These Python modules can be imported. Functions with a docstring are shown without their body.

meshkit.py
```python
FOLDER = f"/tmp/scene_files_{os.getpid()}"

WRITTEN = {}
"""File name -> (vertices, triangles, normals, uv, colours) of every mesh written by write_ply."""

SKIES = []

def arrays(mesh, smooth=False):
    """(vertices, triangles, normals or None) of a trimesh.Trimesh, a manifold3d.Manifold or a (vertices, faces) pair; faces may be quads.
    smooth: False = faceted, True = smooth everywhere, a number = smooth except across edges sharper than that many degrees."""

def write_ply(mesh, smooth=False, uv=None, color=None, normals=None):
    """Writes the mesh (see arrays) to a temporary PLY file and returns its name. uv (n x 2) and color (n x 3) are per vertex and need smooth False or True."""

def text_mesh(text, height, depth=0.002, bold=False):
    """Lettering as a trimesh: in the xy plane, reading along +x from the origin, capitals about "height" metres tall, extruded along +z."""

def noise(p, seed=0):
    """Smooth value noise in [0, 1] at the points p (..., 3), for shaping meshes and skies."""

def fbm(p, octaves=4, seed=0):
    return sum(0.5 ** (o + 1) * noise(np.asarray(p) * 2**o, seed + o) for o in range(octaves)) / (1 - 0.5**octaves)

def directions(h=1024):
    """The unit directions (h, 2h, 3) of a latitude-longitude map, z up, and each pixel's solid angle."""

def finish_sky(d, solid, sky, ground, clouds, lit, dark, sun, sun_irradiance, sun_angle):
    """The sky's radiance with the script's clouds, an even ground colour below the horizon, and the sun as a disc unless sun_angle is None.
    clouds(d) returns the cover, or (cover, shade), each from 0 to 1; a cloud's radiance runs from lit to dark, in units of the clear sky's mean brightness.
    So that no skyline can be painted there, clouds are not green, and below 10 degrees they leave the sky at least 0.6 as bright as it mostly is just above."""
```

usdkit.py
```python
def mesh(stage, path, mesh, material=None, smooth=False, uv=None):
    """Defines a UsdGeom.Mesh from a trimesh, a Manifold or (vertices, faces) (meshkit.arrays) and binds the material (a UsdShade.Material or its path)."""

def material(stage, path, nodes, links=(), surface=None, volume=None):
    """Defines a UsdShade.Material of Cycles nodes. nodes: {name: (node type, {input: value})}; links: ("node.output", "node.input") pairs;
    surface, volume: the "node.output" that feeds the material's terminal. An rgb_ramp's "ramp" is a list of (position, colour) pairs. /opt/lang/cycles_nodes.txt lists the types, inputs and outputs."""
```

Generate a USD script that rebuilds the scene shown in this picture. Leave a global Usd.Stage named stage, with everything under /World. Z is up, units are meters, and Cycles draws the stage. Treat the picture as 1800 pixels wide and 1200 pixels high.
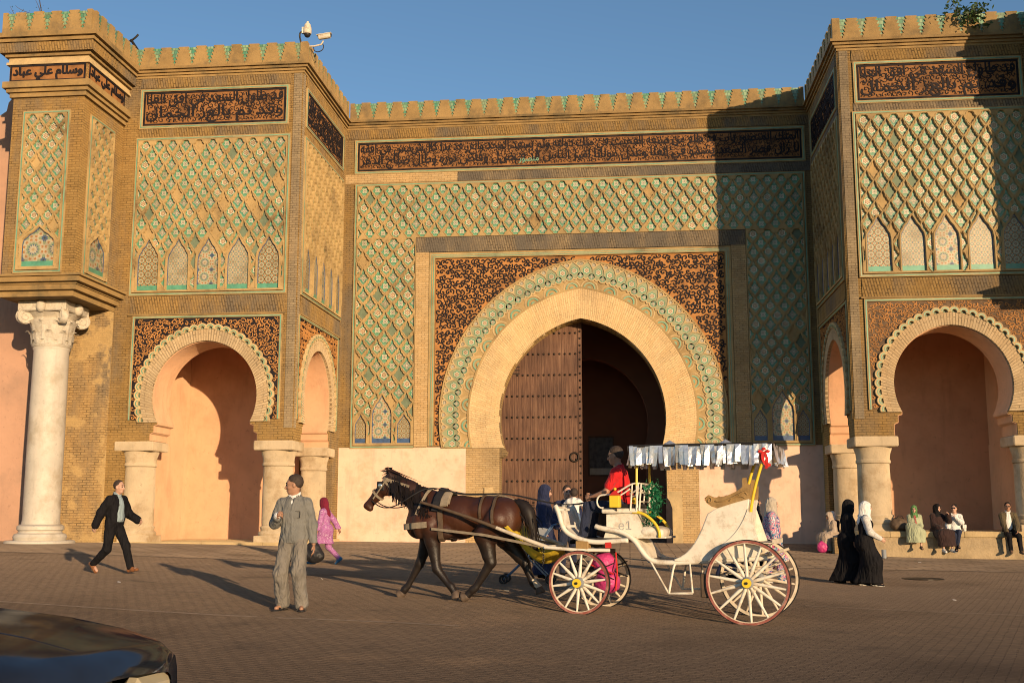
import math, random
import numpy as np, trimesh, shapely
from shapely import affinity
from shapely.geometry import Polygon, LineString, Point, box as rect, MultiPolygon
from shapely.ops import unary_union
from pxr import Usd, UsdGeom, UsdLux, UsdShade, Sdf, Gf
import usdkit, meshkit

PI = math.pi
stage = Usd.Stage.CreateInMemory()
UsdGeom.SetStageUpAxis(stage, UsdGeom.Tokens.z)
UsdGeom.SetStageMetersPerUnit(stage, 1.0)
WORLD = UsdGeom.Xform.Define(stage, '/World')
UsdGeom.Scope.Define(stage, '/World/Looks')

# ---------------------------------------------------------------- camera, sky, sun, exposure
SUN_AZ = math.radians(-31 + 180)          # bearing of the sun from +y towards +x
SUN_EL = math.radians(7.8)
SUN_DIR = np.array([math.sin(SUN_AZ) * math.cos(SUN_EL), math.cos(SUN_AZ) * math.cos(SUN_EL), math.sin(SUN_EL)])
EXPOSURE = 0.55
SUN_INTENSITY, SUN_COLOR = 1.0, (1.0, 0.725, 0.44)
SKY_STRENGTH = 0.112
CAM_Y, CAM_Z, YAW, PITCH = -40.6, 1.25, -0.102, 0.1525

cam = UsdGeom.Camera.Define(stage, '/World/camera')
fw = np.array([math.sin(YAW) * math.cos(PITCH), math.cos(YAW) * math.cos(PITCH), math.sin(PITCH)])
rt = np.array([math.cos(YAW), -math.sin(YAW), 0.0])
up = np.cross(rt, fw)
m4 = np.eye(4)
m4[0, :3], m4[1, :3], m4[2, :3], m4[3, :3] = rt, up, -fw, (0, CAM_Y, CAM_Z)
cam.AddTransformOp().Set(Gf.Matrix4d(m4.tolist()))
cam.CreateHorizontalApertureAttr(36.0)
cam.CreateVerticalApertureAttr(36.0 * 682 / 1024)
cam.CreateFocalLengthAttr(39.87)
cam.CreateClippingRangeAttr(Gf.Vec2f(0.1, 2000))
cam.CreateExposureAttr(EXPOSURE)

sky = UsdLux.DomeLight.Define(stage, '/World/sky')
sky.CreateIntensityAttr(1.0)
skymat = usdkit.material(stage, '/World/Looks/sky_air', {
    's': ('sky_texture', {'sky_type': 'single_scattering', 'sun_disc': False, 'sun_elevation': SUN_EL, 'sun_rotation': SUN_AZ,
                          'altitude': 500.0, 'air_density': 1.0, 'aerosol_density': 0.3, 'ozone_density': 2.6}),
    'b': ('background_shader', {'strength': SKY_STRENGTH})}, [('s.color', 'b.color')], surface='b.background')
UsdShade.MaterialBindingAPI.Apply(sky.GetPrim()).Bind(skymat)
sky.GetPrim().SetCustomDataByKey('kind', 'structure')
sun = UsdLux.DistantLight.Define(stage, '/World/sun')
sun.CreateNormalizeAttr(True)
sun.CreateIntensityAttr(SUN_INTENSITY)
sun.CreateColorAttr(Gf.Vec3f(*SUN_COLOR))
sun.CreateAngleAttr(0.5)
zx = np.cross([0, 0, 1], SUN_DIR); zx /= np.linalg.norm(zx)
ms = np.eye(4); ms[0, :3], ms[1, :3], ms[2, :3] = zx, np.cross(SUN_DIR, zx), SUN_DIR
sun.AddTransformOp().Set(Gf.Matrix4d(ms.tolist()))

# ---------------------------------------------------------------- scene helpers
counts = {}
def numbered(key):
    n = counts.get(key, 0); counts[key] = n + 1
    return key if n == 0 else f'{key}_{n:03d}'

def tag(prim, label=None, cat=None, group=None, kind=None):
    for k, v in (('label', label), ('category', cat), ('group', group), ('kind', kind)):
        if v: prim.SetCustomDataByKey(k, v)

def thing(name, label, cat, group=None, loc=(0, 0, 0), rotz=0.0, kind=None):
    path = numbered('/World/' + name)
    x = UsdGeom.Xform.Define(stage, path)
    x.AddTranslateOp().Set(Gf.Vec3d(*map(float, loc)))
    if rotz: x.AddRotateZOp().Set(float(rotz))
    tag(x.GetPrim(), label, cat, group, kind)
    return path

def part(parent, name, mesh, mat, smooth=False, uv=None, label=None, kind=None):
    path = numbered(parent + '/' + name)
    m = usdkit.mesh(stage, path, mesh, mat, smooth=smooth, uv=uv)
    tag(m.GetPrim(), label, None, None, kind)
    return path

def single(name, mesh, mat, label=None, cat=None, group=None, kind=None, smooth=False, uv=None):
    path = numbered('/World/' + name)
    m = usdkit.mesh(stage, path, mesh, mat, smooth=smooth, uv=uv)
    tag(m.GetPrim(), label, cat, group, kind)
    return path

cat_ = trimesh.util.concatenate
def TM(v, f): return trimesh.Trimesh(np.asarray(v, float), np.asarray(f, int), process=False)
def polys(g):
    if g.is_empty: return []
    return [p for p in getattr(g, 'geoms', [g]) if isinstance(p, Polygon) and p.area > 1e-6]
def extr(g, o0, o1):
    """shapely polygon (a, b) -> solid from o0 to o1 along the third axis"""
    out = []
    for p in polys(g):
        p = shapely.set_precision(p, 1e-5)
        for q in polys(p):
            m = trimesh.creation.extrude_polygon(q, o1 - o0, engine='earcut'); m.apply_translation((0, 0, o0)); out.append(m)
    return cat_(out)
def bx(x0, x1, y0, y1, z0, z1):
    m = trimesh.creation.box((abs(x1 - x0), abs(y1 - y0), abs(z1 - z0))); m.apply_translation(((x0 + x1) / 2, (y0 + y1) / 2, (z0 + z1) / 2)); return m
def cham(x0, x1, y0, y1, z0, z1, c):
    """box with chamfered edges"""
    P = [(x, y, z) for x in (x0, x1) for y in (y0, y1) for z in (z0, z1)]
    pts = []
    cx, cy, cz = (x0 + x1) / 2, (y0 + y1) / 2, (z0 + z1) / 2
    for p in P:
        s = [1 if a > b else -1 for a, b in zip(p, (cx, cy, cz))]
        for k in range(3):
            pts.append([p[i] - (s[i] * c if i != k else 0) for i in range(3)])
    return trimesh.convex.convex_hull(np.array(pts))
def tube(pts, r, n=8, closed=False, cap=True):
    pts = np.asarray(pts, float); m = len(pts)
    rr = np.broadcast_to(np.asarray(r, float), (m,))
    if closed: t = np.roll(pts, -1, 0) - np.roll(pts, 1, 0)
    else: t = np.gradient(pts, axis=0)
    t /= np.maximum(np.linalg.norm(t, axis=1, keepdims=True), 1e-9)
    ref = np.array([0, 0, 1.0]) if abs(t[0][2]) < .9 else np.array([1.0, 0, 0])
    a = np.cross(t[0], ref); a /= np.linalg.norm(a)
    V = []
    for i in range(m):
        a = a - t[i] * (a @ t[i]); a /= max(np.linalg.norm(a), 1e-9); b = np.cross(t[i], a)
        ang = np.arange(n) / n * 2 * PI
        V.append(pts[i] + rr[i] * (np.cos(ang)[:, None] * a + np.sin(ang)[:, None] * b))
    V = np.vstack(V); F = []
    for i in range(m if closed else m - 1):
        j = (i + 1) % m
        for k in range(n):
            l = (k + 1) % n
            F += [[i * n + k, i * n + l, j * n + l], [i * n + k, j * n + l, j * n + k]]
    if cap and not closed:
        c0 = len(V); V = np.vstack([V, pts[0], pts[-1]])
        for k in range(n):
            l = (k + 1) % n
            F += [[c0, l, k], [c0 + 1, (m - 1) * n + k, (m - 1) * n + l]]
    mm = TM(V, F)
    if mm.volume < 0: mm.invert()
    return mm
def ribbon(pts, w, th, upv=(0, 0, 1)):
    """flat bar swept along pts: width w along upv x tangent ... th along upv"""
    pts = np.asarray(pts, float); t = np.gradient(pts, axis=0); t /= np.linalg.norm(t, axis=1, keepdims=True)
    upv = np.asarray(upv, float)
    V = []
    for p, q in zip(pts, t):
        s = np.cross(q, upv); s /= max(np.linalg.norm(s), 1e-9); u = np.cross(s, q)
        V += [p + s * w / 2 + u * th / 2, p - s * w / 2 + u * th / 2, p - s * w / 2 - u * th / 2, p + s * w / 2 - u * th / 2]
    F = []
    for i in range(len(pts) - 1):
        for k in range(4):
            a, b = i * 4 + k, i * 4 + (k + 1) % 4
            F += [[a, b, b + 4], [a, b + 4, a + 4]]
    e = (len(pts) - 1) * 4
    F += [[0, 2, 1], [0, 3, 2], [e, e + 1, e + 2], [e, e + 2, e + 3]]
    m = TM(V, F)
    if m.volume < 0: m.invert()
    return m
def lathe(prof, n=32, loc=(0, 0, 0)):
    """prof: (r, z) from bottom to top"""
    m = trimesh.creation.revolve(np.array(prof, float), sections=n); m.apply_translation(loc)
    if m.volume < 0: m.invert()
    return m
def bez(p0, p1, p2, p3, n=12):
    t = np.linspace(0, 1, n)[:, None]; p0, p1, p2, p3 = map(np.asarray, (p0, p1, p2, p3))
    return (1 - t) ** 3 * p0 + 3 * (1 - t) ** 2 * t * p1 + 3 * (1 - t) * t * t * p2 + t ** 3 * p3
def spline(pts, n=24):
    from scipy.interpolate import CubicSpline
    pts = np.asarray(pts, float); s = np.r_[0, np.cumsum(np.linalg.norm(np.diff(pts, axis=0), axis=1))]
    return CubicSpline(s, pts)(np.linspace(0, s[-1], n))

class Face:
    """A wall face: u along it, z up, o outwards."""
    def __init__(self, O, U, N): self.O, self.U, self.N = map(lambda a: np.array(a, float), (O, U, N))
    def put(self, m):
        v = m.vertices; m = m.copy()
        m.vertices = self.O + np.outer(v[:, 0], self.U) + np.outer(v[:, 1], [0, 0, 1]) + np.outer(v[:, 2], self.N)
        if np.linalg.det(np.stack([self.U, [0, 0, 1], self.N])) < 0: m.invert()
        return m
    def slab(self, g, o0, o1): return self.put(extr(g, o0, o1))

# ---------------------------------------------------------------- materials
L = '/World/Looks/'
MAT = {}
def mul(c, k): return tuple(min(1, x * k) for x in c)
def add_vec(nodes, links, mode):
    """projects object space on the wall: 'wall' rows lie level, 'soldier' bricks stand, 'uv' reads st"""
    nodes['tc'] = ('texture_coordinate', {})
    if mode == 'uv': return 'tc.UV'
    nodes['sx'] = ('separate_xyz', {}); links.append(('tc.object', 'sx.vector'))
    nodes['xy'] = ('math', {'math_type': 'add'}); links += [('sx.x', 'xy.value1'), ('sx.y', 'xy.value2')]
    nodes['cv'] = ('combine_xyz', {})
    if mode == 'wall': links += [('xy.value', 'cv.x'), ('sx.z', 'cv.y')]
    elif mode == 'flat': links += [('sx.x', 'cv.x'), ('sx.y', 'cv.y')]
    else:
        nodes['sk'] = ('math', {'math_type': 'multiply_add', 'value2': 0.22}); links += [('sx.z', 'sk.value1'), ('xy.value', 'sk.value3')]
        links += [('sx.z', 'cv.x'), ('sk.value', 'cv.y')]
    return 'cv.vector'
def brick_mat(name, c1, c2, mortar, mode='wall', bw=.24, rh=.078, ms=.011, stain=.5, stain_at=(.47, .66), stain_col=(.35, .3, .24), bumpd=.014, rough=.9, coarse=.45, patch=None):
    n, l = {}, []
    vec = add_vec(n, l, mode)
    joint = tuple(.32 * a + .68 * b for a, b in zip(mortar, c2))
    n['br'] = ('brick_texture', {'scale': 1.0, 'brick_width': bw, 'row_height': rh, 'mortar_size': ms, 'mortar_smooth': .25, 'color1': c1, 'color2': c2, 'mortar': joint, 'bias': -.1})
    n['wob'] = ('noise_texture', {'scale': 1.7, 'detail': 3.0}); l.append(('tc.object', 'wob.vector'))
    n['wm'] = ('mix_vector', {'fac': .018, 'use_clamp': False}); l += [(vec, 'wm.a'), ('wob.color', 'wm.b'), ('wm.result', 'br.vector')]
    n['n1'] = ('noise_texture', {'scale': coarse, 'detail': 9.0, 'roughness': .62}); l.append(('tc.object', 'n1.vector'))
    n['r1'] = ('rgb_ramp', {'ramp': [(.25, (.62, .6, .56)), (.5, (1, 1, 1)), (.75, (1.0, .93, .82))]}); l.append(('n1.fac', 'r1.fac'))
    n['m1'] = ('mix', {'mix_type': 'multiply', 'fac': .85}); l += [('br.color', 'm1.color1'), ('r1.color', 'm1.color2')]
    n['mp'] = ('mapping', {'scale': (1.0, 1.0, .35)}); l.append(('tc.object', 'mp.vector'))
    n['n2'] = ('noise_texture', {'scale': .55, 'detail': 10.0, 'roughness': .7}); l += [('mp.vector', 'n2.vector')]
    n['r2'] = ('map_range', {'from_min': stain_at[0], 'from_max': stain_at[1], 'to_min': 0.0, 'to_max': stain, 'clamp': True}); l.append(('n2.fac', 'r2.value'))
    n['m2'] = ('mix', {'mix_type': 'mix', 'color2': mul(stain_col, .42)}); l += [('m1.color', 'm2.color1'), ('r2.result', 'm2.fac')]
    n['n4'] = ('noise_texture', {'scale': 2.3, 'detail': 5.0, 'roughness': .6}); l.append(('tc.object', 'n4.vector'))
    n['r4'] = ('map_range', {'from_min': .42, 'from_max': .6, 'to_min': .0, 'to_max': .6, 'clamp': True}); l.append(('n4.fac', 'r4.value'))
    n['j'] = ('math', {'math_type': 'multiply'}); l += [('br.fac', 'j.value1'), ('r4.result', 'j.value2')]
    n['m4'] = ('mix', {'mix_type': 'mix', 'color2': mul(mortar, .3)}); l += [('m2.color', 'm4.color1'), ('j.value', 'm4.fac')]
    n['n3'] = ('noise_texture', {'scale': 26.0, 'detail': 4.0, 'roughness': .7}); l.append(('tc.object', 'n3.vector'))
    n['r3'] = ('rgb_ramp', {'ramp': [(.3, (.72, .72, .72)), (.62, (1.12, 1.1, 1.06))]}); l.append(('n3.fac', 'r3.fac'))
    n['m3'] = ('mix', {'mix_type': 'multiply', 'fac': .7}); l += [('m4.color', 'm3.color1'), ('r3.color', 'm3.color2')]
    if patch:
        n['n6'] = ('noise_texture', {'scale': .9, 'detail': 7.0, 'roughness': .6}); l.append(('tc.object', 'n6.vector'))
        n['r6'] = ('map_range', {'from_min': .44, 'from_max': .50, 'to_min': 1.0, 'to_max': 0.0, 'clamp': True}); l.append(('n6.fac', 'r6.value'))
        n['r7'] = ('rgb_ramp', {'ramp': [(.3, mul(patch, .7)), (.5, patch), (.7, mul(patch, 1.15))]}); l.append(('n1.fac', 'r7.fac'))
        n['m6'] = ('mix', {}); l[:] = [x for x in l if x[1] != 'm3.color1']; l += [('m4.color', 'm6.color1'), ('r7.color', 'm6.color2'), ('r6.result', 'm6.fac'), ('m6.color', 'm3.color1')]
    n['h'] = ('math', {'math_type': 'multiply_add', 'value2': -.8}); l += [('br.fac', 'h.value1'), ('n3.fac', 'h.value3')]
    n['bp'] = ('bump', {'strength': .8, 'distance': bumpd}); l.append(('h.value', 'bp.height'))
    n['p'] = ('principled_bsdf', {'roughness': rough, 'specular_ior_level': .25, 'diffuse_roughness': .8}); l += [('m3.color', 'p.base_color'), ('bp.normal', 'p.normal')]
    MAT[name] = usdkit.material(stage, L + name, n, l, surface='p.BSDF')
def plain(name, col, rough=.8, var=.25, scale=3.0, bump=.0, bscale=40.0, spec=.3, metallic=0.0, dirt=None, dirt_amt=.0, dscale=1.2, coat=0.0, sheen=0.0, streak=False):
    n, l = {'tc': ('texture_coordinate', {})}, []
    n['n1'] = ('noise_texture', {'scale': scale, 'detail': 8.0, 'roughness': .62}); l.append(('tc.object', 'n1.vector'))
    n['r1'] = ('rgb_ramp', {'ramp': [(.28, mul(col, 1 - var)), (.5, col), (.72, mul(col, 1 + var * .6))]}); l.append(('n1.fac', 'r1.fac'))
    src = 'r1.color'
    if dirt:
        n['n2'] = ('noise_texture', {'scale': dscale, 'detail': 10.0, 'roughness': .72}); l.append(('tc.object', 'n2.vector'))
        n['r2'] = ('map_range', {'from_min': .5, 'from_max': .66, 'to_min': 0.0, 'to_max': dirt_amt, 'clamp': True}); l.append(('n2.fac', 'r2.value'))
        n['m2'] = ('mix', {'color2': dirt}); l += [(src, 'm2.color1'), ('r2.result', 'm2.fac')]; src = 'm2.color'
    if streak:
        n['sm'] = ('mapping', {'scale': (1.6, 1.6, .22)}); l.append(('tc.object', 'sm.vector'))
        n['s2'] = ('noise_texture', {'scale': 1.4, 'detail': 9.0, 'roughness': .72}); l.append(('sm.vector', 's2.vector'))
        n['sr'] = ('map_range', {'from_min': .54, 'from_max': .72, 'to_min': 0.0, 'to_max': .6, 'clamp': True}); l.append(('s2.fac', 'sr.value'))
        n['s3'] = ('noise_texture', {'scale': 6.0, 'detail': 6.0, 'roughness': .8}); l.append(('tc.object', 's3.vector'))
        n['sq'] = ('map_range', {'from_min': .60, 'from_max': .64, 'to_min': 0.0, 'to_max': .55, 'clamp': True}); l.append(('s3.fac', 'sq.value'))
        n['sx2'] = ('math', {'math_type': 'maximum'}); l += [('sr.result', 'sx2.value1'), ('sq.result', 'sx2.value2')]
        n['s4'] = ('mix', {'color2': mul(col, .62)}); l += [(src, 's4.color1'), ('sx2.value', 's4.fac')]; src = 's4.color'
    n['p'] = ('principled_bsdf', {'roughness': rough, 'specular_ior_level': spec, 'metallic': metallic, 'coat_weight': coat, 'sheen_weight': sheen, 'diffuse_roughness': .6 if rough >= .8 else 0.0})
    l.append((src, 'p.base_color'))
    if bump:
        n['n3'] = ('noise_texture', {'scale': bscale, 'detail': 5.0, 'roughness': .65}); l.append(('tc.object', 'n3.vector'))
        n['bp'] = ('bump', {'strength': .7, 'distance': bump}); l += [('n3.fac', 'bp.height'), ('bp.normal', 'p.normal')]
    MAT[name] = usdkit.material(stage, L + name, n, l, surface='p.BSDF')

OCH1, OCH2, OCHM = (.36, .228, .082), (.305, .187, .064), (.16, .10, .04)
brick_mat('ochre_brick', OCH1, OCH2, OCHM, stain=.75)
brick_mat('pale_brick', (.58, .42, .22), (.51, .35, .165), (.30, .20, .11), stain=.2, ms=.008)
brick_mat('grey_brick', (.37, .285, .175), (.31, .235, .14), (.20, .145, .09), stain=.6, stain_at=(.42, .6))
brick_mat('standing_brick', OCH1, OCH2, OCHM, mode='soldier', rh=.085, ms=.016, stain=.8, stain_at=(.45, .62))
brick_mat('stained_standing_brick', (.36, .27, .155), (.26, .19, .11), (.13, .09, .055), mode='soldier', rh=.085, ms=.015, stain=.95, stain_at=(.38, .55))
brick_mat('arch_brick', (.74, .56, .32), (.68, .49, .26), (.54, .37, .19), mode='uv', bw=.34, rh=.075, ms=.007, stain=.15)
brick_mat('tower_arch_brick', (.58, .45, .28), (.50, .37, .215), (.31, .215, .12), mode='uv', bw=.5, rh=.085, ms=.012, stain=.3)
brick_mat('eroded_brick', (.44, .295, .13), (.37, .24, .10), (.27, .18, .09), stain=.65, stain_at=(.46, .6), coarse=.9, ms=.016, patch=(.50, .345, .155))
plain('rough_render', (.44, .33, .19), var=.25, scale=2.2, bump=.05, bscale=14, dirt=(.22, .16, .09), dirt_amt=.6)
plain('ochre_render', (.345, .225, .09), var=.35, scale=1.1, bump=.02, dirt=(.13, .10, .06), dirt_amt=.65)
plain('ledge_render', (.31, .20, .08), var=.35, scale=1.4, bump=.02, dirt=(.10, .085, .05), dirt_amt=.8, dscale=.9)
plain('pink_plaster', (.77, .55, .41), var=.13, scale=1.1, bump=.02, bscale=7.0, dirt=(.55, .33, .19), dirt_amt=.55, dscale=.9, streak=True)
plain('niche_plaster', (.66, .395, .23), var=.12, scale=1.0, bump=.02, bscale=7.0, dirt=(.48, .25, .13), dirt_amt=.4, dscale=.6, streak=True)
plain('far_plaster', (.50, .30, .20), var=.16, scale=.6, bump=.015, bscale=6.0, dirt=(.36, .23, .16), dirt_amt=.6, dscale=.5, streak=True)
plain('cream_stone', (.54, .40, .205), var=.26, scale=2.2, bump=.015, dirt=(.30, .215, .12), dirt_amt=.5, streak=True)
plain('lattice_plaster', (.45, .315, .14), var=.34, scale=1.6, bump=.012, dirt=(.15, .10, .05), dirt_amt=.85, dscale=.8)
plain('marble', (.56, .50, .41), var=.14, scale=1.2, rough=.55, bump=.01, bscale=10, dirt=(.33, .255, .16), dirt_amt=.6, dscale=.9, streak=True)
plain('carved_marble', (.60, .53, .42), var=.28, scale=5.0, rough=.7, bump=.05, bscale=18, dirt=(.30, .23, .15), dirt_amt=.6, dscale=2.5)
plain('column_stone', (.53, .42, .275), var=.2, scale=1.4, bump=.02, bscale=16, dirt=(.30, .195, .095), dirt_amt=.75, dscale=1.1, streak=True)
plain('green_glaze', (.10, .30, .19), rough=.35, var=.35, scale=4.0, spec=.5)
plain('pale_green_line', (.17, .33, .22), rough=.5, var=.35, scale=2.5, dirt=(.40, .33, .2), dirt_amt=.7, dscale=1.5)
plain('dull_green_tile', (.15, .19, .12), rough=.7, var=.3)  # own dull green of the tiles behind the lobes and odd lattice tiles
plain('orange_clay', (.46, .215, .065), rough=.8, var=.35, scale=2.0, bump=.01, dirt=(.13, .06, .028), dirt_amt=.8, dscale=.9)
plain('worn_clay', (.17, .105, .058), rough=.85, var=.5, scale=5.0, dirt=(.07, .05, .035), dirt_amt=.8, dscale=3.0)
plain('inscription_clay', (.30, .135, .045), rough=.8, var=.45, scale=2.4, bump=.01, dirt=(.09, .045, .022), dirt_amt=.85, dscale=.9)
plain('black_glaze', (.020, .016, .018), rough=.75, var=.4, scale=5.0, spec=.15)
plain('blue_glaze', (.055, .10, .20), rough=.4, var=.4, scale=6.0, spec=.4)
plain('iron', (.035, .028, .022), rough=.5, var=.3, metallic=.6)
plain('interior_plaster', (.30, .13, .075), var=.2, scale=.8)
def polar_nodes(n, l, vec, petals, amp):
    n['ps'] = ('separate_xyz', {}); l.append((vec, 'ps.vector'))
    n['an'] = ('math', {'math_type': 'arctan2'}); l += [('ps.y', 'an.value1'), ('ps.x', 'an.value2')]
    n['x2'] = ('math', {'math_type': 'multiply'}); l += [('ps.x', 'x2.value1'), ('ps.x', 'x2.value2')]
    n['y2'] = ('math', {'math_type': 'multiply_add'}); l += [('ps.y', 'y2.value1'), ('ps.y', 'y2.value2'), ('x2.value', 'y2.value3')]
    n['rr'] = ('math', {'math_type': 'sqrt'}); l.append(('y2.value', 'rr.value1'))
    n['ka'] = ('math', {'math_type': 'multiply', 'value2': float(petals)}); l.append(('an.value', 'ka.value1'))
    n['co'] = ('math', {'math_type': 'cosine'}); l.append(('ka.value', 'co.value1'))
    n['rv'] = ('math', {'math_type': 'multiply_add', 'value2': amp}); l += [('co.value', 'rv.value1'), ('rr.value', 'rv.value3')]
def finish_tile(name, n, l, src, rough=.4):
    n['dn'] = ('noise_texture', {'scale': 2.2, 'detail': 8.0, 'roughness': .65}); l.append(('tc.object', 'dn.vector'))
    n['dr'] = ('map_range', {'from_min': .44, 'from_max': .64, 'to_min': .03, 'to_max': .5, 'clamp': True}); l.append(('dn.fac', 'dr.value'))
    n['dm'] = ('mix', {'color2': (.17, .125, .06)}); l += [(src, 'dm.color1'), ('dr.result', 'dm.fac')]
    n['p'] = ('principled_bsdf', {'roughness': rough, 'specular_ior_level': .4}); l.append(('dm.color', 'p.base_color'))
    MAT[name] = usdkit.material(stage, L + name, n, l, surface='p.BSDF')
GRN, WHT, BLK, ORG, BLU = (.095, .27, .155), (.66, .59, .42), (.03, .03, .03), (.36, .165, .05), (.06, .10, .17)
def star_tile(name, ramp, petals=4, amp=.05):
    n, l = {'tc': ('texture_coordinate', {})}, []
    polar_nodes(n, l, 'tc.UV', petals, amp)
    n['rm'] = ('rgb_ramp', {'ramp': ramp, 'interpolate': False}); l.append(('rv.value', 'rm.fac'))
    finish_tile(name, n, l, 'rm.color')
star_tile('star_tile', [(0, BLK), (.035, WHT), (.085, BLK), (.115, WHT), (.165, GRN), (.30, (.13, .34, .21)), (.40, (.30, .30, .18))], 4, .045)
star_tile('flower_tile', [(0, ORG), (.05, WHT), (.09, ORG), (.13, BLK), (.155, WHT), (.22, GRN), (.31, (.30, .31, .17))], 6, .03)
star_tile('check_tile', [(0, WHT), (.04, BLK), (.09, WHT), (.13, BLK), (.17, WHT), (.20, (.08, .24, .15)), (.33, (.16, .36, .24))], 4, -.055)
def mosaic(name, k, sectors, ramp):
    n, l = {'tc': ('texture_coordinate', {})}, []
    n['mp'] = ('mapping', {'scale': (k, k, 1.0)}); l.append(('tc.UV', 'mp.vector'))
    n['s0'] = ('separate_xyz', {}); l.append(('mp.vector', 's0.vector'))
    for a in 'xy':
        n['f' + a] = ('math', {'math_type': 'fraction'}); l.append(('s0.' + a, 'f' + a + '.value1'))
        n['g' + a] = ('math', {'math_type': 'subtract', 'value2': .5}); l.append(('f' + a + '.value', 'g' + a + '.value1'))
    n['cc'] = ('combine_xyz', {}); l += [('gx.value', 'cc.x'), ('gy.value', 'cc.y')]
    polar_nodes(n, l, 'cc.vector', sectors / 2, .035)
    n['ri'] = ('math', {'math_type': 'multiply', 'value2': 11.0}); l.append(('rv.value', 'ri.value1'))
    n['rf'] = ('math', {'math_type': 'floor'}); l.append(('ri.value', 'rf.value1'))
    n['sg'] = ('math', {'math_type': 'greater_than', 'value2': 0.0}); l.append(('co.value', 'sg.value1'))
    n['h1'] = ('math', {'math_type': 'multiply', 'value2': .37}); l.append(('rf.value', 'h1.value1'))
    n['h2'] = ('math', {'math_type': 'multiply_add', 'value2': .53}); l += [('sg.value', 'h2.value1'), ('h1.value', 'h2.value3')]
    n['h3'] = ('math', {'math_type': 'fraction'}); l.append(('h2.value', 'h3.value1'))
    n['rm'] = ('rgb_ramp', {'ramp': ramp, 'interpolate': False}); l.append(('h3.value', 'rm.fac'))
    finish_tile(name, n, l, 'rm.color')
PGR = (.22, .28, .16); WHM = (.45, .385, .26)
RMP = [(0, WHM), (.18, BLU), (.27, WHM), (.40, ORG), (.56, BLK), (.62, PGR), (.76, WHM), (.9, ORG)]
RMP2 = [(0, PGR), (.2, WHM), (.36, BLK), (.43, ORG), (.6, WHM), (.76, BLU), (.82, ORG), (.92, PGR)]
mosaic('rosette_mosaic', 1.5, 24, RMP)
mosaic('star_mosaic', 3.0, 16, RMP2)
mosaic('small_star_mosaic', 4.0, 12, RMP)
MOS = ['star_mosaic', 'small_star_mosaic', 'rosette_mosaic']
def green_tiles():
    n, l = {}, []
    vec = add_vec(n, l, 'wall')
    n['br'] = ('brick_texture', {'scale': 1.0, 'brick_width': .10, 'row_height': .13, 'mortar_size': .006, 'color1': (.06, .25, .15), 'color2': (.30, .42, .24), 'mortar': (.05, .09, .06), 'bias': 0.0})
    l.append((vec, 'br.vector'))
    finish_tile('roof_tile_green', n, l, 'br.color', .3)
green_tiles()

# ---------------------------------------------------------------- ground
GP = np.array([(-4.44, -25.7, .0), (-9.7, -20.1, .2), (-7.3, -14, .12), (4.4, -17.6, -.08), (2.58, -17.9, -.02), (1.45, -25.8, -.10), (-.67, -25.4, -.03),
               (-2.3, -24.9, .07), (-3.2, -24.8, .08), (6.7, -9.3, .10), (8.5, -6.3, .03), (12, -6.3, .0), (-2, 0, .31), (-8, 0, .32), (6, 0, .30), (-12, -6.2, .36), (-17, -8.6, .42), (-24, -6, .45),
               (-3, -33, 0), (3, -33, -.08), (-10, -33, .08), (0, -45, -.02), (14, -20, -.16), (20, -9, -.1), (-20, -20, .35), (-1.9, -20.5, .1), (0, 8, .35), (-40, -20, .4), (40, -20, -.2), (0, -80, 0), (30, 10, .1), (-30, 10, .5)])
from scipy.interpolate import RBFInterpolator
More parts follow.
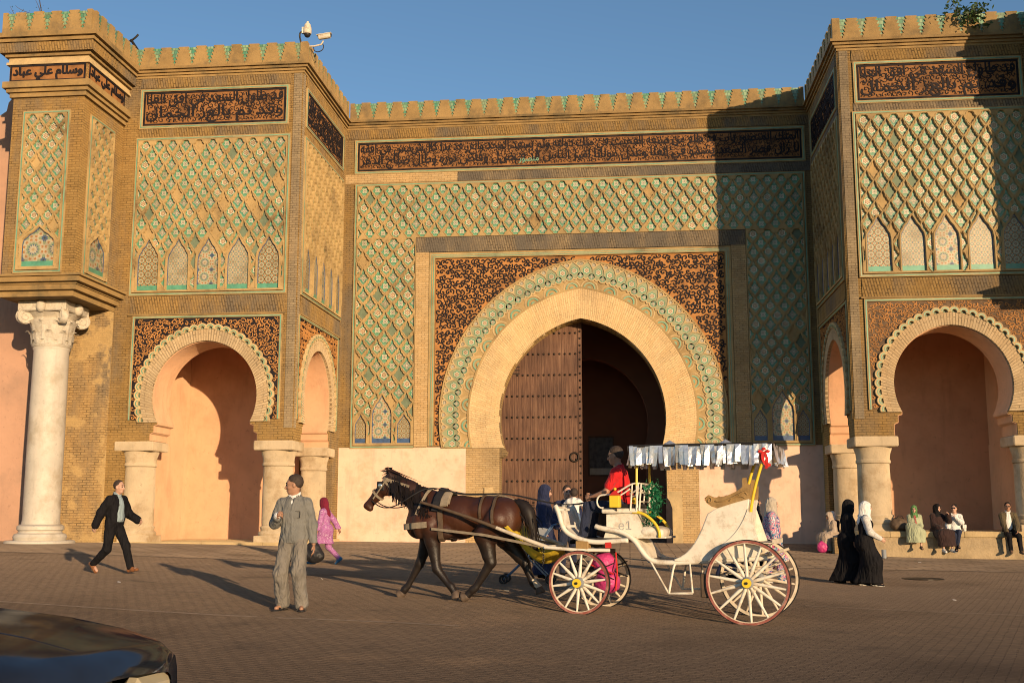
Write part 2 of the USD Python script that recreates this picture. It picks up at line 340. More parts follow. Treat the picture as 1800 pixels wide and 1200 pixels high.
_g = RBFInterpolator(GP[:, :2], GP[:, 2], kernel='thin_plate_spline', smoothing=3.0)
def ground(x, y):
    q = np.stack([np.clip(np.atleast_1d(np.asarray(x, float)), -40, 40), np.clip(np.atleast_1d(np.asarray(y, float)), -75, 12)], -1)
    return _g(q)
def gz(x, y): return float(ground(x, y)[0])
gx = np.unique(np.r_[-400, -200, -100, -60, np.arange(-40, 40.1, 1.0), 60, 100, 200, 400])
gy = np.unique(np.r_[-400, -200, -110, np.arange(-75, 12.1, 1.0), 40, 100, 200, 400])
X, Y = np.meshgrid(gx, gy, indexing='ij')
Z = ground(X.ravel(), Y.ravel())
idx = np.arange(X.size).reshape(X.shape)
q = np.stack([idx[:-1, :-1], idx[1:, :-1], idx[1:, 1:], idx[:-1, 1:]], -1).reshape(-1, 4)
def paving():
    n, l = {}, []
    n['tc'] = ('texture_coordinate', {})
    n['rot'] = ('mapping', {'rotation': (0, 0, .35)}); l.append(('tc.object', 'rot.vector'))
    n['wob'] = ('noise_texture', {'scale': 5.0, 'detail': 2.0}); l.append(('tc.object', 'wob.vector'))
    n['wm'] = ('mix_vector', {'fac': .035, 'use_clamp': False}); l += [('rot.vector', 'wm.a'), ('wob.color', 'wm.b')]
    n['br'] = ('brick_texture', {'scale': 1.0, 'brick_width': .20, 'row_height': .10, 'mortar_size': .007, 'mortar_smooth': .5, 'color1': (.165, .116, .079), 'color2': (.145, .102, .069), 'mortar': (.092, .066, .047)}); l.append(('wm.result', 'br.vector'))
    n['n1'] = ('noise_texture', {'scale': .22, 'detail': 9.0, 'roughness': .6}); l.append(('tc.object', 'n1.vector'))
    n['r1'] = ('rgb_ramp', {'ramp': [(.3, (.62, .61, .60)), (.48, (1, 1, 1)), (.6, (.92, .92, .92)), (.72, (1.3, 1.24, 1.15))]}); l.append(('n1.fac', 'r1.fac'))
    n['m1'] = ('mix', {'mix_type': 'multiply', 'fac': 1.0}); l += [('br.color', 'm1.color1'), ('r1.color', 'm1.color2')]
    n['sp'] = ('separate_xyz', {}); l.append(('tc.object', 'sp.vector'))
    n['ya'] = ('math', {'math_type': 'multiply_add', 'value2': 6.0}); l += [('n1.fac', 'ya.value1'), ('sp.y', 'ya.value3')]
    n['yr'] = ('map_range', {'from_min': -28.5, 'from_max': -14.0, 'to_min': .62, 'to_max': 1.30, 'clamp': True}); l.append(('ya.value', 'yr.value'))  # lens vignette painted into the colour: paving darkens towards the camera
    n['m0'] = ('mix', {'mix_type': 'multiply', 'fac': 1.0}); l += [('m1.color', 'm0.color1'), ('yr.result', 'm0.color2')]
    n['o1'] = ('noise_texture', {'scale': .8, 'detail': 7.0, 'roughness': .65, 'distortion': .6}); l.append(('tc.object', 'o1.vector'))
    n['o2'] = ('map_range', {'from_min': .58, 'from_max': .68, 'to_min': 0.0, 'to_max': .55, 'clamp': True}); l.append(('o1.fac', 'o2.value'))
    n['o3'] = ('mix', {'color2': (.055, .041, .031)}); l += [('m0.color', 'o3.color1'), ('o2.result', 'o3.fac')]
    n['n2'] = ('noise_texture', {'scale': 9.0, 'detail': 8.0, 'roughness': .7}); l.append(('tc.object', 'n2.vector'))
    n['r2'] = ('rgb_ramp', {'ramp': [(.3, (.72, .72, .72)), (.66, (1.2, 1.18, 1.14))]}); l.append(('n2.fac', 'r2.fac'))
    n['m2'] = ('mix', {'mix_type': 'multiply', 'fac': .8}); l += [('o3.color', 'm2.color1'), ('r2.color', 'm2.color2')]
    n['n3'] = ('noise_texture', {'scale': 60.0, 'detail': 3.0}); l.append(('tc.object', 'n3.vector'))
    n['h'] = ('math', {'math_type': 'multiply_add', 'value2': -1.3}); l += [('br.fac', 'h.value1'), ('n3.fac', 'h.value3')]
    n['bp'] = ('bump', {'strength': .9, 'distance': .012}); l.append(('h.value', 'bp.height'))
    n['p'] = ('principled_bsdf', {'roughness': .8, 'specular_ior_level': .2, 'diffuse_roughness': 1.0}); l += [('m2.color', 'p.base_color'), ('bp.normal', 'p.normal')]
    MAT['paving_blocks'] = usdkit.material(stage, L + 'paving_blocks', n, l, surface='p.BSDF')
paving()
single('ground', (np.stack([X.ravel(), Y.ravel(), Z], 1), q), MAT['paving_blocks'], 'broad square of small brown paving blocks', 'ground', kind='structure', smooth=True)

def flags():
    n, l = {}, []
    vec = add_vec(n, l, 'flat')
    n['br'] = ('brick_texture', {'scale': 1.0, 'brick_width': .62, 'row_height': .42, 'mortar_size': .018, 'mortar_smooth': .2, 'color1': (.185, .135, .095), 'color2': (.15, .108, .075), 'mortar': (.06, .043, .032)}); l.append((vec, 'br.vector'))
    n['n1'] = ('noise_texture', {'scale': .5, 'detail': 9.0, 'roughness': .65}); l.append(('tc.object', 'n1.vector'))
    n['r1'] = ('rgb_ramp', {'ramp': [(.3, (.65, .64, .62)), (.5, (1, 1, 1)), (.7, (1.25, 1.2, 1.1))]}); l.append(('n1.fac', 'r1.fac'))
    n['m1'] = ('mix', {'mix_type': 'multiply', 'fac': 1.0}); l += [('br.color', 'm1.color1'), ('r1.color', 'm1.color2')]
    n['n2'] = ('noise_texture', {'scale': 12.0, 'detail': 6.0}); l.append(('tc.object', 'n2.vector'))
    n['h'] = ('math', {'math_type': 'multiply_add', 'value2': -1.5}); l += [('br.fac', 'h.value1'), ('n2.fac', 'h.value3')]
    n['bp'] = ('bump', {'strength': .8, 'distance': .014}); l.append(('h.value', 'bp.height'))
    n['p'] = ('principled_bsdf', {'roughness': .8, 'specular_ior_level': .2, 'diffuse_roughness': 1.0}); l += [('m1.color', 'p.base_color'), ('bp.normal', 'p.normal')]
    MAT['pavement_slabs'] = usdkit.material(stage, L + 'pavement_slabs', n, l, surface='p.BSDF')
flags()
def draped(poly_fn, nx, ny, dz):
    a, b = np.meshgrid(np.linspace(0, 1, nx), np.linspace(0, 1, ny), indexing='ij'); x, y = poly_fn(a.ravel(), b.ravel()); ii = np.arange(nx * ny).reshape(nx, ny)
    return np.stack([x, y, ground(x, y) + dz], 1), np.stack([ii[:-1, :-1], ii[1:, :-1], ii[1:, 1:], ii[:-1, 1:]], -1).reshape(-1, 4)
single('pavement', draped(lambda a, b: (-30 + 60 * a, -12.9 + 13.2 * b), 121, 27, .004), MAT['pavement_slabs'], 'slab pavement running along the foot of the gate', 'pavement', kind='structure', smooth=True)
plain('pale_kerb', (.20, .148, .104), var=.4, scale=6.0, bump=.03, bscale=25, dirt=(.18, .13, .09), dirt_amt=.6, dscale=1.2)
single('pavement_edge', draped(lambda a, b: (-30 + 60 * a, -13.14 + .22 * b), 121, 3, .008), MAT['pale_kerb'], 'flush row of pale stones edging the pavement', 'kerb', kind='structure', smooth=True)
single('paving_strip', draped(lambda a, b: (-14 + 12 * a, -24.2 - 3.0 * a + .10 * b), 60, 3, .004), MAT['pale_kerb'], 'thin pale joint line crossing the paving at the left', 'paving strip', kind='structure', smooth=True)
single('paving_strip', draped(lambda a, b: (2.6 + 12 * a, -22.9 - 2.4 * a + .09 * b), 60, 3, .004), MAT['pale_kerb'], 'thin pale joint line crossing the paving at the right', 'paving strip', kind='structure', smooth=True)

# ---------------------------------------------------------------- the gate: shared builders
D = 5.75; XL, XR = -10.5, 6.75; PO = 2.8
LX0, RX1 = -16.6, 12.85
ZL, ZT = 16.05, 16.75           # cornice ledge, top of the merlons
FC = Face((0, 0, 0), (1, 0, 0), (0, -1, 0))
FLF = Face((0, -D, 0), (1, 0, 0), (0, -1, 0))
FLS = Face((XL, 0, 0), (0, 1, 0), (1, 0, 0))
FRS = Face((XR, 0, 0), (0, -1, 0), (-1, 0, 0))

def arc_pts(cx, zc, hw, e, zbot, n=48):
    """outline of a (pointed) horseshoe arch from its left foot over the top to its right foot"""
    R = hw + e
    a0 = math.asin(max(-1, min(1, (zbot - zc) / R)))
    at = math.acos(e / R)
    th = np.linspace(a0, at, n)
    right = np.stack([cx - e + R * np.cos(th), zc + R * np.sin(th)], 1)
    left = np.stack([2 * cx - right[:, 0], right[:, 1]], 1)
    return np.vstack([left, right[::-1][1:]])
def ring(face, inner, outer, o0, o1, uvs=1.0):
    """an arch ring of the same number of points inside and outside, with st along the arch"""
    n = len(inner); s = np.r_[0, np.cumsum(np.linalg.norm(np.diff((inner + outer) / 2, axis=0), axis=1))]
    w = np.linalg.norm(outer - inner, axis=1).mean()
    V, UV, F = [], [], []
    def sheet(a, oa, b, ob, v0, v1):
        k = len(V)
        for i in range(n):
            V.append((a[i][0], a[i][1], oa)); V.append((b[i][0], b[i][1], ob)); UV.append((v0, s[i])); UV.append((v1, s[i]))
        for i in range(n - 1):
            p = k + 2 * i; F.append((p, p + 2, p + 3)); F.append((p, p + 3, p + 1))
    sheet(inner, o1, outer, o1, 0, w)
    sheet(outer, o1, outer, o0, w, w + .1)
    sheet(inner, o0, inner, o1, -.1, 0)
    V, F = np.array(V), np.array(F)
    m = TM(V, F)
    # the front must look outwards
    nrm = np.cross(V[F[0][1]] - V[F[0][0]], V[F[0][2]] - V[F[0][0]])
    if nrm[2] < 0: F = F[:, ::-1]; m = TM(V, F)
    return face.put(m), np.array(UV)
CELL = [(0, .45), (.085, .30), (.115, .17), (.20, .115), (.225, .03), (.345, -.05), (.28, -.14), (.19, -.19), (.15, -.28), (.07, -.34), (0, -.43)]
CELLP = Polygon(CELL + [(-x, y) for x, y in CELL[-2:0:-1]])
def cells_in(u0, u1, z0, z1, w, h2, holes=None):
    """centres of the cells of a net of interlaced arches"""
    nu = max(1, round((u1 - u0) / w)); w = (u1 - u0) / nu
    out = []; zr = z1 - h2 * .22; k = 0
    while zr > z0 + h2 * .05:
        for i in range(nu + 1):
            u = u0 + (i + (0 if k % 2 else .5)) * w
            if u > u1 + .01: continue
            out.append((u, zr))
        zr -= h2 / 2; k += 1
    return out, w
TILES = ['star_tile', 'flower_tile', 'check_tile']
def net_panel(owner, face, area, niches, w=.5, h2=.64, budget=None, o=0.0, name='lattice', rib=.10):
    """lattice of plaster ribs over glazed tiles; area is a shapely polygon, niches are polygons kept open"""
    u0, z0, u1, z1 = area.bounds
    cen, w = cells_in(u0, u1, z0, z1, w, h2)
    keep = area.buffer(-.03)
    nz = unary_union([nn.buffer(.07) for nn in niches]) if niches else Polygon()
    keep = keep.difference(nz)
    holes, tiles = [], []
    jr = random.Random(int(u0 * 100) + int(z1 * 10))
    for (u, z) in cen:
        q_ = jr.uniform(1.06, 1.14); u, z = u + jr.uniform(-.011, .011), z + jr.uniform(-.012, .012)
        c = affinity.translate(affinity.scale(CELLP, w * q_, h2 * (q_ - .06), origin=(0, 0)), u, z)
        if not c.intersects(keep): continue
        full = keep.contains(c)
        c = c if full else c.intersection(keep)
        for pp in polys(c):
            if pp.area > .008: holes.append(pp); tiles.append((u, z, pp))
    net = area.difference(unary_union(holes + [nn for nn in niches]))
    part(owner, name, face.slab(net, o + .012, o + rib), MAT['lattice_plaster'])
    # the second, finer bead that follows every cell
    bead = unary_union([h.buffer(.028).difference(h.buffer(.012)) for h in holes]).intersection(area).difference(nz)
    part(owner, 'bead', face.slab(bead, o + rib - .01, o + rib + .018), MAT['lattice_plaster'], kind='stuff')
    rest, ruv = [], []
    tiles.sort(key=lambda t: -t[2].area)
    for k, (u, z, c) in enumerate(tiles):
        m = extr(c.buffer(.012), o + .004, o + .035)
        uv = (m.vertices[:, :2] - (u, z - .02)) / w
        mm = face.put(m)
        if budget is None or k < budget: part(owner, 'tile', mm, MAT['dull_green_tile' if jr.random() < .05 else 'lattice_plaster' if jr.random() < .05 else jr.choice(TILES)], uv=uv)
        else: rest.append(mm); ruv.append(uv)
    if rest: part(owner, 'tile_field', cat_(rest), MAT['star_tile'], uv=np.vstack(ruv), kind='stuff')
def niche_shape(uc, z0, z1, w):
    hw = w / 2; h = z1 - z0
    R = [(hw, 0), (hw, h * .58), (hw * .93, h * .68), (hw * .72, h * .75), (hw * .62, h * .80), (hw * .36, h * .86), (hw * .22, h * .92), (0, h)]
    return Polygon([(uc + x, z0 + y) for x, y in R] + [(uc - x, z0 + y) for x, y in R[-2::-1]])
def niche(owner, face, shp, kind, base='green_glaze', o=0.0, period=None):
    u0, z0, u1, z1 = shp.bounds
    hb = .17
    body = shp.intersection(rect(u0 - 1, z0 + hb, u1 + 1, z1 + 1))
    m = extr(body, o + .004, o + .03)
    per = period or (u1 - u0)
    uv = (m.vertices[:, :2] - ((u0 + u1) / 2 - per / 2, z0 + hb + .02)) / per
    part(owner, 'mosaic', face.put(m), MAT[kind], uv=uv)
    part(owner, 'mosaic_base', face.slab(rect(u0, z0, u1, z0 + hb), o + .004, o + .034), MAT[base])
    line = shp.buffer(.012).difference(shp.buffer(-.022)).intersection(rect(u0 - 1, z0 + hb, u1 + 1, z1 + 1))
    part(owner, 'mosaic_edge', face.slab(line, o + .03, o + .045), MAT['blue_glaze'])
    fr = shp.buffer(.05).difference(shp.buffer(.014)).intersection(rect(u0 - 1, z0, u1 + 1, z1 + 1))
    part(owner, 'colonnette', face.slab(fr, o + .012, o + .125), MAT['lattice_plaster'])
def frame(owner, face, u0, u1, z0, z1, w=.09, o=.03, sides='lrtb', green=.035, stone='lattice_plaster', cut=None):
    """cream moulding with a green glazed line, around a panel"""
    outer, inner = rect(u0 - w, z0 - w, u1 + w, z1 + w), rect(u0, z0, u1, z1)
    g = outer.difference(inner)
    if 'b' not in sides: g = g.difference(rect(u0 - 1, z0 - 1, u1 + 1, z0))
    if cut is not None: g = g.difference(cut)
    part(owner, 'moulding', face.slab(g, o - .02, o + .035), MAT[stone])
    a = rect(u0 - w * .62, z0 - w * .62, u1 + w * .62, z1 + w * .62).difference(rect(u0 - w * .62 + green, z0 - w * .62 + green, u1 + w * .62 - green, z1 + w * .62 - green))
    if 'b' not in sides: a = a.difference(rect(u0 - 1, z0 - 1, u1 + 1, z0 + .01))
    if cut is not None: a = a.difference(cut)
    part(owner, 'green_line', face.slab(a, o + .033, o + .045), MAT['pale_green_line'])
def curls(area, pitch, th, seed):
    """arabesque: S-scrolls and leaves strewn over an area as flat strokes"""
    rng = np.random.default_rng(seed); u0, z0, u1, z1 = area.bounds; out = []
    nu, nz = int((u1 - u0) / pitch) + 1, int((z1 - z0) / pitch) + 1
    inner = area.buffer(-th * .6)
    for i in range(nu):
        for j in range(nz):
            c = np.array([u0 + (i + .5 + (j % 2) * .5) * pitch, z0 + (j + .5) * pitch]) + rng.normal(0, pitch * .13, 2)
            if not inner.contains(Point(c)): continue
            a0, sg, sz = rng.uniform(0, 2 * PI), rng.choice([-1, 1]), pitch * rng.uniform(.42, .6)
            t = np.linspace(0, 1, 11)
            ang = a0 + sg * t * rng.uniform(3.6, 5.2); r = sz * (1 - .8 * t)
            sp = c + np.stack([np.cos(ang) * r, np.sin(ang) * r], 1)
            t0 = sp[0] - sp[1]; t0 /= np.linalg.norm(t0); nn = np.array([-t0[1], t0[0]]) * -sg
            tail = [sp[0] + t0 * sz * k * .5 + nn * sz * (k * .55) ** 2 for k in (1.9, 1.3, .7)]
            ln = LineString(np.vstack([tail, sp]))
            out.append(ln.buffer(th / 2, quad_segs=2, cap_style=2))
            lf = sp[6] + np.array([math.cos(a0), math.sin(a0)]) * sz * .05
            out.append(Point(sp[-1]).buffer(th * .75, quad_segs=2))
            out.append(LineString([sp[4], sp[4] + (sp[4] - c) * .9 + t0 * sz * .2]).buffer(th * .5, quad_segs=1, cap_style=2))
    return unary_union(out).intersection(inner)
def spandrel(owner, face, area, seed, pitch=.24, th=.055, o=.02, field='orange_clay', ink='black_glaze'):
    part(owner, 'spandrel', face.slab(area, o - .015, o), MAT[field])
    part(owner, 'arabesque', face.slab(curls(area, pitch, th, seed), o - .005, o + .018), MAT[ink], kind='stuff')

# calligraphy: shaped letters as outlines, from their joined forms
import glob
from PIL import Image, ImageDraw, ImageFont
_ar = ImageFont.truetype(glob.glob('/opt/blender-*/*/datafiles/fonts/NotoSansArabic*')[0], 90)
FORMS = {}
for ch, base, n in [('ا', 0xFE8D, 2), ('ب', 0xFE8F, 4), ('ت', 0xFE95, 4), ('ج', 0xFE9D, 4), ('ح', 0xFEA1, 4), ('د', 0xFEA9, 2), ('ر', 0xFEAD, 2), ('س', 0xFEB1, 4), ('ص', 0xFEB9, 4), ('ط', 0xFEC1, 4),
                    ('ع', 0xFEC9, 4), ('ف', 0xFED1, 4), ('ق', 0xFED5, 4), ('ك', 0xFED9, 4), ('ل', 0xFEDD, 4), ('م', 0xFEE1, 4), ('ن', 0xFEE5, 4), ('ه', 0xFEE9, 4), ('و', 0xFEED, 2), ('ي', 0xFEF1, 4)]:
    FORMS[ch] = (base, n)
def shaped(word):
    out, prev = [], False
    for k, c in enumerate(word):
        if c not in FORMS: out.append(c); prev = False; continue
        b, n = FORMS[c]
        nxt = k + 1 < len(word) and word[k + 1] in FORMS
        if n == 2: out.append(chr(b + (1 if prev else 0))); prev = False
        else: out.append(chr(b + (3 if prev and nxt else 1 if prev else 2 if nxt else 0))); prev = True
    return ''.join(reversed(out))
def ink_of(im, s):
    on = np.pad(np.asarray(im) > 127, ((0, 0), (1, 1))).astype(np.int8)
    r, a = np.nonzero(np.diff(on, axis=1) == 1); b = np.nonzero(np.diff(on, axis=1) == -1)[1]
    g = unary_union(list(shapely.box(a, -r - 1, b, -r))).buffer(.7).buffer(-.5).simplify(1.0)
    return affinity.scale(g, s, s, origin=(0, 0))
def script_line(text, u0, u1, z0, z1, bold=3):
    """one line of joined letters stretched to fill a box"""
    w = ' '.join(reversed([shaped(x) for x in text.split()]))
    x0, y0, x1, y1 = _ar.getbbox(w, anchor='ls', stroke_width=bold)
    im = Image.new('L', (x1 - x0 + 4, y1 - y0 + 4)); ImageDraw.Draw(im).text((2 - x0, 2 - y0), w, 255, _ar, anchor='ls', stroke_width=bold)
    g = ink_of(im, 1.0); a, b, c, d = g.bounds
    g = affinity.translate(g, -a, -b)
    g = affinity.scale(g, (u1 - u0) / (c - a), (z1 - z0) / (d - b), origin=(0, 0))
    return affinity.translate(g, u0, z0)
def inscription(owner, face, u0, u1, z0, z1, lines, seed, o=.03, sprigs=True):
    part(owner, 'inscription', face.slab(rect(u0, z0, u1, z1), o - .02, o), MAT['inscription_clay'])
    n = len(lines); h = (z1 - z0 - (.16 if n > 1 else .09)) / n; ink = []
    for k, t in enumerate(lines):
        zb = z1 - (.08 if n > 1 else .045) - (k + 1) * h
        ink.append(script_line(t, u0 + .09, u1 - .09, zb + (-.03 if n > 1 else .0), zb + h + (.07 if n > 1 else 0), 1 if n > 1 else 4))
    if sprigs:
        a = rect(u0 + .08, z0 + .08, u1 - .08, z1 - .08)
        ink.append(curls(a, .16, .02, seed))
    ink.append(rect(u0, z0, u1, z1).difference(rect(u0 + .055, z0 + .055, u1 - .055, z1 - .055)))
    part(owner, 'lettering', face.slab(unary_union(ink), o - .004, o + .02), MAT['black_glaze'], kind='stuff')
def merlon_shape(w, h):
    t = w * .255; b = w * .48; n = 5; pts = [(-b, 0), (-b, .12)]
    for k in range(n):
        x = b + (t - b) * (k + .7) / n; z0 = .12 + (h - .12) * k / n; z1 = .12 + (h - .12) * (k + 1) / n
        pts += [(-x + .035, z0 + .004), (-x - .02, z1 - .02), (-x, z1)]
    pts += [(p[0] * -1, p[1]) for p in reversed(pts)]
    return Polygon(pts).buffer(0)
def parapet(owner, face, u0, u1, w=.595, ends=(0, 0), o=.16, seed=0):
    n = max(1, round((u1 - u0) / w)); w = (u1 - u0) / n
    h = ZT - ZL
    rng = random.Random(seed)
    for k in range(n + 1):
        u = u0 + k * w
        sh = affinity.translate(merlon_shape(w, h * rng.uniform(.985, 1.02)), u, ZL)
        sh = sh.intersection(rect(u0, ZL - 1, u1, ZT + 1))
        for pp in polys(sh): part(owner, 'merlon', face.slab(pp, o - .24, o), MAT['ochre_render'])
    part(owner, 'parapet_tiles', face.slab(rect(u0 + .02, ZL + .003, u1 - .02, ZT - .025), o - .22, o - .035), MAT['roof_tile_green'])
def ledges(owner, plan, region, prof, mats):
    """stacked courses that project past the plan by the given amounts"""
    for (z0, z1, ov), mt in zip(prof, mats):
        g = plan.buffer(ov, join_style=2).intersection(region)
        part(owner, 'cornice', extr(g, z0, z1), MAT[mt])
# ---------------------------------------------------------------- central gate
import manifold3d as mf
def MF(m): return mf.Manifold(mf.Mesh(np.asarray(m.vertices, np.float32), np.asarray(m.faces, np.uint32)))
def man_box(x0, x1, y0, y1, z0, z1): return mf.Manifold.cube((x1 - x0, y1 - y0, z1 - z0)).translate((x0, y0, z0))
PLAN = unary_union([rect(XL - .1, 0, XR + .1, 1.2), rect(LX0, -D, XL, 1.2), rect(XR, -D, RX1, 1.2)])
PIER_L, PIER_R = rect(-18.9, -D - PO, LX0, -5.6), rect(RX1, -D - PO, 15.15, -5.6)
PLAN_ALL = unary_union([PLAN, PIER_L, PIER_R])
PROF = [(15.72, 15.80, .045), (15.80, 15.88, .10), (15.88, 15.965, .17), (15.965, ZL, .25)]
PMAT = ['ochre_render', 'ochre_render', 'ledge_render', 'ledge_render']

gate = thing('city_gate', 'tall central gate wall with pointed horseshoe archway and long inscription band', 'gate')
CX, ZC, HW, E = -1.64, 4.74, 2.99, .65
foot = 3.66
arch_o = arc_pts(CX, ZC, HW, E, foot)
hole = unary_union([Polygon(np.vstack([arch_o, [(arch_o[-1][0], foot - .01), (arch_o[0][0], foot - .01)]])).buffer(0),
                    Polygon([(CX - 2.85, foot), (CX - 2.72, foot - .12), (CX - 2.78, foot - .26), (CX - 2.97, foot - .36), (CX - 2.97, -1), (CX + 2.97, -1), (CX + 2.97, foot - .36), (CX + 2.78, foot - .26), (CX + 2.72, foot - .12), (CX + 2.85, foot)])])
part(gate, 'wall', FC.slab(rect(XL, -.6, XR, 15.72).difference(hole), -1.1, 0), MAT['ochre_brick'])
ledges(gate, PLAN_ALL, rect(XL + .25, -.25, XR - .25, 1.2), PROF, PMAT)
# merlons stand back from the towers' side parapets
parapet(gate, FC, XL + .18, XR - .18, seed=1)
part(gate, 'soldier_course', FC.slab(rect(XL + .02, 15.36, XR - .02, 15.715), 0, .03), MAT['standing_brick'])
part(gate, 'soldier_course', FC.slab(rect(XL + .02, 13.62, -6.2, 13.98), 0, .035), MAT['pale_brick'], label='cleaned pale stretch of the standing brick course')
part(gate, 'soldier_course', FC.slab(rect(-6.2, 13.62, XR - .02, 13.98), 0, .03), MAT['stained_standing_brick'])
frame(gate, FC, -10.02, 6.45, 14.08, 15.2, w=.11)
inscription(gate, FC, -10.0, 6.43, 14.1, 15.18, ['الملك المنصور باب قد طلع من صنعه العجيب في ملك دولته وتم بسعد المجد والعز قد بدا كالشمس في افقه',
            'لا زال قصر السعد يسمو في العلا وعدل مولانا امير الناس قد فضل وفاض نوره وطال صلاح الدهر'], 11)
part(gate, 'green_script', FC.slab(script_line('منصور', -3.9, -3.15, 14.22, 14.46, 1), .028, .058), MAT['pale_green_line'])
# net of tiles round the portal
area = rect(-9.98, 3.78, 6.4, 13.5).difference(rect(-7.74, 0, 4.33, 11.47))
nl, nr = [], []
for cx, w, z1, k in ((-8.92, .72, 5.62, 'rosette_mosaic'), (-9.7, .42, 4.9, 'star_mosaic'), (-8.1, .50, 4.9, 'star_mosaic')):
    nl.append((niche_shape(cx, 3.86, z1, w), k))
for cx, w, z1, k in ((5.42, .74, 5.62, 'rosette_mosaic'), (4.64, .46, 4.95, 'star_mosaic'), (6.12, .42, 4.95, 'star_mosaic')):
    nr.append((niche_shape(cx, 3.86, z1, w), k))
BUD = 150
net_panel(gate, FC, area.intersection(rect(-20, 11.47, 20, 14)), [], w=.5, h2=.66, budget=120)
net_panel(gate, FC, area.intersection(rect(-20, 0, -7.74, 11.47)), [a for a, b in nl], w=.5, h2=.66, budget=90)
net_panel(gate, FC, area.intersection(rect(4.33, 0, 20, 11.47)), [a for a, b in nr], w=.5, h2=.66, budget=90)
for s, k in nl + nr: niche(gate, FC, s, k, 'blue_glaze')
frame(gate, FC, -10.0, 6.42, 3.76, 13.5, w=.09, cut=rect(-7.74, 0, 4.33, 5))
part(gate, 'portal_lintel', FC.slab(rect(-7.72, 10.9, 4.31, 11.45), -.02, .11), MAT['stained_standing_brick'])
for x0, x1 in ((-7.72, -7.24), (3.8, 4.31)):
    part(gate, 'portal_jamb', FC.slab(rect(x0, 3.70, x1, 10.898), -.02, .10), MAT['pale_brick'])
for w, o, gr in ((.22, .05, .03), (.11, .075, .03)):
    frame(gate, FC, -7.0, 3.56, 3.74, 10.66, w=w, o=o, sides='lrt', green=gr)
ring_o, band_o = arc_pts(CX, ZC, HW + 1.11, E, foot), arc_pts(CX, ZC, HW + 2.14, E, foot)
solid = Polygon(band_o).buffer(.03)
spandrel(gate, FC, rect(-6.99, 3.76, 3.55, 10.65).difference(solid).difference(rect(-6.8, 3, 3.4, 3.9)), 5, pitch=.185, th=.043)
m, uv = ring(FC, arch_o, ring_o, -.4, .09)
part(gate, 'arch_ring', m, MAT['arch_brick'], uv=uv)
# glazed band that follows the arch
mid = arc_pts(CX, ZC, HW + 1.63, E, foot - .45, 160)
ss = np.r_[0, np.cumsum(np.linalg.norm(np.diff(mid, axis=0), axis=1))]
nn = np.gradient(mid, axis=0); nn /= np.linalg.norm(nn, axis=1, keepdims=True); nn = np.stack([-nn[:, 1], nn[:, 0]], 1)
def bend(g):
    def f(c):
        c = np.asarray(c)
        p = np.stack([np.interp(c[:, 0], ss, mid[:, k]) for k in (0, 1)], 1); q = np.stack([np.interp(c[:, 0], ss, nn[:, k]) for k in (0, 1)], 1)
        return p + q * c[:, 1:2]
    return shapely.make_valid(shapely.transform(shapely.segmentize(g, .25), f)).buffer(0)
S1 = ss[-1]; nc = 44; st = S1 / nc
above = rect(-20, foot + .02, 20, 20)
base = bend(rect(0, -.5, S1, .5)).intersection(above)
part(gate, 'arch_band', FC.slab(base, -.01, .055), MAT['lattice_plaster'])
holes, tl = [], []
for k in range(nc):
    s = (k + .5) * st
    big = affinity.translate(Polygon([(0, .40), (.10, .30), (.19, .16), (.215, .02), (.13, -.10), (.06, -.17), (0, -.22), (-.06, -.17), (-.13, -.10), (-.215, .02), (-.19, .16), (-.10, .30)]), s, .06)
    tl.append((bend(big), bend(Point(s, .13).buffer(.01)).centroid, .42)); 
    sm = Point(k * st + .001, -.06).buffer(.12, quad_segs=4)
    tl.append((bend(sm.intersection(rect(0, -1, S1, 1))), None, .34))
    tl.append((bend(Point(k * st, .38).buffer(.07, quad_segs=3).intersection(rect(0, -1, S1, 1))), None, .4))
for k in range(nc // 2):
    s = (k + .5) * 2 * st
    for r0, r1, mt in ((.40, .34, 'cream_stone'), (.28, .22, 'pale_green_line'), (.11, 0, 'pale_green_line')):
        g = Point(s, -.52).buffer(r0 * .9, quad_segs=6)
        if r1: g = g.difference(Point(s, -.52).buffer(r1 * .9, quad_segs=6))
        g = bend(g.intersection(rect(0, -.5, S1, -.17))).intersection(above)
        if not g.is_empty: part(gate, 'scallop', FC.slab(g, .05, .11 - r0 * .1), MAT[mt])
tl = [(g.intersection(above), c, w) for g, c, w in tl]
outline = unary_union([t[0] for t in tl])
part(gate, 'band_rib', FC.slab(outline.buffer(.045).difference(outline).intersection(base), .05, .10), MAT['cream_stone'], kind='stuff')
for g, c, w in tl:
    if g.is_empty: continue
    c = g.centroid; mm = extr(g, .05, .068)
    part(gate, 'glazed_piece', FC.put(mm), MAT['flower_tile' if w > .4 else 'check_tile'], uv=(mm.vertices[:, :2] - (c.x, c.y)) / w)
edge = base.buffer(.05).difference(base.buffer(-.02)).intersection(rect(-20, foot, 20, 20))
part(gate, 'band_edge', FC.slab(edge, .0, .10), MAT['lattice_plaster'])
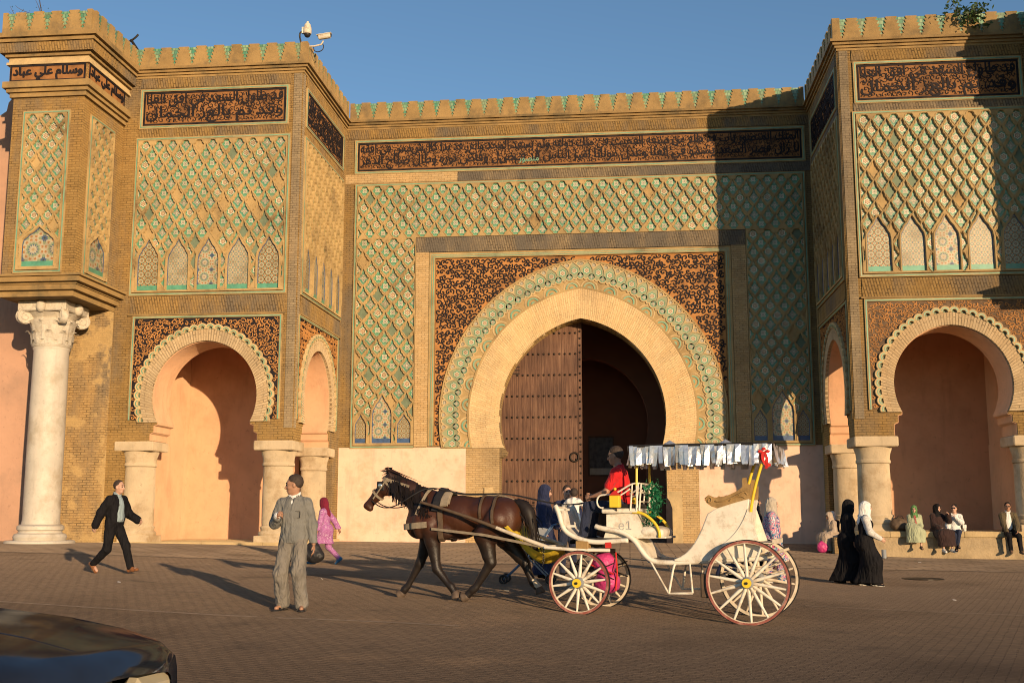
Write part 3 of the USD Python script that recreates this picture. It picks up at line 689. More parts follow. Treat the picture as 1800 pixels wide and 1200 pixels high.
# plain foot of the wall
part(gate, 'plaster_dado', FC.slab(rect(XL, -.4, -5.82, 3.70), 0, .035), MAT['pink_plaster'])
part(gate, 'plaster_dado', FC.slab(rect(2.45, -.4, XR, 3.70), 0, .035), MAT['pink_plaster'])
part(gate, 'brick_pier', FC.slab(rect(-5.815, -.4, CX - 2.97, 3.65).difference(hole), 0, .045), MAT['pale_brick'])
part(gate, 'brick_pier', FC.slab(rect(CX + 2.97, -.4, 2.445, 3.65).difference(hole), 0, .045), MAT['pale_brick'])
for s in (-1, 1):
    xa, xb = (CX + s * 2.97, CX + s * 3.5)
    g = rect(min(xa, xb), .1, max(xa, xb), 2.1) if s > 0 else Polygon([(xb, 1.2), (xb, 2.25), (xa - .25, 2.25), (xa - .14, 1.95), (xa - .3, 1.7), (xa, 1.5), (xa, .1), (xb, .1)])
    part(gate, 'guard_stone', FC.slab(g, .02, .11), MAT['cream_stone'])
part(gate, 'rubber_buffer', FC.put(extr(Polygon([(1.28, .2), (1.28, 1.95), (1.42, 1.75), (1.50, 1.5), (1.50, .35), (1.44, .2)]), -.6, .16)), MAT['black_glaze'])
# wooden leaf, closed on the left half
def wood():
    n, l = {'tc': ('texture_coordinate', {})}, []
    n['mp'] = ('mapping', {'scale': (9.0, 9.0, .5)}); l.append(('tc.object', 'mp.vector'))
    n['n1'] = ('noise_texture', {'scale': 2.2, 'detail': 9.0, 'roughness': .7}); l.append(('mp.vector', 'n1.vector'))
    n['r1'] = ('rgb_ramp', {'ramp': [(.25, (.045, .02, .012)), (.48, (.125, .062, .036)), (.62, (.19, .105, .062)), (.78, (.26, .165, .105))]}); l.append(('n1.fac', 'r1.fac'))
    n['n2'] = ('noise_texture', {'scale': 1.1, 'detail': 5.0}); l.append(('tc.object', 'n2.vector'))
    n['r2'] = ('rgb_ramp', {'ramp': [(.3, (.6, .55, .55)), (.7, (1.15, 1.1, 1.05))]}); l.append(('n2.fac', 'r2.fac'))
    n['m'] = ('mix', {'mix_type': 'multiply', 'fac': .9}); l += [('r1.color', 'm.color1'), ('r2.color', 'm.color2')]
    n['bp'] = ('bump', {'strength': .6, 'distance': .01}); l += [('n1.fac', 'bp.height'), ]
    n['p'] = ('principled_bsdf', {'roughness': .6, 'specular_ior_level': .3}); l += [('m.color', 'p.base_color'), ('bp.normal', 'p.normal')]
    MAT['door_wood'] = usdkit.material(stage, L + 'door_wood', n, l, surface='p.BSDF')
wood()
leaf = part(gate, 'door', FC.slab(unary_union([hole]).buffer(.1).intersection(rect(-9, -.2, -1.66, 9)), -.90, -.83), MAT['door_wood'])
rng = np.random.default_rng(3)
clip_ = hole.buffer(.08).intersection(rect(-9, .33, -1.66, 9))
x = CX - 3.1
while x < -1.66:
    w = rng.uniform(.125, .17)
    for g in polys(rect(x + .006, .33, min(x + w, -1.80), 9).intersection(clip_)): part(leaf, 'plank', FC.slab(g, -.829, -.80 + rng.uniform(0, .012)), MAT['door_wood'])
    x += w
part(leaf, 'closing_stile', FC.slab(rect(-1.80, .33, -1.66, 9).intersection(clip_), -.829, -.765), MAT['door_wood'])
hd = trimesh.creation.icosphere(subdivisions=1, radius=.042)
nails = []
for z in np.arange(.95, 8.2, .775):
    for x in np.arange(-4.62, -1.85, .195):
        if clip_.buffer(-.1).contains(Point(x, z)): c = hd.copy(); c.apply_translation((x, .785, z)); nails.append(c)
for z in np.arange(.7, 8.1, .26):
    c = hd.copy(); c.apply_translation((-1.73, .765, z)); nails.append(c)
part(leaf, 'nail_head', cat_(nails), MAT['iron'], smooth=True, kind='stuff')
th = np.linspace(0, 2 * PI, 25)[:-1]
part(leaf, 'knocker', tube(np.stack([-1.95 + .15 * np.cos(th), np.full(24, .75), 3.36 + .16 * np.sin(th)], 1), .03, closed=True), MAT['iron'], smooth=True)
part(leaf, 'hinge_strap', cat_([FC.slab(rect(-4.35, 6.42 + .12 * k, -3.95, 6.46 + .12 * k), -.8, -.77) for k in range(3)]), MAT['iron'])
leaf2 = part(gate, 'door', bx(1.42, 1.50, .95, 3.7, .35, 6.9), MAT['door_wood'], label='open leaf folded back inside the dark passage')
# passage behind
pas = man_box(-5.4, 2.3, 1.1, 8.2, 0, 9.4) - man_box(-5.1, 2.0, 1.0, 7.9, .1, 9.1)
part(gate, 'passage', (np.asarray(pas.to_mesh().vert_properties[:, :3]), np.asarray(pas.to_mesh().tri_verts)), MAT['interior_plaster'])
inner_arch = FC.slab(rect(-5.05, .35, 1.95, 9.05).difference(unary_union([Polygon(arc_pts(-1.5, 4.9, 2.3, .4, 4.0)), rect(-3.7, 0, .7, 4.2)])), -5.6, -5.0)
part(gate, 'inner_arch', inner_arch, MAT['interior_plaster'])
pf = thing('framed_picture', 'framed dark picture hanging inside the gate passage', 'picture', loc=(-1.15, 7.82, 3.75))
part(pf, 'picture_frame', cat_([bx(-.55, .55, -.03, .03, .78, .84), bx(-.55, .55, -.03, .03, -.84, -.78), bx(-.55, -.49, -.03, .03, -.78, .78), bx(.49, .55, -.03, .03, -.78, .78)]), MAT['door_wood'])
plain('picture_print', (.10, .085, .08), var=.9, scale=5.0, rough=.5)
part(pf, 'print', bx(-.488, .488, -.012, .03, -.5, .778), MAT['picture_print']); part(pf, 'caption_strip', bx(-.488, .488, -.012, .03, -.778, -.503), MAT['marble'])
cb = thing('wooden_counter', 'low wooden counter standing in the gate passage', 'counter', loc=(-1.3, 6.6, gz(-1.3, 6.6)))
part(cb, 'counter_top', cham(-.9, .9, -.35, .35, 1.0, 1.08, .015), MAT['door_wood'])
part(cb, 'front_panel', bx(-.82, .82, -.28, -.24, .1, 1.0), MAT['door_wood'])
for s in (-1, 1): part(cb, 'leg', bx(s * .8 - .05, s * .8 + .05, -.27, .27, 0, 1.0), MAT['door_wood'])

# ---------------------------------------------------------------- the two flanking towers
def column(owner, x, y, zb, zt, r, square=True, mat='column_stone'):
    zc = zt - .30
    c = part(owner, 'column', lathe([(0, zb + .5), (r * .98, zb + .5), (r, zb + .62), (r, (zb + zc) / 2), (r * .97, zc - .5), (0, zc - .5)], 40, (x, y, 0)), MAT[mat], smooth=40)
    part(c, 'base', cat_([cham(x - r * 1.18, x + r * 1.18, y - r * 1.18, y + r * 1.18, zb - .15, zb + .2, .02),
                          lathe([(0, zb + .2), (r * 1.16, zb + .2), (r * 1.2, zb + .26), (r * 1.14, zb + .32), (r * 1.04, zb + .35), (r * 1.06, zb + .42), (r * 1.1, zb + .46), (r * 1.02, zb + .5), (0, zb + .5)], 40, (x, y, 0))]), MAT[mat], smooth=40)
    part(c, 'capital', lathe([(0, zc - .5), (r * .97, zc - .5), (r * 1.05, zc - .47), (r * 1.05, zc - .40), (r * 1.0, zc - .37), (r * 1.04, zc - .2), (r * 1.14, zc - .06), (r * 1.16, zc), (0, zc)], 40, (x, y, 0)), MAT[mat], smooth=40)
    part(c, 'abacus', cham(x - r * 1.32, x + r * 1.32, y - r * 1.32, y + r * 1.32, zc + .002, zt, .03), MAT[mat])
def tower(left):
    sx = -1 if left else 1
    X0 = XL if left else XR
    dz = 0.0 if left else .12
    ux = lambda a, b: (min(X0 + sx * a, X0 + sx * b), max(X0 + sx * a, X0 + sx * b))
    t = thing('gate_tower', 'left gate tower with five mosaic niches above its lit horseshoe arch' if left else 'right gate tower half in shade, its raised arch sheltering seated people', 'gate tower', 'square towers flanking the central gate wall')
    faces = [(FLF, lambda a: X0 + sx * a, 6.1, True), (FLS if left else FRS, (lambda a: -a) if left else (lambda a: a), 5.75, False)]
    fl = .44 if left else .80
    outer = man_box(*ux(0, 6.1), -D, 1.2, -.6, 15.72)
    room = man_box(*ux(1.2, 5.35), -D + 1.35, -.9, fl, 7.5)
    def arch_poly(c, hw):
        zc = 5.02 + dz; ft = 4.2 + dz
        a = arc_pts(c, zc, hw, .06, ft, 40)
        w = abs(a[0][0] - c)
        return a, unary_union([Polygon(a).buffer(.002), Polygon([(c - w, ft + .01), (c - w, ft - .06), (c - w - .12, ft - .10), (c - w - .12, ft - .30), (c - w - .24, ft - .36), (c - w - .24, 3.6), (c + w + .24, 3.6), (c + w + .24, ft - .36), (c + w + .12, ft - .30), (c + w + .12, ft - .10), (c + w, ft - .06), (c + w, ft + .01)])])
    cuts, lin = [], []
    for f, U, wd, front in faces:
        c = U(2.93 if front else 3.12); hw = 1.73 if front else 1.72
        a, H = arch_poly(c, hw)
        lo, hi = sorted((U(-.2), U(5.62))) if front else sorted((U(1.0), U(6.2)))
        Hl = unary_union([H, rect(lo, -1, hi, 3.602)])
        cuts.append(MF(f.put(extr(Hl, -1.5 if front else -1.35, .3))))
        lin.append((f, H, a, c, hw, front))
    mass = outer - room - cuts[0] - cuts[1] - man_box(*ux(-.2, 5.35), -D - .5, -.9, fl - .35, 3.6)
    def tm(m): g = m.to_mesh(); return TM(g.vert_properties[:, :3], g.tri_verts)
    part(t, 'wall', tm(mass), MAT['ochre_brick'])
    shell = room - man_box(*[v + s * .02 for v, s in zip(ux(1.2, 5.35), (1, -1))], -D + 1.37, -.92, fl, 7.48)
    shell = shell - cuts[0] - cuts[1] - man_box(*ux(-.2, 5.30), -D - .5, -.95, fl - .35, 3.6)
    part(t, 'inner_wall', tm(shell), MAT['niche_plaster'])
    part(t, 'inner_wall', bx(*ux(1.25, 5.3), -.93, -.905, fl, 3.62), MAT['niche_plaster']); part(t, 'inner_wall', bx(*ux(5.3, 5.34), -D + .7, -.905, fl, 3.62), MAT['niche_plaster'])
    for f, H, a, c, hw, front in lin:
        depth = 1.35 if front else 1.2
        lining = H.difference(H.buffer(-.02)).difference(rect(c - 9, 3.5, c + 9, 3.63))
        part(t, 'soffit', f.slab(lining, -depth, -.03), MAT['niche_plaster'])
    for f, U, wd, front in faces:
        S = lambda a, b: sorted((U(a), U(b)))
        c = U(2.93 if front else 3.12); hw = 1.73 if front else 1.72
        m0, m1 = (.46, 5.5) if front else (.5, 5.38)
        e0, e1 = (.03, 6.05) if front else (.02, 5.72)
        # courses of standing brick
        for z0, z1, mt in ((15.37, 15.715, 'standing_brick'), (13.64, 13.99, 'standing_brick' if left else 'stained_standing_brick'), (7.72, 8.28, 'standing_brick')):
            part(t, 'soldier_course', f.slab(rect(S(m0 - .05, m1 + .05)[0], z0 + dz * (z0 < 13), S(m0 - .05, m1 + .05)[1], z1 + dz * (z1 < 13.5)), 0, .035), MAT[mt])
        part(t, 'drip_course', f.slab(rect(S(m0 - .1, m1 + .1)[0], 7.655 + dz, S(m0 - .1, m1 + .1)[1], 7.71 + dz), 0, .085), MAT['ledge_render'])
        for a, b in ((e0, m0 - .16), (m1 + .16, e1)):
            if not left and front: mt = 'grey_brick'
            elif left and front and a < .1: mt = 'grey_brick'
            elif left and not front and a > 3: mt = 'grey_brick'
            else: mt = 'ochre_brick'
            part(t, 'brick_strip', f.slab(rect(S(a, b)[0], 4.0 + dz, S(a, b)[1], 15.715), 0, .03), MAT[mt])
        i0, i1 = S(m0 + .1, m1 - .08)
        frame(t, f, i0 - .02, i1 + .02, 14.06, 15.24, w=.10)
        inscription(t, f, i0, i1, 14.08, 15.22, ['قد طاول السعد في افق العلا', 'وقد تم بالعز الجمال'] if front else ['الملك السعيد قد طال', 'العلا والعز والفضل'], 21 + front + 5 * left)
        p0, p1 = S(m0, m1); zb, zt = 8.42 + dz, 13.54 + dz * .5
        pit = (p1 - p0) / 5
        nic = [niche_shape(p0 + (k + .5) * pit, zb + .06, zb + 1.78, pit * .70) for k in range(5)]
        net_panel(t, f, rect(p0, zb, p1, zt), nic, w=.475, h2=.66, budget=150)
        for k, s in enumerate(nic): niche(t, f, s, ['star_mosaic', 'small_star_mosaic', 'rosette_mosaic', 'small_star_mosaic', 'star_mosaic'][k], period=pit * .7)
        frame(t, f, p0 - .02, p1 + .02, zb - .02, zt + .02, w=.09)
        # arch: ring, chain of lobes, spandrel
        zc, ft = 5.02 + dz, 4.2 + dz
        ai, ao = arc_pts(c, zc, hw, .06, ft), arc_pts(c, zc, hw + .38, .06, ft)
        m, uv = ring(f, ai, ao, -.3, .075)
        part(t, 'arch_ring', m, MAT['tower_arch_brick'], uv=uv)
        s0, s1 = S(.53 if front else .62, 5.42 if front else 5.58)
        s0, s1 = max(s0, c - 2.42), min(s1, c + 2.42)
        path = arc_pts(c, zc, hw + .41, .06, ft + .08, 200)
        L_ = LineString(path); nlob = 31; stp = L_.length / nlob
        pin = LineString(arc_pts(c, zc, hw + .395, .06, ft + .08, 200))
        lob, sml = [], []
        for k in range(nlob + 1):
            p = L_.interpolate(k * stp); lob.append(p.buffer(.165, quad_segs=4))
        for k in range(nlob + 1):
            p = pin.interpolate(min(1, (k) / nlob), normalized=True); sml.append(p.buffer(.078, quad_segs=4))
        up_ = rect(c - 9, ft, c + 9, 20)
        lobes = unary_union(lob).intersection(up_)
        chain = lobes.difference(unary_union(sml)).difference(Polygon(ao))
        part(t, 'lobed_chain', f.slab(chain, -.01, .12), MAT['cream_stone'])
        gl = unary_union([x.buffer(-.052).difference(x.buffer(-.078)) for x in lob]).difference(Polygon(ao).buffer(.05)).intersection(up_).intersection(chain.buffer(-.01))
        part(t, 'green_line', f.slab(gl, .11, .126), MAT['green_glaze'], kind='stuff')
        part(t, 'lobe_recess', f.slab(unary_union(sml).buffer(.01).intersection(up_).difference(Polygon(ao)), -.01, .02), MAT['dull_green_tile'], kind='stuff')
        sp = rect(s0, 4.28 + dz, s1, 7.55 + dz).difference(lobes.buffer(.004)).difference(Polygon(ao))
        sp = unary_union([p for p in polys(sp) if p.area > .05])
        spandrel(t, f, sp, 31 + front + 7 * left, pitch=.145, th=.024, o=.03, field='black_glaze' if left or not front else 'worn_clay', ink='orange_clay')
        frame(t, f, s0, s1, 4.27 + dz, 7.56 + dz, w=.085, sides='lrt')
    ledges(t, PLAN_ALL, rect(-16.6 if left else XR - .25, -D - .25, XL + .25 if left else RX1, 1.3), PROF, PMAT)
    if left: ff = Face((0, -D, 0), (1, 0, 0), (0, -1, 0)); parapet(t, ff, LX0 + .2, XL + .155, seed=2); parapet(t, FLS, -D - .155, -.22, seed=3)
    else: parapet(t, FLF, XR - .155, RX1 - .2, seed=4); parapet(t, FRS, .22, D + .155, seed=5)
    part(t, 'roof', bx(*ux(.1, 6.0), -D + .1, 1.1, 15.722, 15.95), MAT['ledge_render'])
    # columns on the platform
    for a, v, r in ((.62, 5.14, .485), (5.2, 5.14, .485), (.52, 1.42, .45)):
        column(t, X0 + sx * a, -v, fl, 3.602, r)
    # platform with its stone edge
    g0 = -.25
    part(t, 'platform', bx(*ux(-.02, 6.05), -D - .0, -.2, g0, fl - .004), MAT['cream_stone'])
    x0, x1 = ux(-.12, 6.1)
    rg = np.random.default_rng(8 + left); x = x0
    while x < x1 - .2:
        w = min(rg.uniform(.75, 1.25), x1 - x)
        if x1 - x - w < .4: w = x1 - x
        hgt = .16 if not left else .13
        part(t, 'coping_stone', cham(x + .004, x + w - .004, -D - .22 - (0 if left else .18), -D + .35, fl - hgt, fl + rg.uniform(0, .008), .012), MAT['cream_stone'])
        x += w
    y = -D + .36
    while y < -.3:
        w = min(rg.uniform(.7, 1.1), -.2 - y)
        part(t, 'coping_stone', cham(*((XL - .35, XL + .16) if left else (XR - .16, XR + .35)), y + .004, y + w - .004, fl - .14, fl + .006, .012), MAT['cream_stone'])
        y += w
    if not left:
        part(t, 'platform_face', bx(x0, x1, -D - .34, -D + .3, g0, fl - .165), MAT['rough_render'])
        part(t, 'platform_face', bx(XR - .10, XR + .3, -D + .31, -.2, g0, fl - .145), MAT['rough_render'])
    return t
TL = tower(True); TR = tower(False)

# ---------------------------------------------------------------- corner pavilions on marble columns
def pavilion(left):
    g = PIER_L if left else PIER_R
    x0, y0, x1, y1 = g.bounds; xc = (x0 + x1) / 2
    t = thing('corner_pavilion', 'tall corner pavilion carried by one white marble column, left of the gate' if left else 'matching corner pavilion right of the gate, beyond the shaded tower', 'pavilion', 'corner pavilions on marble columns')
    part(t, 'wall', bx(x0, x1, y0, y1 + .5, 8.38, 15.0), MAT['ochre_brick'])
    prof = [(14.10, 14.24, .09), (14.24, 14.36, .17), (14.36, 14.56, .26), (14.56, 15.12, .12), (15.12, 15.2, .20), (15.2, 15.36, .15), (15.36, 15.46, .24), (15.46, 15.78, .36), (15.78, 15.9, .42), (15.9, ZL, .52)]
    mats = ['ochre_render', 'ochre_render', 'ochre_render', 'ochre_brick', 'cream_stone', 'cream_stone', 'ledge_render', 'standing_brick', 'ledge_render', 'ledge_render']
    reg = rect(x0 - 2, y0 - 2, LX0 + .6, -D - .02) if left else rect(RX1 - .6, y0 - 2, x1 + 2, -D - .02)
    ledges(t, unary_union([g, rect(x0, -D - 1, x1, 0)]), reg, prof, mats)
    part(t, 'wall', bx(x0, x1, -D, 1.2, -.6, 15.7), MAT['ochre_brick'])
    corb = [(7.80, 7.98, .02), (7.98, 8.14, .16), (8.14, 8.20, .2), (8.20, 8.36, .34), (8.36, 8.42, .42)]
    ledges(t, unary_union([g, rect(x0, -D - 1, x1, 0)]), reg, corb, ['ledge_render'] * 5)
    ff = Face((0, y0, 0), (1, 0, 0), (0, -1, 0)); fs = Face((x1 if left else x0, 0, 0), (0, 1, 0) if left else (0, -1, 0), (1, 0, 0) if left else (-1, 0, 0))
    for k, (f, a, b) in enumerate([(ff, x0, x1), (fs, *( (y0, -D - .3) if left else (D + .3, -y0)))]):
        inscription(t, f, a - (.08 if k == 0 or left else -.1), b + (.08 if k == 0 or not left else -.1), 14.57, 15.11, ['وسلام علي عباد'], 41 + k, o=.155, sprigs=False)
        c = (a + b) / 2; w = (b - a) * .58
        net_panel(t, f, rect(c - w / 2, 8.62, c + w / 2, 13.55), [niche_shape(c, 8.72, 9.95, w * .78)], w=w / 3, h2=.56, budget=70)
        niche(t, f, niche_shape(c, 8.72, 9.95, w * .78), 'rosette_mosaic')
        frame(t, f, c - w / 2 - .02, c + w / 2 + .02, 8.6, 13.57, w=.08)
        parapet(t, f, a - .3 if k == 0 or left else a - .0, b + (.3 if k == 0 or not left else 0), o=.40, seed=50 + k)
    part(t, 'eroded_wall', bx(x0 - .2, x1, -D - .28, -D + .1, -.3, 7.795) if left else bx(x0, x1 + .2, -D - .28, -D + .1, -.3, 7.795), MAT['eroded_brick'])
    # column with a volute capital
    cx, cy, zb, r = (xc - .12 if left else xc + .12), -7.2, .38, .54
    col = part(t, 'marble_column', lathe([(0, 1.0), (r * 1.03, 1.0), (r * 1.03, 1.06), (r, 1.12), (r * 1.0, 3.5), (r * .965, 6.32), (r * 1.02, 6.36), (r * 1.02, 6.42), (0, 6.42)], 48, (cx, cy, 0)), MAT['marble'], smooth=40)
    part(col, 'base', lathe([(0, zb - .4), (1.02, zb - .4), (1.02, zb + .1), (.98, zb + .14), (.74, zb + .14), (.78, zb + .24), (.74, zb + .33), (.64, zb + .36), (.62, zb + .42), (.68, zb + .46), (.68, zb + .56), (.60, zb + .62), (0, zb + .62)], 48, (cx, cy, 0)), MAT['marble'], smooth=40)
    bell = lathe([(0, 6.42), (.57, 6.42), (.60, 6.48), (.56, 6.55), (.58, 6.9), (.66, 7.1), (.70, 7.22), (.62, 7.3), (.72, 7.4), (.78, 7.46), (0, 7.46)], 48, (cx, cy, 0))
    cap = part(col, 'capital', bell, MAT['carved_marble'], smooth=40)
    lv = []
    for row, (zr, hr, nn_, rr) in enumerate(((6.5, .42, 10, .57), (6.62, .62, 10, .575))):
        for k in range(nn_):
            a = (k + .5 * row) / nn_ * 2 * PI
            pts = [(rr + .015, 0), (rr + .03, hr * .4), (rr + .06, hr * .75), (rr + .15, hr * .98), (rr + .2, hr * .9)]
            cl = np.array([[cx + math.cos(a) * p, cy + math.sin(a) * p, zr + q] for p, q in pts])
            sd = np.array([-math.sin(a), math.cos(a), 0]) * .13
            wv = [.9, 1.1, 1.0, .6, .2]; V = np.vstack([[c_ - sd * w_, c_ + sd * w_ , c_ + np.array([math.cos(a), math.sin(a), 0]) * .03] for c_, w_ in zip(cl, wv)])
            F = []
            for j in range(4):
                i = 3 * j
                for p, q in ((0, 2), (2, 1)): F += [[i + p, i + q, i + 3 + q], [i + p, i + 3 + q, i + 3 + p]]
            lv.append(TM(V, F))
    part(cap, 'acanthus', cat_(lv), MAT['carved_marble'])
    for k in range(4):
        a = PI / 4 + k * PI / 2; d = np.array([math.cos(a), math.sin(a), 0]); s = np.array([-d[1], d[0], 0]); ctr = np.array([cx, cy, 7.33]) + d * .86
        sp = [ctr + (d * math.cos(q) + np.array([0, 0, 1]) * math.sin(q)) * rr_ for q, rr_ in zip(np.linspace(.5 * PI + .3, -3.6 * PI, 40), np.linspace(.26, .04, 40))]
        disc = trimesh.creation.cylinder(.235, .16, sections=28); M = np.eye(4); M[:3, 0], M[:3, 1], M[:3, 2], M[:3, 3] = d, [0, 0, 1], s, ctr; disc.apply_transform(M)
        scroll = cat_([tube([p + s * e for p in sp], .026, 6) for e in (-.085, .085)])
        arm = ribbon([ctr + d * -.3 + [0, 0, .32], ctr + d * -.02 + [0, 0, .3], ctr + d * .18 + [0, 0, .2]], .2, .07, d * .01 + np.array([0, 0, 1]))
        part(cap, 'volute', cat_([disc, scroll, arm]), MAT['carved_marble'], smooth=50)
        a2 = k * PI / 2; d2 = np.array([math.cos(a2), math.sin(a2), 0])
        fl = trimesh.creation.icosphere(subdivisions=2, radius=.15); fl.apply_scale((1, 1, 1.3)); fl.apply_translation(np.array([cx, cy, 7.62]) + d2 * .80); part(cap, 'fleuron', fl, MAT['carved_marble'], smooth=True)
    part(cap, 'abacus', cham(cx - .78, cx + .78, cy - .78, cy + .78, 7.48, 7.795, .03), MAT['carved_marble'])
    part(t, 'roof', bx(x0, x1, y0, 0, 15.0, 15.95), MAT['ledge_render'])
    return t
pavilion(True); pavilion(False)
fwall = thing('plaster_wall', 'pink plastered town wall at the far left with a stepped top', 'wall')
part(fwall, 'wall', bx(-46, -18.92, -5.2, -4.3, -.5, 14.3), MAT['far_plaster'])
for k in range(12):
    x = -20.65 - k * 2.1
    part(fwall, 'merlon', Face((x, -5.2, 0), (1, 0, 0), (0, -1, 0)).slab(Polygon([(-.75, 14.3), (-.75, 14.8), (-.45, 15.0), (-.4, 15.3), (-.2, 15.55), (.05, 15.6), (.3, 15.3), (.4, 15.0), (.7, 14.8), (.7, 14.3)]), -.9, 0), MAT['far_plaster'])
bwall = thing('plaster_wall', 'plastered town wall running on beyond the right pavilion', 'wall')
part(bwall, 'wall', bx(15.17, 46, -5.2, -4.3, -.8, 14.3), MAT['far_plaster'])
# ---------------------------------------------------------------- bodies: blended distance fields turned into one skin
V3 = lambda *a: np.array(a, float)
class Cap:
    def __init__(s, a, b, ra, rb=None, flat=None):
        s.a, s.b, s.ra, s.rb = V3(*a), V3(*b), ra, ra if rb is None else rb
        s.flat = flat
    def bounds(s):
        r = max(s.ra, s.rb) * (max(1, s.flat[1]) if s.flat else 1); return np.minimum(s.a, s.b) - r, np.maximum(s.a, s.b) + r
    def __call__(s, p):
        ab = s.b - s.a; t = np.clip(((p - s.a) @ ab) / max(ab @ ab, 1e-9), 0, 1)
        q = p - s.a - t[..., None] * ab
        k = 1.0
        if s.flat is not None:
            w = V3(*s.flat[0]); w /= np.linalg.norm(w); q = q + ((q @ w) * (1 / s.flat[1] - 1))[..., None] * w; k = min(1, s.flat[1])
        return (np.linalg.norm(q, axis=-1) - (s.ra + (s.rb - s.ra) * t)) * k
class Ell:
    def __init__(s, c, r, R=None): s.c, s.r, s.R = V3(*c), V3(*r), R
    def bounds(s): m = s.r.max(); return s.c - m, s.c + m
    def __call__(s, p):
        q = p - s.c
        if s.R is not None: q = q @ s.R
        k0 = np.linalg.norm(q / s.r, axis=-1); k1 = np.linalg.norm(q / s.r ** 2, axis=-1)
        return k0 * (k0 - 1) / np.maximum(k1, 1e-6)
def smin(a, b, k):
    h = np.clip(.5 + .5 * (b - a) / k, 0, 1); return b * (1 - h) + a * h - k * h * (1 - h)
def field(prims, k):
    def f(p):
        d = None
        for q in prims:
            kk = k
            if isinstance(q, tuple): q, kk = q
            e = q(p); d = e if d is None else smin(d, e, kk)
        return d
    return f
def nets(f, lo, hi, h):
    lo, hi = np.asarray(lo) - 2 * h, np.asarray(hi) + 2 * h
    B = 6; nb = np.ceil(((hi - lo) / h + 1) / B).astype(int); n = nb * B
    ax = [lo[i] + h * np.arange(n[i]) for i in range(3)]
    bc = [lo[i] + h * (np.arange(nb[i]) * B + (B - 1) / 2) for i in range(3)]
    db = f(np.stack(np.meshgrid(*bc, indexing='ij'), -1))
    act = np.abs(db) < h * B * 1.15 + .012
    big = lambda a: a.repeat(B, 0).repeat(B, 1).repeat(B, 2)
    d = np.where(big(db) < 0, -1.0, 1.0); am = np.argwhere(big(act))
    d[tuple(am.T)] = f(lo + h * am)
    s = d < 0
    c = [s[i:n[0] - 1 + i, j:n[1] - 1 + j, k:n[2] - 1 + k] for i in (0, 1) for j in (0, 1) for k in (0, 1)]
    cnt = sum(x.astype(np.int8) for x in c); mix = (cnt > 0) & (cnt < 8)
    I = np.argwhere(mix); ids = np.full(mix.shape, -1); ids[mix] = np.arange(len(I))
    acc = np.zeros((len(I), 3)); num = np.zeros(len(I))
    for ax_ in range(3):
        o = [a for a in range(3) if a != ax_]
        for u in (0, 1):
            for v in (0, 1):
                A = I.copy(); A[:, o[0]] += u; A[:, o[1]] += v; B = A.copy(); B[:, ax_] += 1
                da, db = d[tuple(A.T)], d[tuple(B.T)]; m = (da < 0) != (db < 0)
                t = np.where(m, da / np.where(m, da - db, 1), 0)
                acc[m] += (A + (B - A) * t[:, None])[m]; num[m] += 1
    V = lo + h * acc / num[:, None]
    F = []
    for ax_ in range(3):
        o = [(ax_ + 1) % 3, (ax_ + 2) % 3]
        sl0 = [slice(None)] * 3; sl1 = [slice(None)] * 3; sl0[ax_] = slice(0, -1); sl1[ax_] = slice(1, None)
        cr = s[tuple(sl0)] != s[tuple(sl1)]
        E_ = np.argwhere(cr); E_ = E_[(E_[:, o[0]] > 0) & (E_[:, o[1]] > 0) & (E_[:, o[0]] < n[o[0]] - 1) & (E_[:, o[1]] < n[o[1]] - 1)]
        q = []
        for u, v in ((-1, -1), (0, -1), (0, 0), (-1, 0)):
            A = E_.copy(); A[:, o[0]] += u; A[:, o[1]] += v; q.append(ids[tuple(A.T)])
        q = np.stack(q, 1); inside = s[tuple(E_.T)]
        q[~inside] = q[~inside][:, ::-1]
        q = q[(q >= 0).all(1)]
        F.append(q)
    Q = np.vstack(F)
    m = trimesh.Trimesh(V, np.vstack([Q[:, [0, 1, 2]], Q[:, [0, 2, 3]]]), process=False)
    return m
def body_mesh(prims, k, h, cut=None, wrinkle=None, smooth=2):
    b = [ (q[0] if isinstance(q, tuple) else q).bounds() for q in prims]
    lo, hi = np.min([x[0] for x in b], 0), np.max([x[1] for x in b], 0)
    f0 = field(prims, k)
    f = (lambda p: cut(p, f0(p))) if cut else f0
    m = nets(f, lo - k * .5, hi + k * .5, h)
    if smooth: trimesh.smoothing.filter_taubin(m, iterations=smooth * 4)
    if wrinkle:
        amp, fr, st = wrinkle
        nv = (meshkit.fbm(m.vertices * np.array(fr), 3, st) - .5) * 2 * amp
        m.vertices = m.vertices + m.vertex_normals * nv[:, None]
    return m

# ---------------------------------------------------------------- horse and carriage share a heading
CA = V3(1.45, -25.8, -.10); HEAD = math.radians(180 - 13)          # x forward, y towards the near side
CO = CA + V3(math.sin(math.radians(13)), math.cos(math.radians(13)), 0) * .6
def car_world(s, y, z):
    c, sn = math.cos(HEAD), math.sin(HEAD); return V3(CO[0] + c * s - sn * y, CO[1] + sn * s + c * y, CO[2] + z)
CDEG = math.degrees(HEAD)
plain('white_paint', (.72, .66, .55), rough=.5, var=.14, scale=4.0, spec=.35, dirt=(.36, .27, .17), dirt_amt=.75, dscale=5.0, bump=.004, bscale=30)
plain('old_white_paint', (.64, .55, .42), rough=.55, var=.25, scale=6.0, dirt=(.30, .21, .13), dirt_amt=.7, dscale=5.0)
plain('red_rim_paint', (.27, .085, .065), rough=.5, var=.4, scale=9.0, dirt=(.45, .36, .28), dirt_amt=.5, dscale=9.0)
plain('yellow_paint', (.72, .50, .03), rough=.4, var=.15, scale=6.0, spec=.45)
plain('dark_steel', (.05, .045, .04), rough=.45, var=.3, metallic=.7)
plain('black_leather', (.022, .02, .02), rough=.5, var=.4, scale=8.0)
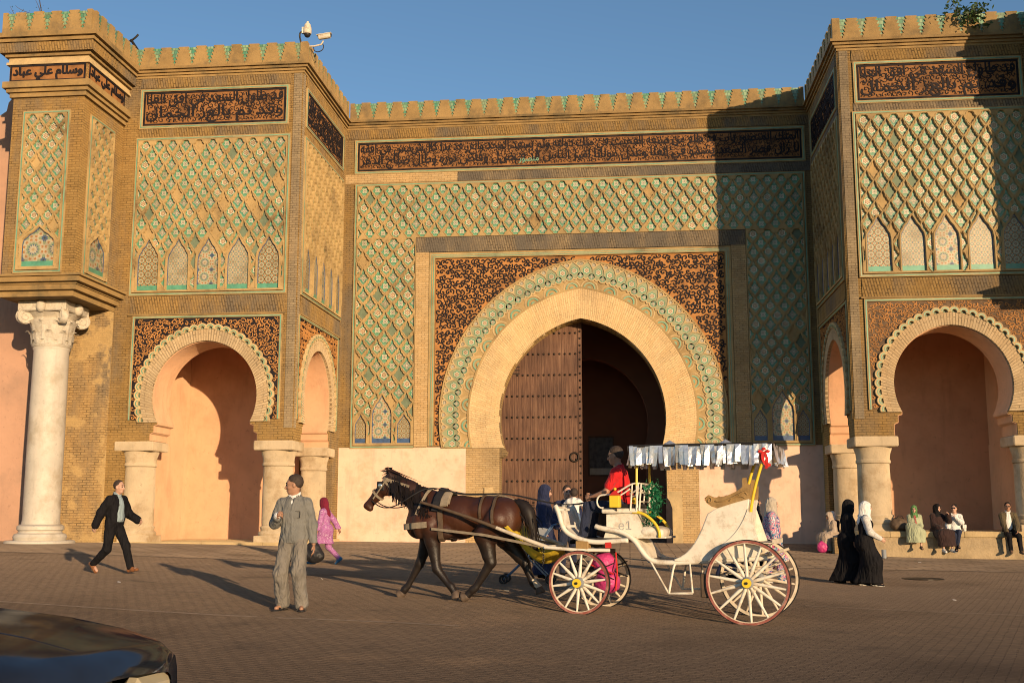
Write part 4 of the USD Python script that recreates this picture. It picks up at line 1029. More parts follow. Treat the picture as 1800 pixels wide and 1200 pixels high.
plain('worn_leather', (.10, .065, .04), rough=.65, var=.4, scale=12.0)
plain('pale_webbing', (.24, .195, .14), rough=.85, var=.35, scale=14.0)
plain('silver_foil', (.78, .78, .78), rough=.36, var=.15, scale=16.0, metallic=.8, spec=.6, bump=.008, bscale=24)
plain('carved_wood', (.30, .185, .07), rough=.5, var=.35, scale=7.0, bump=.01, bscale=18)
plain('red_cloth', (.55, .03, .025), rough=.75, var=.25, scale=8.0)
plain('yellow_cloth', (.62, .43, .03), rough=.7, var=.25, scale=5.0, bump=.03, bscale=9)
plain('pink_satin', (.55, .05, .20), rough=.35, var=.25, scale=5.0, bump=.03, bscale=14, spec=.5)
plain('tinsel_green', (.015, .14, .06), rough=.4, var=.5, scale=9.0)
plain('horse_hair', (.016, .011, .009), rough=.55, var=.4, scale=12.0)
plain('hoof', (.10, .07, .05), rough=.6, var=.4, scale=12.0)
plain('mirror_boss', (.75, .70, .58), rough=.2, metallic=.9)
plain('seat_grey', (.23, .24, .25), rough=.6, var=.2)
plain('number_grey', (.36, .35, .33), rough=.7, var=.4, scale=40.0)
plain('canopy_top', (.10, .085, .075), rough=.6, var=.3)

def horse_coat():
    n, l = {'tc': ('texture_coordinate', {})}, []
    n['sx'] = ('separate_xyz', {}); l.append(('tc.object', 'sx.vector'))
    n['n1'] = ('noise_texture', {'scale': 3.5, 'detail': 6.0}); l.append(('tc.object', 'n1.vector'))
    n['zz'] = ('math', {'math_type': 'multiply_add', 'value2': .35}); l += [('n1.fac', 'zz.value1'), ('sx.z', 'zz.value3')]
    n['r'] = ('rgb_ramp', {'ramp': [(.0, (.015, .011, .009)), (.46, (.018, .012, .009)), (.56, (.036, .014, .007)), (.68, (.066, .021, .008)), (.82, (.048, .016, .007)), (1.0, (.028, .012, .007))]})
    n['mr'] = ('map_range', {'from_min': .25, 'from_max': 2.05, 'to_min': 0.0, 'to_max': 1.0, 'clamp': True}); l += [('zz.value', 'mr.value'), ('mr.result', 'r.fac')]
    n['mp'] = ('mapping', {'scale': (1.2, 3.0, 6.0)}); l.append(('tc.object', 'mp.vector'))
    n['n2'] = ('noise_texture', {'scale': 60.0, 'detail': 4.0}); l.append(('mp.vector', 'n2.vector'))
    n['n5'] = ('noise_texture', {'scale': 7.0, 'detail': 5.0, 'roughness': .6}); l.append(('tc.object', 'n5.vector'))
    n['ha'] = ('math', {'math_type': 'multiply_add', 'value2': .12}); l += [('n2.fac', 'ha.value1'), ('n5.fac', 'ha.value3')]
    n['bp'] = ('bump', {'strength': .5, 'distance': .025}); l.append(('ha.value', 'bp.height'))
    n['p'] = ('principled_bsdf', {'roughness': .44, 'specular_ior_level': .4, 'sheen_weight': .0}); l += [('r.color', 'p.base_color'), ('bp.normal', 'p.normal')]
    MAT['bay_coat'] = usdkit.material(stage, L + 'bay_coat', n, l, surface='p.BSDF')
horse_coat()
HP = []
def C(a, b, ra, rb=None, flat=None, k=None): HP.append((Cap(a, b, ra, rb, flat), k or .07))
Yv = (0, 1, 0)
C((4.52, 0, 1.36), (4.05, 0, 1.33), .275, .295, (Yv, .84)); C((4.05, 0, 1.33), (3.62, 0, 1.38), .295, .235, (Yv, .88)); C((3.62, 0, 1.38), (3.38, 0, 1.38), .24, .235, (Yv, .98))
HP.append((Ell((4.48, 0, 1.56), (.26, .10, .15)), .1)); HP.append((Ell((4.70, 0, 1.24), (.19, .19, .22)), .08)); HP.append((Ell((3.28, 0, 1.32), (.16, .20, .22)), .08))
for s in (-1, 1):
    HP.append((Ell((4.48, .13 * s, 1.30), (.17, .12, .28)), .06)); HP.append((Ell((3.38, .14 * s, 1.26), (.21, .13, .28)), .06)); HP.append((Ell((5.20, .045 * s, 1.74), (.10, .045, .105)), .03))
C((4.60, 0, 1.47), (4.86, 0, 1.69), .215, .155, (Yv, .62)); C((4.86, 0, 1.69), (5.11, 0, 1.86), .155, .115, (Yv, .62))
C((5.14, 0, 1.885), (5.36, 0, 1.66), .10, .078, (Yv, .78), .04); C((5.36, 0, 1.66), (5.50, 0, 1.52), .076, .064, (Yv, .85), .04)
HP.append((Ell((5.53, 0, 1.495), (.062, .056, .052)), .03)); HP.append((Ell((5.485, 0, 1.455), (.05, .045, .04)), .03))
for s in (-1, 1): C((5.14, .055 * s, 1.95), (5.175, .075 * s, 2.085), .032, .006, ((1, 0, 0), .6), .02)
for s in (-1, 1):
    HP.append((Ell((4.60, .20 * s, 1.22), (.10, .07, .20)), .04)); HP.append((Ell((3.46, .21 * s, 1.16), (.13, .07, .20)), .05)); HP.append((Ell((4.30, .20 * s, 1.12), (.22, .08, .12)), .05)); HP.append((Ell((3.70, .16 * s, 1.42), (.16, .08, .10)), .05)); HP.append((Ell((4.62, .09 * s, 1.58), (.14, .05, .10)), .04))
def hleg(y, pts, rs):
    for (a, b, ra, rb) in zip(pts[:-1], pts[1:], rs[:-1], rs[1:]): C((a[0], y, a[1]), (b[0], y, b[1]), ra, rb, None, .03)
FEET = []
hleg(-.15, [(4.56, 1.22), (4.62, 1.0), (4.73, .70), (4.75, .66), (4.93, .34), (4.97, .30)], [.15, .115, .064, .066, .044, .056]); FEET.append(((4.97, -.15, .30), (5.02, -.15, .235), (1, 0, -.5)))
hleg(.15, [(4.46, 1.22), (4.42, 1.0), (4.36, .66), (4.35, .61), (4.17, .40), (4.13, .37)], [.15, .112, .064, .066, .044, .056]); FEET.append(((4.13, .15, .37), (4.06, .15, .27), (-.2, 0, -1)))
hleg(.15, [(3.42, 1.30), (3.62, 1.08), (3.56, .80), (3.53, .71), (3.76, .36), (3.80, .33)], [.20, .155, .095, .074, .048, .058]); FEET.append(((3.80, .15, .33), (3.90, .15, .235), (1, 0, -.25)))
hleg(-.15, [(3.38, 1.28), (3.42, 1.04), (3.20, .78), (3.13, .70), (3.03, .46), (3.01, .42)], [.20, .15, .09, .072, .048, .056]); FEET.append(((3.01, -.15, .42), (2.92, -.15, .34), (-.3, 0, -1)))
for a, b, d in FEET: HP.append((Cap(a, b, .05, .056), .02))
hz0 = 0.0
horse = thing('horse', 'dark bay horse trotting in harness at the front of the white carriage', 'horse', loc=car_world(.05, 0, 0), rotz=CDEG)
hm = body_mesh(HP, .07, .019, smooth=2)
part(horse, 'body', hm, MAT['bay_coat'], smooth=True)
hf = field(HP, .07)
for a, b, d in FEET:
    d = V3(*d); d /= np.linalg.norm(d); c = V3(*b)
    part(horse, 'hoof', body_mesh([Cap(c, c + d * .05, .060, .074)], .01, .012, cut=lambda p, q, c=c, d=d: np.maximum(q, ((p - c) @ d) - .065), smooth=1), MAT['hoof'], smooth=40)
part(horse, 'white_sock', body_mesh([Cap((3.03, -.15, .46), (2.93, -.15, .36), .054, .056)], .01, .012), MAT['old_white_paint'], smooth=True)
for s in (-1, 1):
    e = trimesh.creation.icosphere(subdivisions=2, radius=.021); e.apply_translation((5.29, .068 * s, 1.80)); part(horse, 'eye', e, MAT['black_leather'], smooth=True)
rg = np.random.default_rng(5)
def strand(p, q, r, w, n=5):
    """a tapering flat lock of hair"""
    pts = bez(p, p + (q - p) * .25 + rg.normal(0, .01, 3), q - (q - p) * .3 + rg.normal(0, .015, 3), q, n)
    t = np.linspace(1, .25, n) * w; sd = np.cross(q - p, r); sd /= np.linalg.norm(sd) + 1e-9
    V = np.vstack([[a - sd * b, a + sd * b] for a, b in zip(pts, t)])
    F = [[2 * i, 2 * i + 1, 2 * i + 3] for i in range(n - 1)] + [[2 * i, 2 * i + 3, 2 * i + 2] for i in range(n - 1)]
    return TM(V, F)
lk = []
for k in range(420):
    t = rg.uniform(0, 1); base = bez((4.52, 0, 1.735), (4.72, 0, 1.80), (4.95, 0, 1.93), (5.15, 0, 2.0), 2 + 40)[int(t * 41)]
    p = base + V3(0, rg.uniform(-.01, .045), rg.uniform(-.05, .0)); ln = rg.uniform(.22, .42)
    q = p + V3(rg.uniform(-.13, -.02), .11 + rg.uniform(0, .05) + .03 * (1 - t), -ln)
    # keep outside the neck
    for _ in range(6):
        dd = hf(q[None])[0]
        if dd < .012: q = q + V3(0, .02, 0)
    lk.append(strand(p, q, V3(0, 1, 0), rg.uniform(.012, .026)))
for k in range(26):
    p = V3(5.15 + rg.uniform(-.02, .03), rg.uniform(-.03, .03), 2.0); lk.append(strand(p, p + V3(rg.uniform(.04, .16), rg.uniform(-.03, .06), rg.uniform(-.14, .03)), V3(0, 1, 0), .01))
part(horse, 'mane', cat_(lk), MAT['horse_hair'])
tp = bez((3.22, 0, 1.52), (3.02, 0, 1.56), (2.98, 0, 1.25), (2.93, 0, .88), 12)
tl_ = [tube(tp, np.r_[np.linspace(.06, .095, 5), np.linspace(.105, .03, 7)], 10)]
for k in range(120):
    i = rg.integers(0, 8); p = tp[i] + rg.normal(0, .035, 3); tl_.append(strand(p, p + (tp[min(11, i + 4)] - tp[i]) * rg.uniform(.9, 1.5) + rg.normal(0, .05, 3), V3(0, 1, 0), .014))
part(horse, 'tail', cat_(tl_), MAT['horse_hair'], smooth=True)
# harness
def wrap(c, d1, d2, w, th=.014, off=.012, n=40, a0=0, a1=2 * PI, f=hf):
    """a strap laid round the body in the plane of d1, d2"""
    c, d1, d2 = V3(*c), V3(*d1), V3(*d2); d1 /= np.linalg.norm(d1); d2 /= np.linalg.norm(d2); ax = np.cross(d1, d2)
    pts, nr = [], []
    for a in np.linspace(a0, a1, n):
        r = math.cos(a) * d1 + math.sin(a) * d2; ts = np.linspace(.01, .75, 149); v = f(c + ts[:, None] * r)
        k = np.argmax(v > 0); pts.append(c + r * (ts[k] + off)); nr.append(r)
    pts, nr = np.array(pts), np.array(nr)
    V = np.vstack([[p - ax * w / 2, p + ax * w / 2, p + ax * w / 2 + r * th, p - ax * w / 2 + r * th] for p, r in zip(pts, nr)]); F = []
    for i in range(n - 1):
        for k in range(4):
            a, b = i * 4 + k, i * 4 + (k + 1) % 4; F += [[a, b, b + 4], [a, b + 4, a + 4]]
    return TM(V, F)
part(horse, 'girth', wrap((4.26, 0, 1.33), (0, 1, 0), (.08, 0, 1), .075), MAT['worn_leather'])
part(horse, 'back_pad', wrap((4.34, 0, 1.36), (0, 1, 0), (-.1, 0, 1), .10, .05, .02, 26, .2, PI - .2), MAT['black_leather'])
part(horse, 'saddle_pad', cat_([wrap((4.20, 0, 1.36), (0, 1, 0), (.05, 0, 1), .11, .035, .022, 26, .45, PI - .45), wrap((4.26, 0, 1.36), (0, 1, 0), (.05, 0, 1), .26, .012, .01, 26, .6, PI - .6)]), MAT['pale_webbing'])
part(horse, 'breast_collar', wrap((4.55, 0, 1.22), (1, 0, -.08), (0, 1, 0), .085, .02, .012, 36, -1.9, 1.9), MAT['pale_webbing'])
part(horse, 'neck_strap', wrap((4.60, 0, 1.46), (0, 1, 0), (-.35, 0, 1), .04, .012, .012, 30, -.35, PI + .35), MAT['pale_webbing'])
part(horse, 'hip_strap', wrap((3.66, 0, 1.38), (0, 1, 0), (0, 0, 1), .035, .01, .01, 24, -.25, PI + .25), MAT['worn_leather'])
part(horse, 'hip_strap', wrap((3.45, 0, 1.38), (0, 1, 0), (.1, 0, 1), .04, .01, .01, 24, -.35, PI + .35), MAT['worn_leather'])
part(horse, 'back_strap', cat_([tube([(4.3, s * .03, 1.70), (4.0, s * .03, 1.655), (3.7, s * .02, 1.65), (3.4, 0, 1.635), (3.2, 0, 1.56)], .013) for s in (-1, 1)]), MAT['pale_webbing'])
part(horse, 'bridle', cat_([wrap((5.36, 0, 1.66), (0, 1, 0), (.7, 0, .7), .032, .008, .008, 26), wrap((5.19, 0, 1.83), (0, 1, 0), (.7, 0, .72), .03, .008, .008, 26), wrap((5.13, 0, 1.86), (0, 1, 0), (1, 0, .3), .05, .01, .01, 26),
     tube([(5.17, .10, 1.90), (5.27, .095, 1.76), (5.40, .082, 1.60)], .011), tube([(5.17, -.10, 1.90), (5.27, -.095, 1.76), (5.40, -.082, 1.60)], .011)]), MAT['pale_webbing'])
for s in (-1, 1):
    bl = part(horse, 'blinker', cham(5.22, 5.34, s * .088 - .008, s * .088 + .008, 1.72, 1.85, .007), MAT['black_leather'])
    b = trimesh.creation.icosphere(subdivisions=2, radius=.034); b.apply_scale((1, .4, 1)); b.apply_translation((5.285, s * .10, 1.79)); part(bl, 'boss', b, MAT['mirror_boss'], smooth=True)
part(horse, 'rein', cat_([tube(spline([(5.42, s * .075, 1.57), (5.2, s * .12, 1.47), (4.85, s * .22, 1.56), (4.5, s * .15, 1.74), (4.1, s * .07, 1.68), (3.4, s * .05, 1.66), (2.75, s * .06, 1.54), (2.1, s * .06, 1.56)], 60), .009, 6) for s in (-1, 1)]), MAT['black_leather'])

# ---------------------------------------------------------------- carriage
car = thing('horse_carriage', 'white open carriage with silver fringed canopy, red wheel rims and gilded crest', 'carriage', loc=CO, rotz=CDEG)
def wheel(cx, cz, r, y, ns, seed):
    th = np.linspace(0, 2 * PI, 57)[:-1]
    circ = lambda rr, yy: np.stack([cx + rr * np.cos(th), np.full(56, yy), cz + rr * np.sin(th)], 1)
    def band(r0, r1, y0, y1):
        V = np.vstack([circ(r0, y0), circ(r1, y0), circ(r1, y1), circ(r0, y1)]); F = []
        for k in range(4):
            for i in range(56):
                a, b, c, d = k * 56 + i, k * 56 + (i + 1) % 56, ((k + 1) % 4) * 56 + (i + 1) % 56, ((k + 1) % 4) * 56 + i
                F += [[a, b, c], [a, c, d]]
        m = TM(V, F); m.invert() if m.volume < 0 else None; return m
    s = 1 if y > 0 else -1
    w = part(car, 'wheel', band(r - .05, r - .014, y - .022, y + .022), MAT['old_white_paint'], smooth=35)
    part(w, 'tyre', band(r - .014, r, y - .024, y + .024), MAT['dark_steel'], smooth=35)
    part(w, 'rim_face', band(r - .042, r - .012, y + s * .0225, y + s * .030), MAT['red_rim_paint'] if y > 0 else MAT['old_white_paint'], smooth=35)
    for k in range(ns):
        a = (k + .35 * seed) / ns * 2 * PI; d = V3(math.cos(a), 0, math.sin(a)); c = V3(cx, y, cz)
        part(w, 'spoke', tube([c + d * .05 + V3(0, s * (.02 if k % 2 else -.01), 0), c + d * .14, c + d * (r - .12), c + d * (r - .045)], [.020, .024, .017, .013], 7), MAT['white_paint'] if y > 0 else MAT['old_white_paint'], smooth=True)
    hub = trimesh.creation.revolve([(0, -.13), (.045, -.13), (.06, -.05), (.075, -.03), (.075, .04), (.055, .06), (.05, .11), (0, .11)], sections=20)
    hub.apply_transform(trimesh.transformations.rotation_matrix(-PI / 2 * s, (1, 0, 0))); hub.apply_translation((cx, y, cz)); hub.fix_normals()
    part(w, 'hub', hub, MAT['seat_grey'], smooth=40)
    cp = trimesh.creation.cylinder(.058, .03, sections=20); cp.apply_transform(trimesh.transformations.rotation_matrix(PI / 2, (1, 0, 0))); cp.apply_translation((cx, y + s * .12, cz)); part(w, 'hub_cap', cp, MAT['yellow_paint'])
    nb = trimesh.creation.cylinder(.018, .03, sections=10); nb.apply_transform(trimesh.transformations.rotation_matrix(PI / 2, (1, 0, 0))); nb.apply_translation((cx, y + s * .14, cz)); part(w, 'axle_nut', nb, MAT['dark_steel'])
for y in (.6, -.6):
    wheel(-.02, .52, .535, y, 14, 1); wheel(2.18, .48, .42, y, 14, 2)
for cx, cz in ((-.02, .52), (2.18, .48)):
    part(car, 'axle', tube([(cx, -.6, cz), (cx, .6, cz)], .026, 10), MAT['dark_steel'])
    for y in (-.4, .4):
        part(car, 'leaf_spring', cat_([ribbon([(cx + u, y, cz + .04 + .10 * (1 - (u / (.42 - .05 * j)) ** 2) + .012 * j) for u in np.linspace(-(.42 - .05 * j), .42 - .05 * j, 13)], .05, .011) for j in range(3)] +
             [ribbon([(cx + u, y, cz + .25 - .10 * (1 - (u / .42) ** 2)) for u in np.linspace(-.42, .42, 13)], .05, .014)]), MAT['old_white_paint'] if cx < 1 else MAT['dark_steel'])
def bar(pts, w=.05, th=.045, mat='white_paint', name='rail', n=20):
    return part(car, name, ribbon(spline(pts, n) if len(pts) > 2 else pts, w, th, (0, 0, 1)), MAT[mat])
for y in (-.42, .42):
    part(car, 'dash_rail', tube(spline([(2.56, y, 1.49), (2.50, y, 1.36), (2.43, y, 1.17), (2.27, y, 1.065), (2.05, y, 1.01), (1.84, y, 1.01), (1.55, y, 1.03)], 30), .033, 8), MAT['white_paint'], smooth=True)
    part(car, 'side_rail', tube(spline([(2.0, y, 1.215), (1.8, y, 1.17), (1.62, y, 1.13), (1.47, y, 1.03), (1.36, y, .88), (1.26, y, .785), (1.08, y, .75), (.9, y, .75), (.55, y, .77), (.1, y, .80), (-.25, y, .82)], 44), .034, 8), MAT['white_paint'], smooth=True)
part(car, 'dashboard', extr(Polygon([(2.56, 1.48), (2.59, 1.48), (2.47, 1.17), (2.3, 1.05), (2.28, 1.07), (2.44, 1.18)]), -.40, .40).apply_transform(np.array([[1, 0, 0, 0], [0, 0, 1, 0], [0, 1, 0, 0], [0, 0, 0, 1.]])), MAT['white_paint'])
part(car, 'foot_board', bx(1.55, 2.28, -.40, .40, 1.03, 1.055), MAT['black_leather'])
part(car, 'dash_frame', cat_([bx(2.36, 2.50, .395, .425, 1.42, 1.45), bx(2.28, 2.42, .395, .425, 1.2, 1.23), bx(2.40, 2.43, .395, .425, 1.2, 1.45)]), MAT['white_paint'])
sb = Polygon([(1.86, 1.37), (1.44, 1.39), (1.40, 1.24), (1.36, 1.08), (1.62, 1.06), (1.90, 1.06), (1.86, 1.18)])
SW = np.array([[1, 0, 0, 0], [0, 0, -1, 0], [0, 1, 0, 0], [0, 0, 0, 1.]])
def side_slab(g, y0, y1):
    m = extr(g, -y1, -y0); m.apply_transform(SW); return m
bxs = part(car, 'seat_box', side_slab(sb, -.36, .36), MAT['white_paint'])
part(bxs, 'seat_lid', cham(1.42, 1.92, -.40, .40, 1.385, 1.45, .015), MAT['white_paint'])
part(bxs, 'seat_cushion', cham(1.46, 1.84, -.38, .38, 1.452, 1.51, .025), MAT['black_leather'])
tx = meshkit.text_mesh('e1', .115, .004, bold=False); tx.apply_transform(trimesh.transformations.rotation_matrix(PI / 2, (1, 0, 0))); tx.apply_transform(trimesh.transformations.rotation_matrix(PI, (0, 0, 1))); tx.apply_translation((1.70, .3605, 1.17))
part(bxs, 'number', tx, MAT['number_grey'])
part(car, 'seat_back_rail', cat_([tube(spline([(1.88, y, 1.46), (1.97, y, 1.50), (1.95, y, 1.61), (1.85, y, 1.63), (1.70, y, 1.66), (1.52, y, 1.76), (1.40, y, 1.78)], 26), .013, 6) for y in (-.40, .40)] + [tube(spline([(1.80, y, 1.56), (1.68, y, 1.61), (1.52, y, 1.71)], 10), .011, 6) for y in (-.4, .4)] +
     [tube([(s, y, 1.42), (s - .03, y, 1.78)], .013, 6) for y in (-.40, .40) for s in (1.52, 1.44, 1.40)] + [tube([(1.40, -.4, z), (1.40, .4, z)], .012, 6) for z in (1.78, 1.66, 1.54)]), MAT['white_paint'], smooth=True)
# folding seat behind the driver and its yellow hoops
part(car, 'folding_seat', body_mesh([Cap((1.36, -.30, 1.14), (1.36, .30, 1.14), .07), Cap((1.16, -.30, 1.13), (1.16, .30, 1.13), .065), Cap((1.26, -.3, 1.14), (1.26, .3, 1.14), .07)], .08, .02), MAT['white_paint'], smooth=True)
part(car, 'seat_base', cham(1.06, 1.46, -.36, .36, 1.055, 1.085, .01), MAT['white_paint'])
for y in (.38, -.32): part(car, 'yellow_hoop', tube(spline([(1.50, y, 1.40), (1.36, y, 1.38), (1.24, y, 1.30), (1.15, y, 1.17), (1.14, y, 1.07)], 18), .02, 8), MAT['yellow_paint'], smooth=True)
# rear tub
tub = Polygon(np.vstack([bez((.93, .78), (.66, .86), (.56, 1.18), (.48, 1.37), 10), [(.38, 1.43), (.2, 1.49), (-.04, 1.56)], bez((-.04, 1.56), (-.02, 1.4), (.05, 1.2), (.16, 1.08), 8), bez((.16, 1.08), (.35, .92), (.48, .80), (.60, .76), 8)]))
for y in (-.44, .44):
    tp_ = part(car, 'tub_side', side_slab(tub, y - .018, y + .018), MAT['white_paint'])
    part(tp_, 'edge_bead', tube(np.vstack([[(a, y, b)] for a, b in tub.exterior.coords]), .016, 6), MAT['white_paint'], smooth=True)
    lo_ = Polygon(np.vstack([bez((-.03, 1.44), (.0, 1.36), (.06, 1.2), (.2, 1.07), 8), bez((.2, 1.07), (.38, .93), (.48, .82), (.62, .77), 8), [(.3, .80), (-.1, .84), (-.2, .9)]]))
    part(car, 'mudguard', side_slab(lo_, y - .012 + (.02 if y > 0 else -.02), y + .012 + (.02 if y > 0 else -.02)), MAT['white_paint'])
    cr = Polygon(np.vstack([[(.43, 1.47), (.50, 1.52), (.52, 1.58), (.47, 1.62), (.40, 1.59)], bez((.40, 1.59), (.28, 1.58), (.12, 1.64), (.03, 1.72), 10), [(.03, 1.83), (-.02, 1.84), (-.03, 1.76), (-.07, 1.75), (-.06, 1.57), (.1, 1.53), (.36, 1.45)]]))
    c_ = part(car, 'carved_crest', side_slab(cr.buffer(0), y - .03, y + .03), MAT['carved_wood'])
    yo = y + (.034 if y > 0 else -.034)
    part(c_, 'scroll', tube([(.46 + .05 * (1 - q / 9) * math.cos(q), yo, 1.55 + .05 * (1 - q / 9) * math.sin(q)) for q in np.linspace(0, 8.5, 30)], .010, 6), MAT['carved_wood'], smooth=True)
    part(c_, 'leaf_carving', cat_([tube(bez((.38, yo, 1.54), (.27, yo, 1.51), (.15, yo, 1.60), (0, yo, 1.66), 14), .011, 6), tube(bez((.2, yo, 1.54), (.15, yo, 1.6), (.06, yo, 1.62), (0, yo, 1.58), 10), .009, 6), tube(bez((.08, yo, 1.6), (.05, yo, 1.66), (0, yo, 1.68), (-.03, yo, 1.62), 10), .009, 6)]), MAT['carved_wood'], smooth=True)
part(car, 'tub_back', cat_([ribbon([(-.03, 0, 1.56), (-.01, 0, 1.35), (.01, 0, 1.12), (.04, 0, .82)], .86, .03, (1, 0, 0))]), MAT['white_paint'])
part(car, 'rear_bench', cham(.0, .46, -.42, .42, 1.02, 1.12, .03), MAT['seat_grey'])
part(car, 'bench_front', bx(.42, .45, -.42, .42, .78, 1.02), MAT['white_paint'])
part(car, 'floor', bx(.2, 1.3, -.41, .41, .745, .775), MAT['seat_grey'])
part(car, 'front_bulkhead', ribbon([(1.28, 0, .79), (1.36, 0, .92), (1.47, 0, 1.06)], .8, .025, (1, 0, .5)), MAT['white_paint'])
for y in (-.48, .48):
    part(car, 'step', cat_([tube([(1.26, y * .9, .77), (1.01, y, .355)], .014, 6), tube([(1.01, y, .355), (.955, y * .95, .66), (.93, y * .9, .75)], .017, 6), tube([(.74, y * .9, .76), (.70, y, .37)], .014, 6), tube([(1.01, y, .36), (.70, y, .375)], .010, 6),
         cham(.70, 1.01, y - .05, y + .05, .352, .362, .004)]), MAT['white_paint'], smooth=True)
part(car, 'rear_frame', cat_([tube([(.3, y, .76), (-.1, y, .80), (-.45, y, .92)], .02, 7) for y in (-.38, .38)] + [tube([(-.3, -.5, .87), (-.3, .5, .87)], .02, 7), bx(-.35, .2, -.52, .52, 1.005, 1.016), bx(-.36, -.33, -.52, .52, 1.0, 1.06)]), MAT['old_white_paint'])
part(car, 'brake_block', cham(.48, .58, .50, .60, .32, .62, .015), MAT['worn_leather']); part(car, 'brake_arm', tube([(.53, .55, .6), (.46, .48, .78)], .014, 6), MAT['old_white_paint'])
# front gear
part(car, 'turntable', cat_([bx(1.9, 2.46, -.30, .30, .86, .90), lathe([(.18, .9), (.26, .9), (.26, .93), (.18, .93)], 24, (2.18, 0, 0))]), MAT['dark_steel'])
part(car, 'front_block', cham(2.09, 2.27, .30, .46, .86, 1.02, .012), MAT['carved_wood']); part(car, 'front_block', cham(2.09, 2.27, -.46, -.30, .86, 1.02, .012), MAT['carved_wood'])
part(car, 'cross_bar', tube([(1.8, .42, .90), (2.25, .45, .90), (2.7, .44, .93)], .024, 8), MAT['white_paint'], smooth=True)
part(car, 'cross_bar', tube([(2.70, -.46, .93), (2.70, .46, .93)], .026, 8), MAT['white_paint'], smooth=True)
part(car, 'lamp_reflector', bx(1.78, 1.86, .42, .45, .93, 1.01), MAT['red_cloth'])
for y in (-.36, .36):
    sh = spline([(2.66, y * 1.2, .93), (3.1, y * 1.2, 1.08), (3.7, y * 1.12, 1.29), (4.3, y * 1.02, 1.47), (4.58, y * .95, 1.545)], 24)
    p_ = part(car, 'shaft', tube(sh, np.linspace(.029, .018, 24), 8), MAT['old_white_paint'], smooth=True)
    part(p_, 'shaft_sleeve', tube(sh[9:], np.linspace(.0265, .0205, 15), 8), MAT['worn_leather'], smooth=True)
    part(car, 'trace', ribbon([(4.42, y * .88, 1.17), (3.6, y * 1.08, 1.09), (2.75, y * 1.2, .94)], .012, .035, (0, 0, 1)), MAT['pale_webbing'])
# canopy
Z0 = 2.27
cv = [(s, y, Z0 + .03 * (1 - ((s - .55) / .95) ** 2) * .4 + .02 * (1 - (y / .62) ** 2)) for s in np.linspace(-.36, 1.45, 9) for y in np.linspace(-.62, .62, 7)]
cf = [(i * 7 + j, i * 7 + j + 1, (i + 1) * 7 + j + 1, (i + 1) * 7 + j) for i in range(8) for j in range(6)]
top = TM(cv, [f for a in cf for f in ((a[0], a[1], a[2]), (a[0], a[2], a[3]))]); low = top.copy(); low.apply_translation((0, 0, -.025)); low.invert()
can = part(car, 'canopy', cat_([top, low]), MAT['canopy_top'])
part(can, 'canopy_rail', tube([(-.37, -.63, Z0 - .01), (1.46, -.63, Z0 - .01), (1.46, .63, Z0 - .01), (-.37, .63, Z0 - .01)], .02, 6, closed=True), MAT['dark_steel'])
for s in (.95, .22):
    pk = trimesh.creation.cone(.10, .06, sections=4); pk.apply_scale((1, 1.6, 1)); pk.apply_translation((s, .52, Z0 + .005)); part(can, 'foil_peak', pk, MAT['silver_foil'])
rg = np.random.default_rng(12)
def fringe(p0, p1, out):
    p0, p1, out = V3(*p0), V3(*p1), V3(*out); n = int(np.linalg.norm(p1 - p0) / .056); d = (p1 - p0) / n; u = d / np.linalg.norm(d)
    for k in range(n):
        a = p0 + d * k; w = np.linalg.norm(d) * rg.uniform(1.0, 1.25); a = a + out * (.008 * (k % 2)); ln = rg.uniform(.225, .275); kick = out * rg.uniform(-.01, .05) + u * rg.normal(0, .02); tw = out * rg.normal(0, .018)
        V = []
        for t, f in ((0, 0), (.35, .25), (.7, .55), (1, 1)):
            c = a + V3(0, 0, -ln * t) + kick * f + out * .012 * math.sin(3 * t + k)
            V += [c - tw * t, c + u * w + tw * t]
        F = [[2 * i, 2 * i + 1, 2 * i + 3] for i in range(3)] + [[2 * i, 2 * i + 3, 2 * i + 2] for i in range(3)]
        m = TM(V, F); b = m.copy(); b.vertices = b.vertices - out * .0025; b.invert()
        part(can, 'fringe_strip', cat_([m, b]), MAT['silver_foil'])
fringe((-.38, .64, Z0 - .01), (1.47, .64, Z0 - .01), (0, 1, 0)); fringe((-.38, -.64, Z0 - .01), (1.47, -.64, Z0 - .01), (0, -1, 0)); fringe((-.385, -.63, Z0 - .01), (-.385, .63, Z0 - .01), (-1, 0, 0)); fringe((1.475, -.63, Z0 - .01), (1.475, .63, Z0 - .01), (1, 0, 0))
for y in (.40, -.40):
    part(car, 'front_pole', tube([(1.43, y, 1.46), (1.43, y, 1.75)], .014, 7), MAT['white_paint']); part(car, 'front_pole', tube([(1.43, y, 1.75), (1.42, y, 2.26)], .017, 7), MAT['yellow_paint'])
    part(car, 'rear_pole', tube(spline([(-.06 + (.2 if y < 0 else 0), y, 1.40), (-.10 + (.2 if y < 0 else 0), y, 1.62), (-.18 + (.2 if y < 0 else 0), y, 1.9), (-.30 + (.2 if y < 0 else 0), y, 2.26)], 12), .02, 8), MAT['yellow_paint'], smooth=True)
for y in (.47, -.47):
    ln_ = part(car, 'lantern', cham(1.64, 1.78, y - .06, y + .06, 1.46, 1.62, .01), MAT['yellow_paint'])
    pk = trimesh.creation.cone(.095, .07, sections=4); pk.apply_transform(trimesh.transformations.rotation_matrix(PI / 4, (0, 0, 1))); pk.apply_translation((1.71, y, 1.622)); part(ln_, 'lantern_roof', pk, MAT['red_cloth'])
    kb = trimesh.creation.icosphere(subdivisions=1, radius=.022); kb.apply_translation((1.71, y, 1.705)); part(ln_, 'knob', kb, MAT['yellow_paint'], smooth=True)
    part(ln_, 'bracket', tube([(1.71, y, 1.48), (1.71, y * .84, 1.42)], .012, 6), MAT['dark_steel'])
lf = []
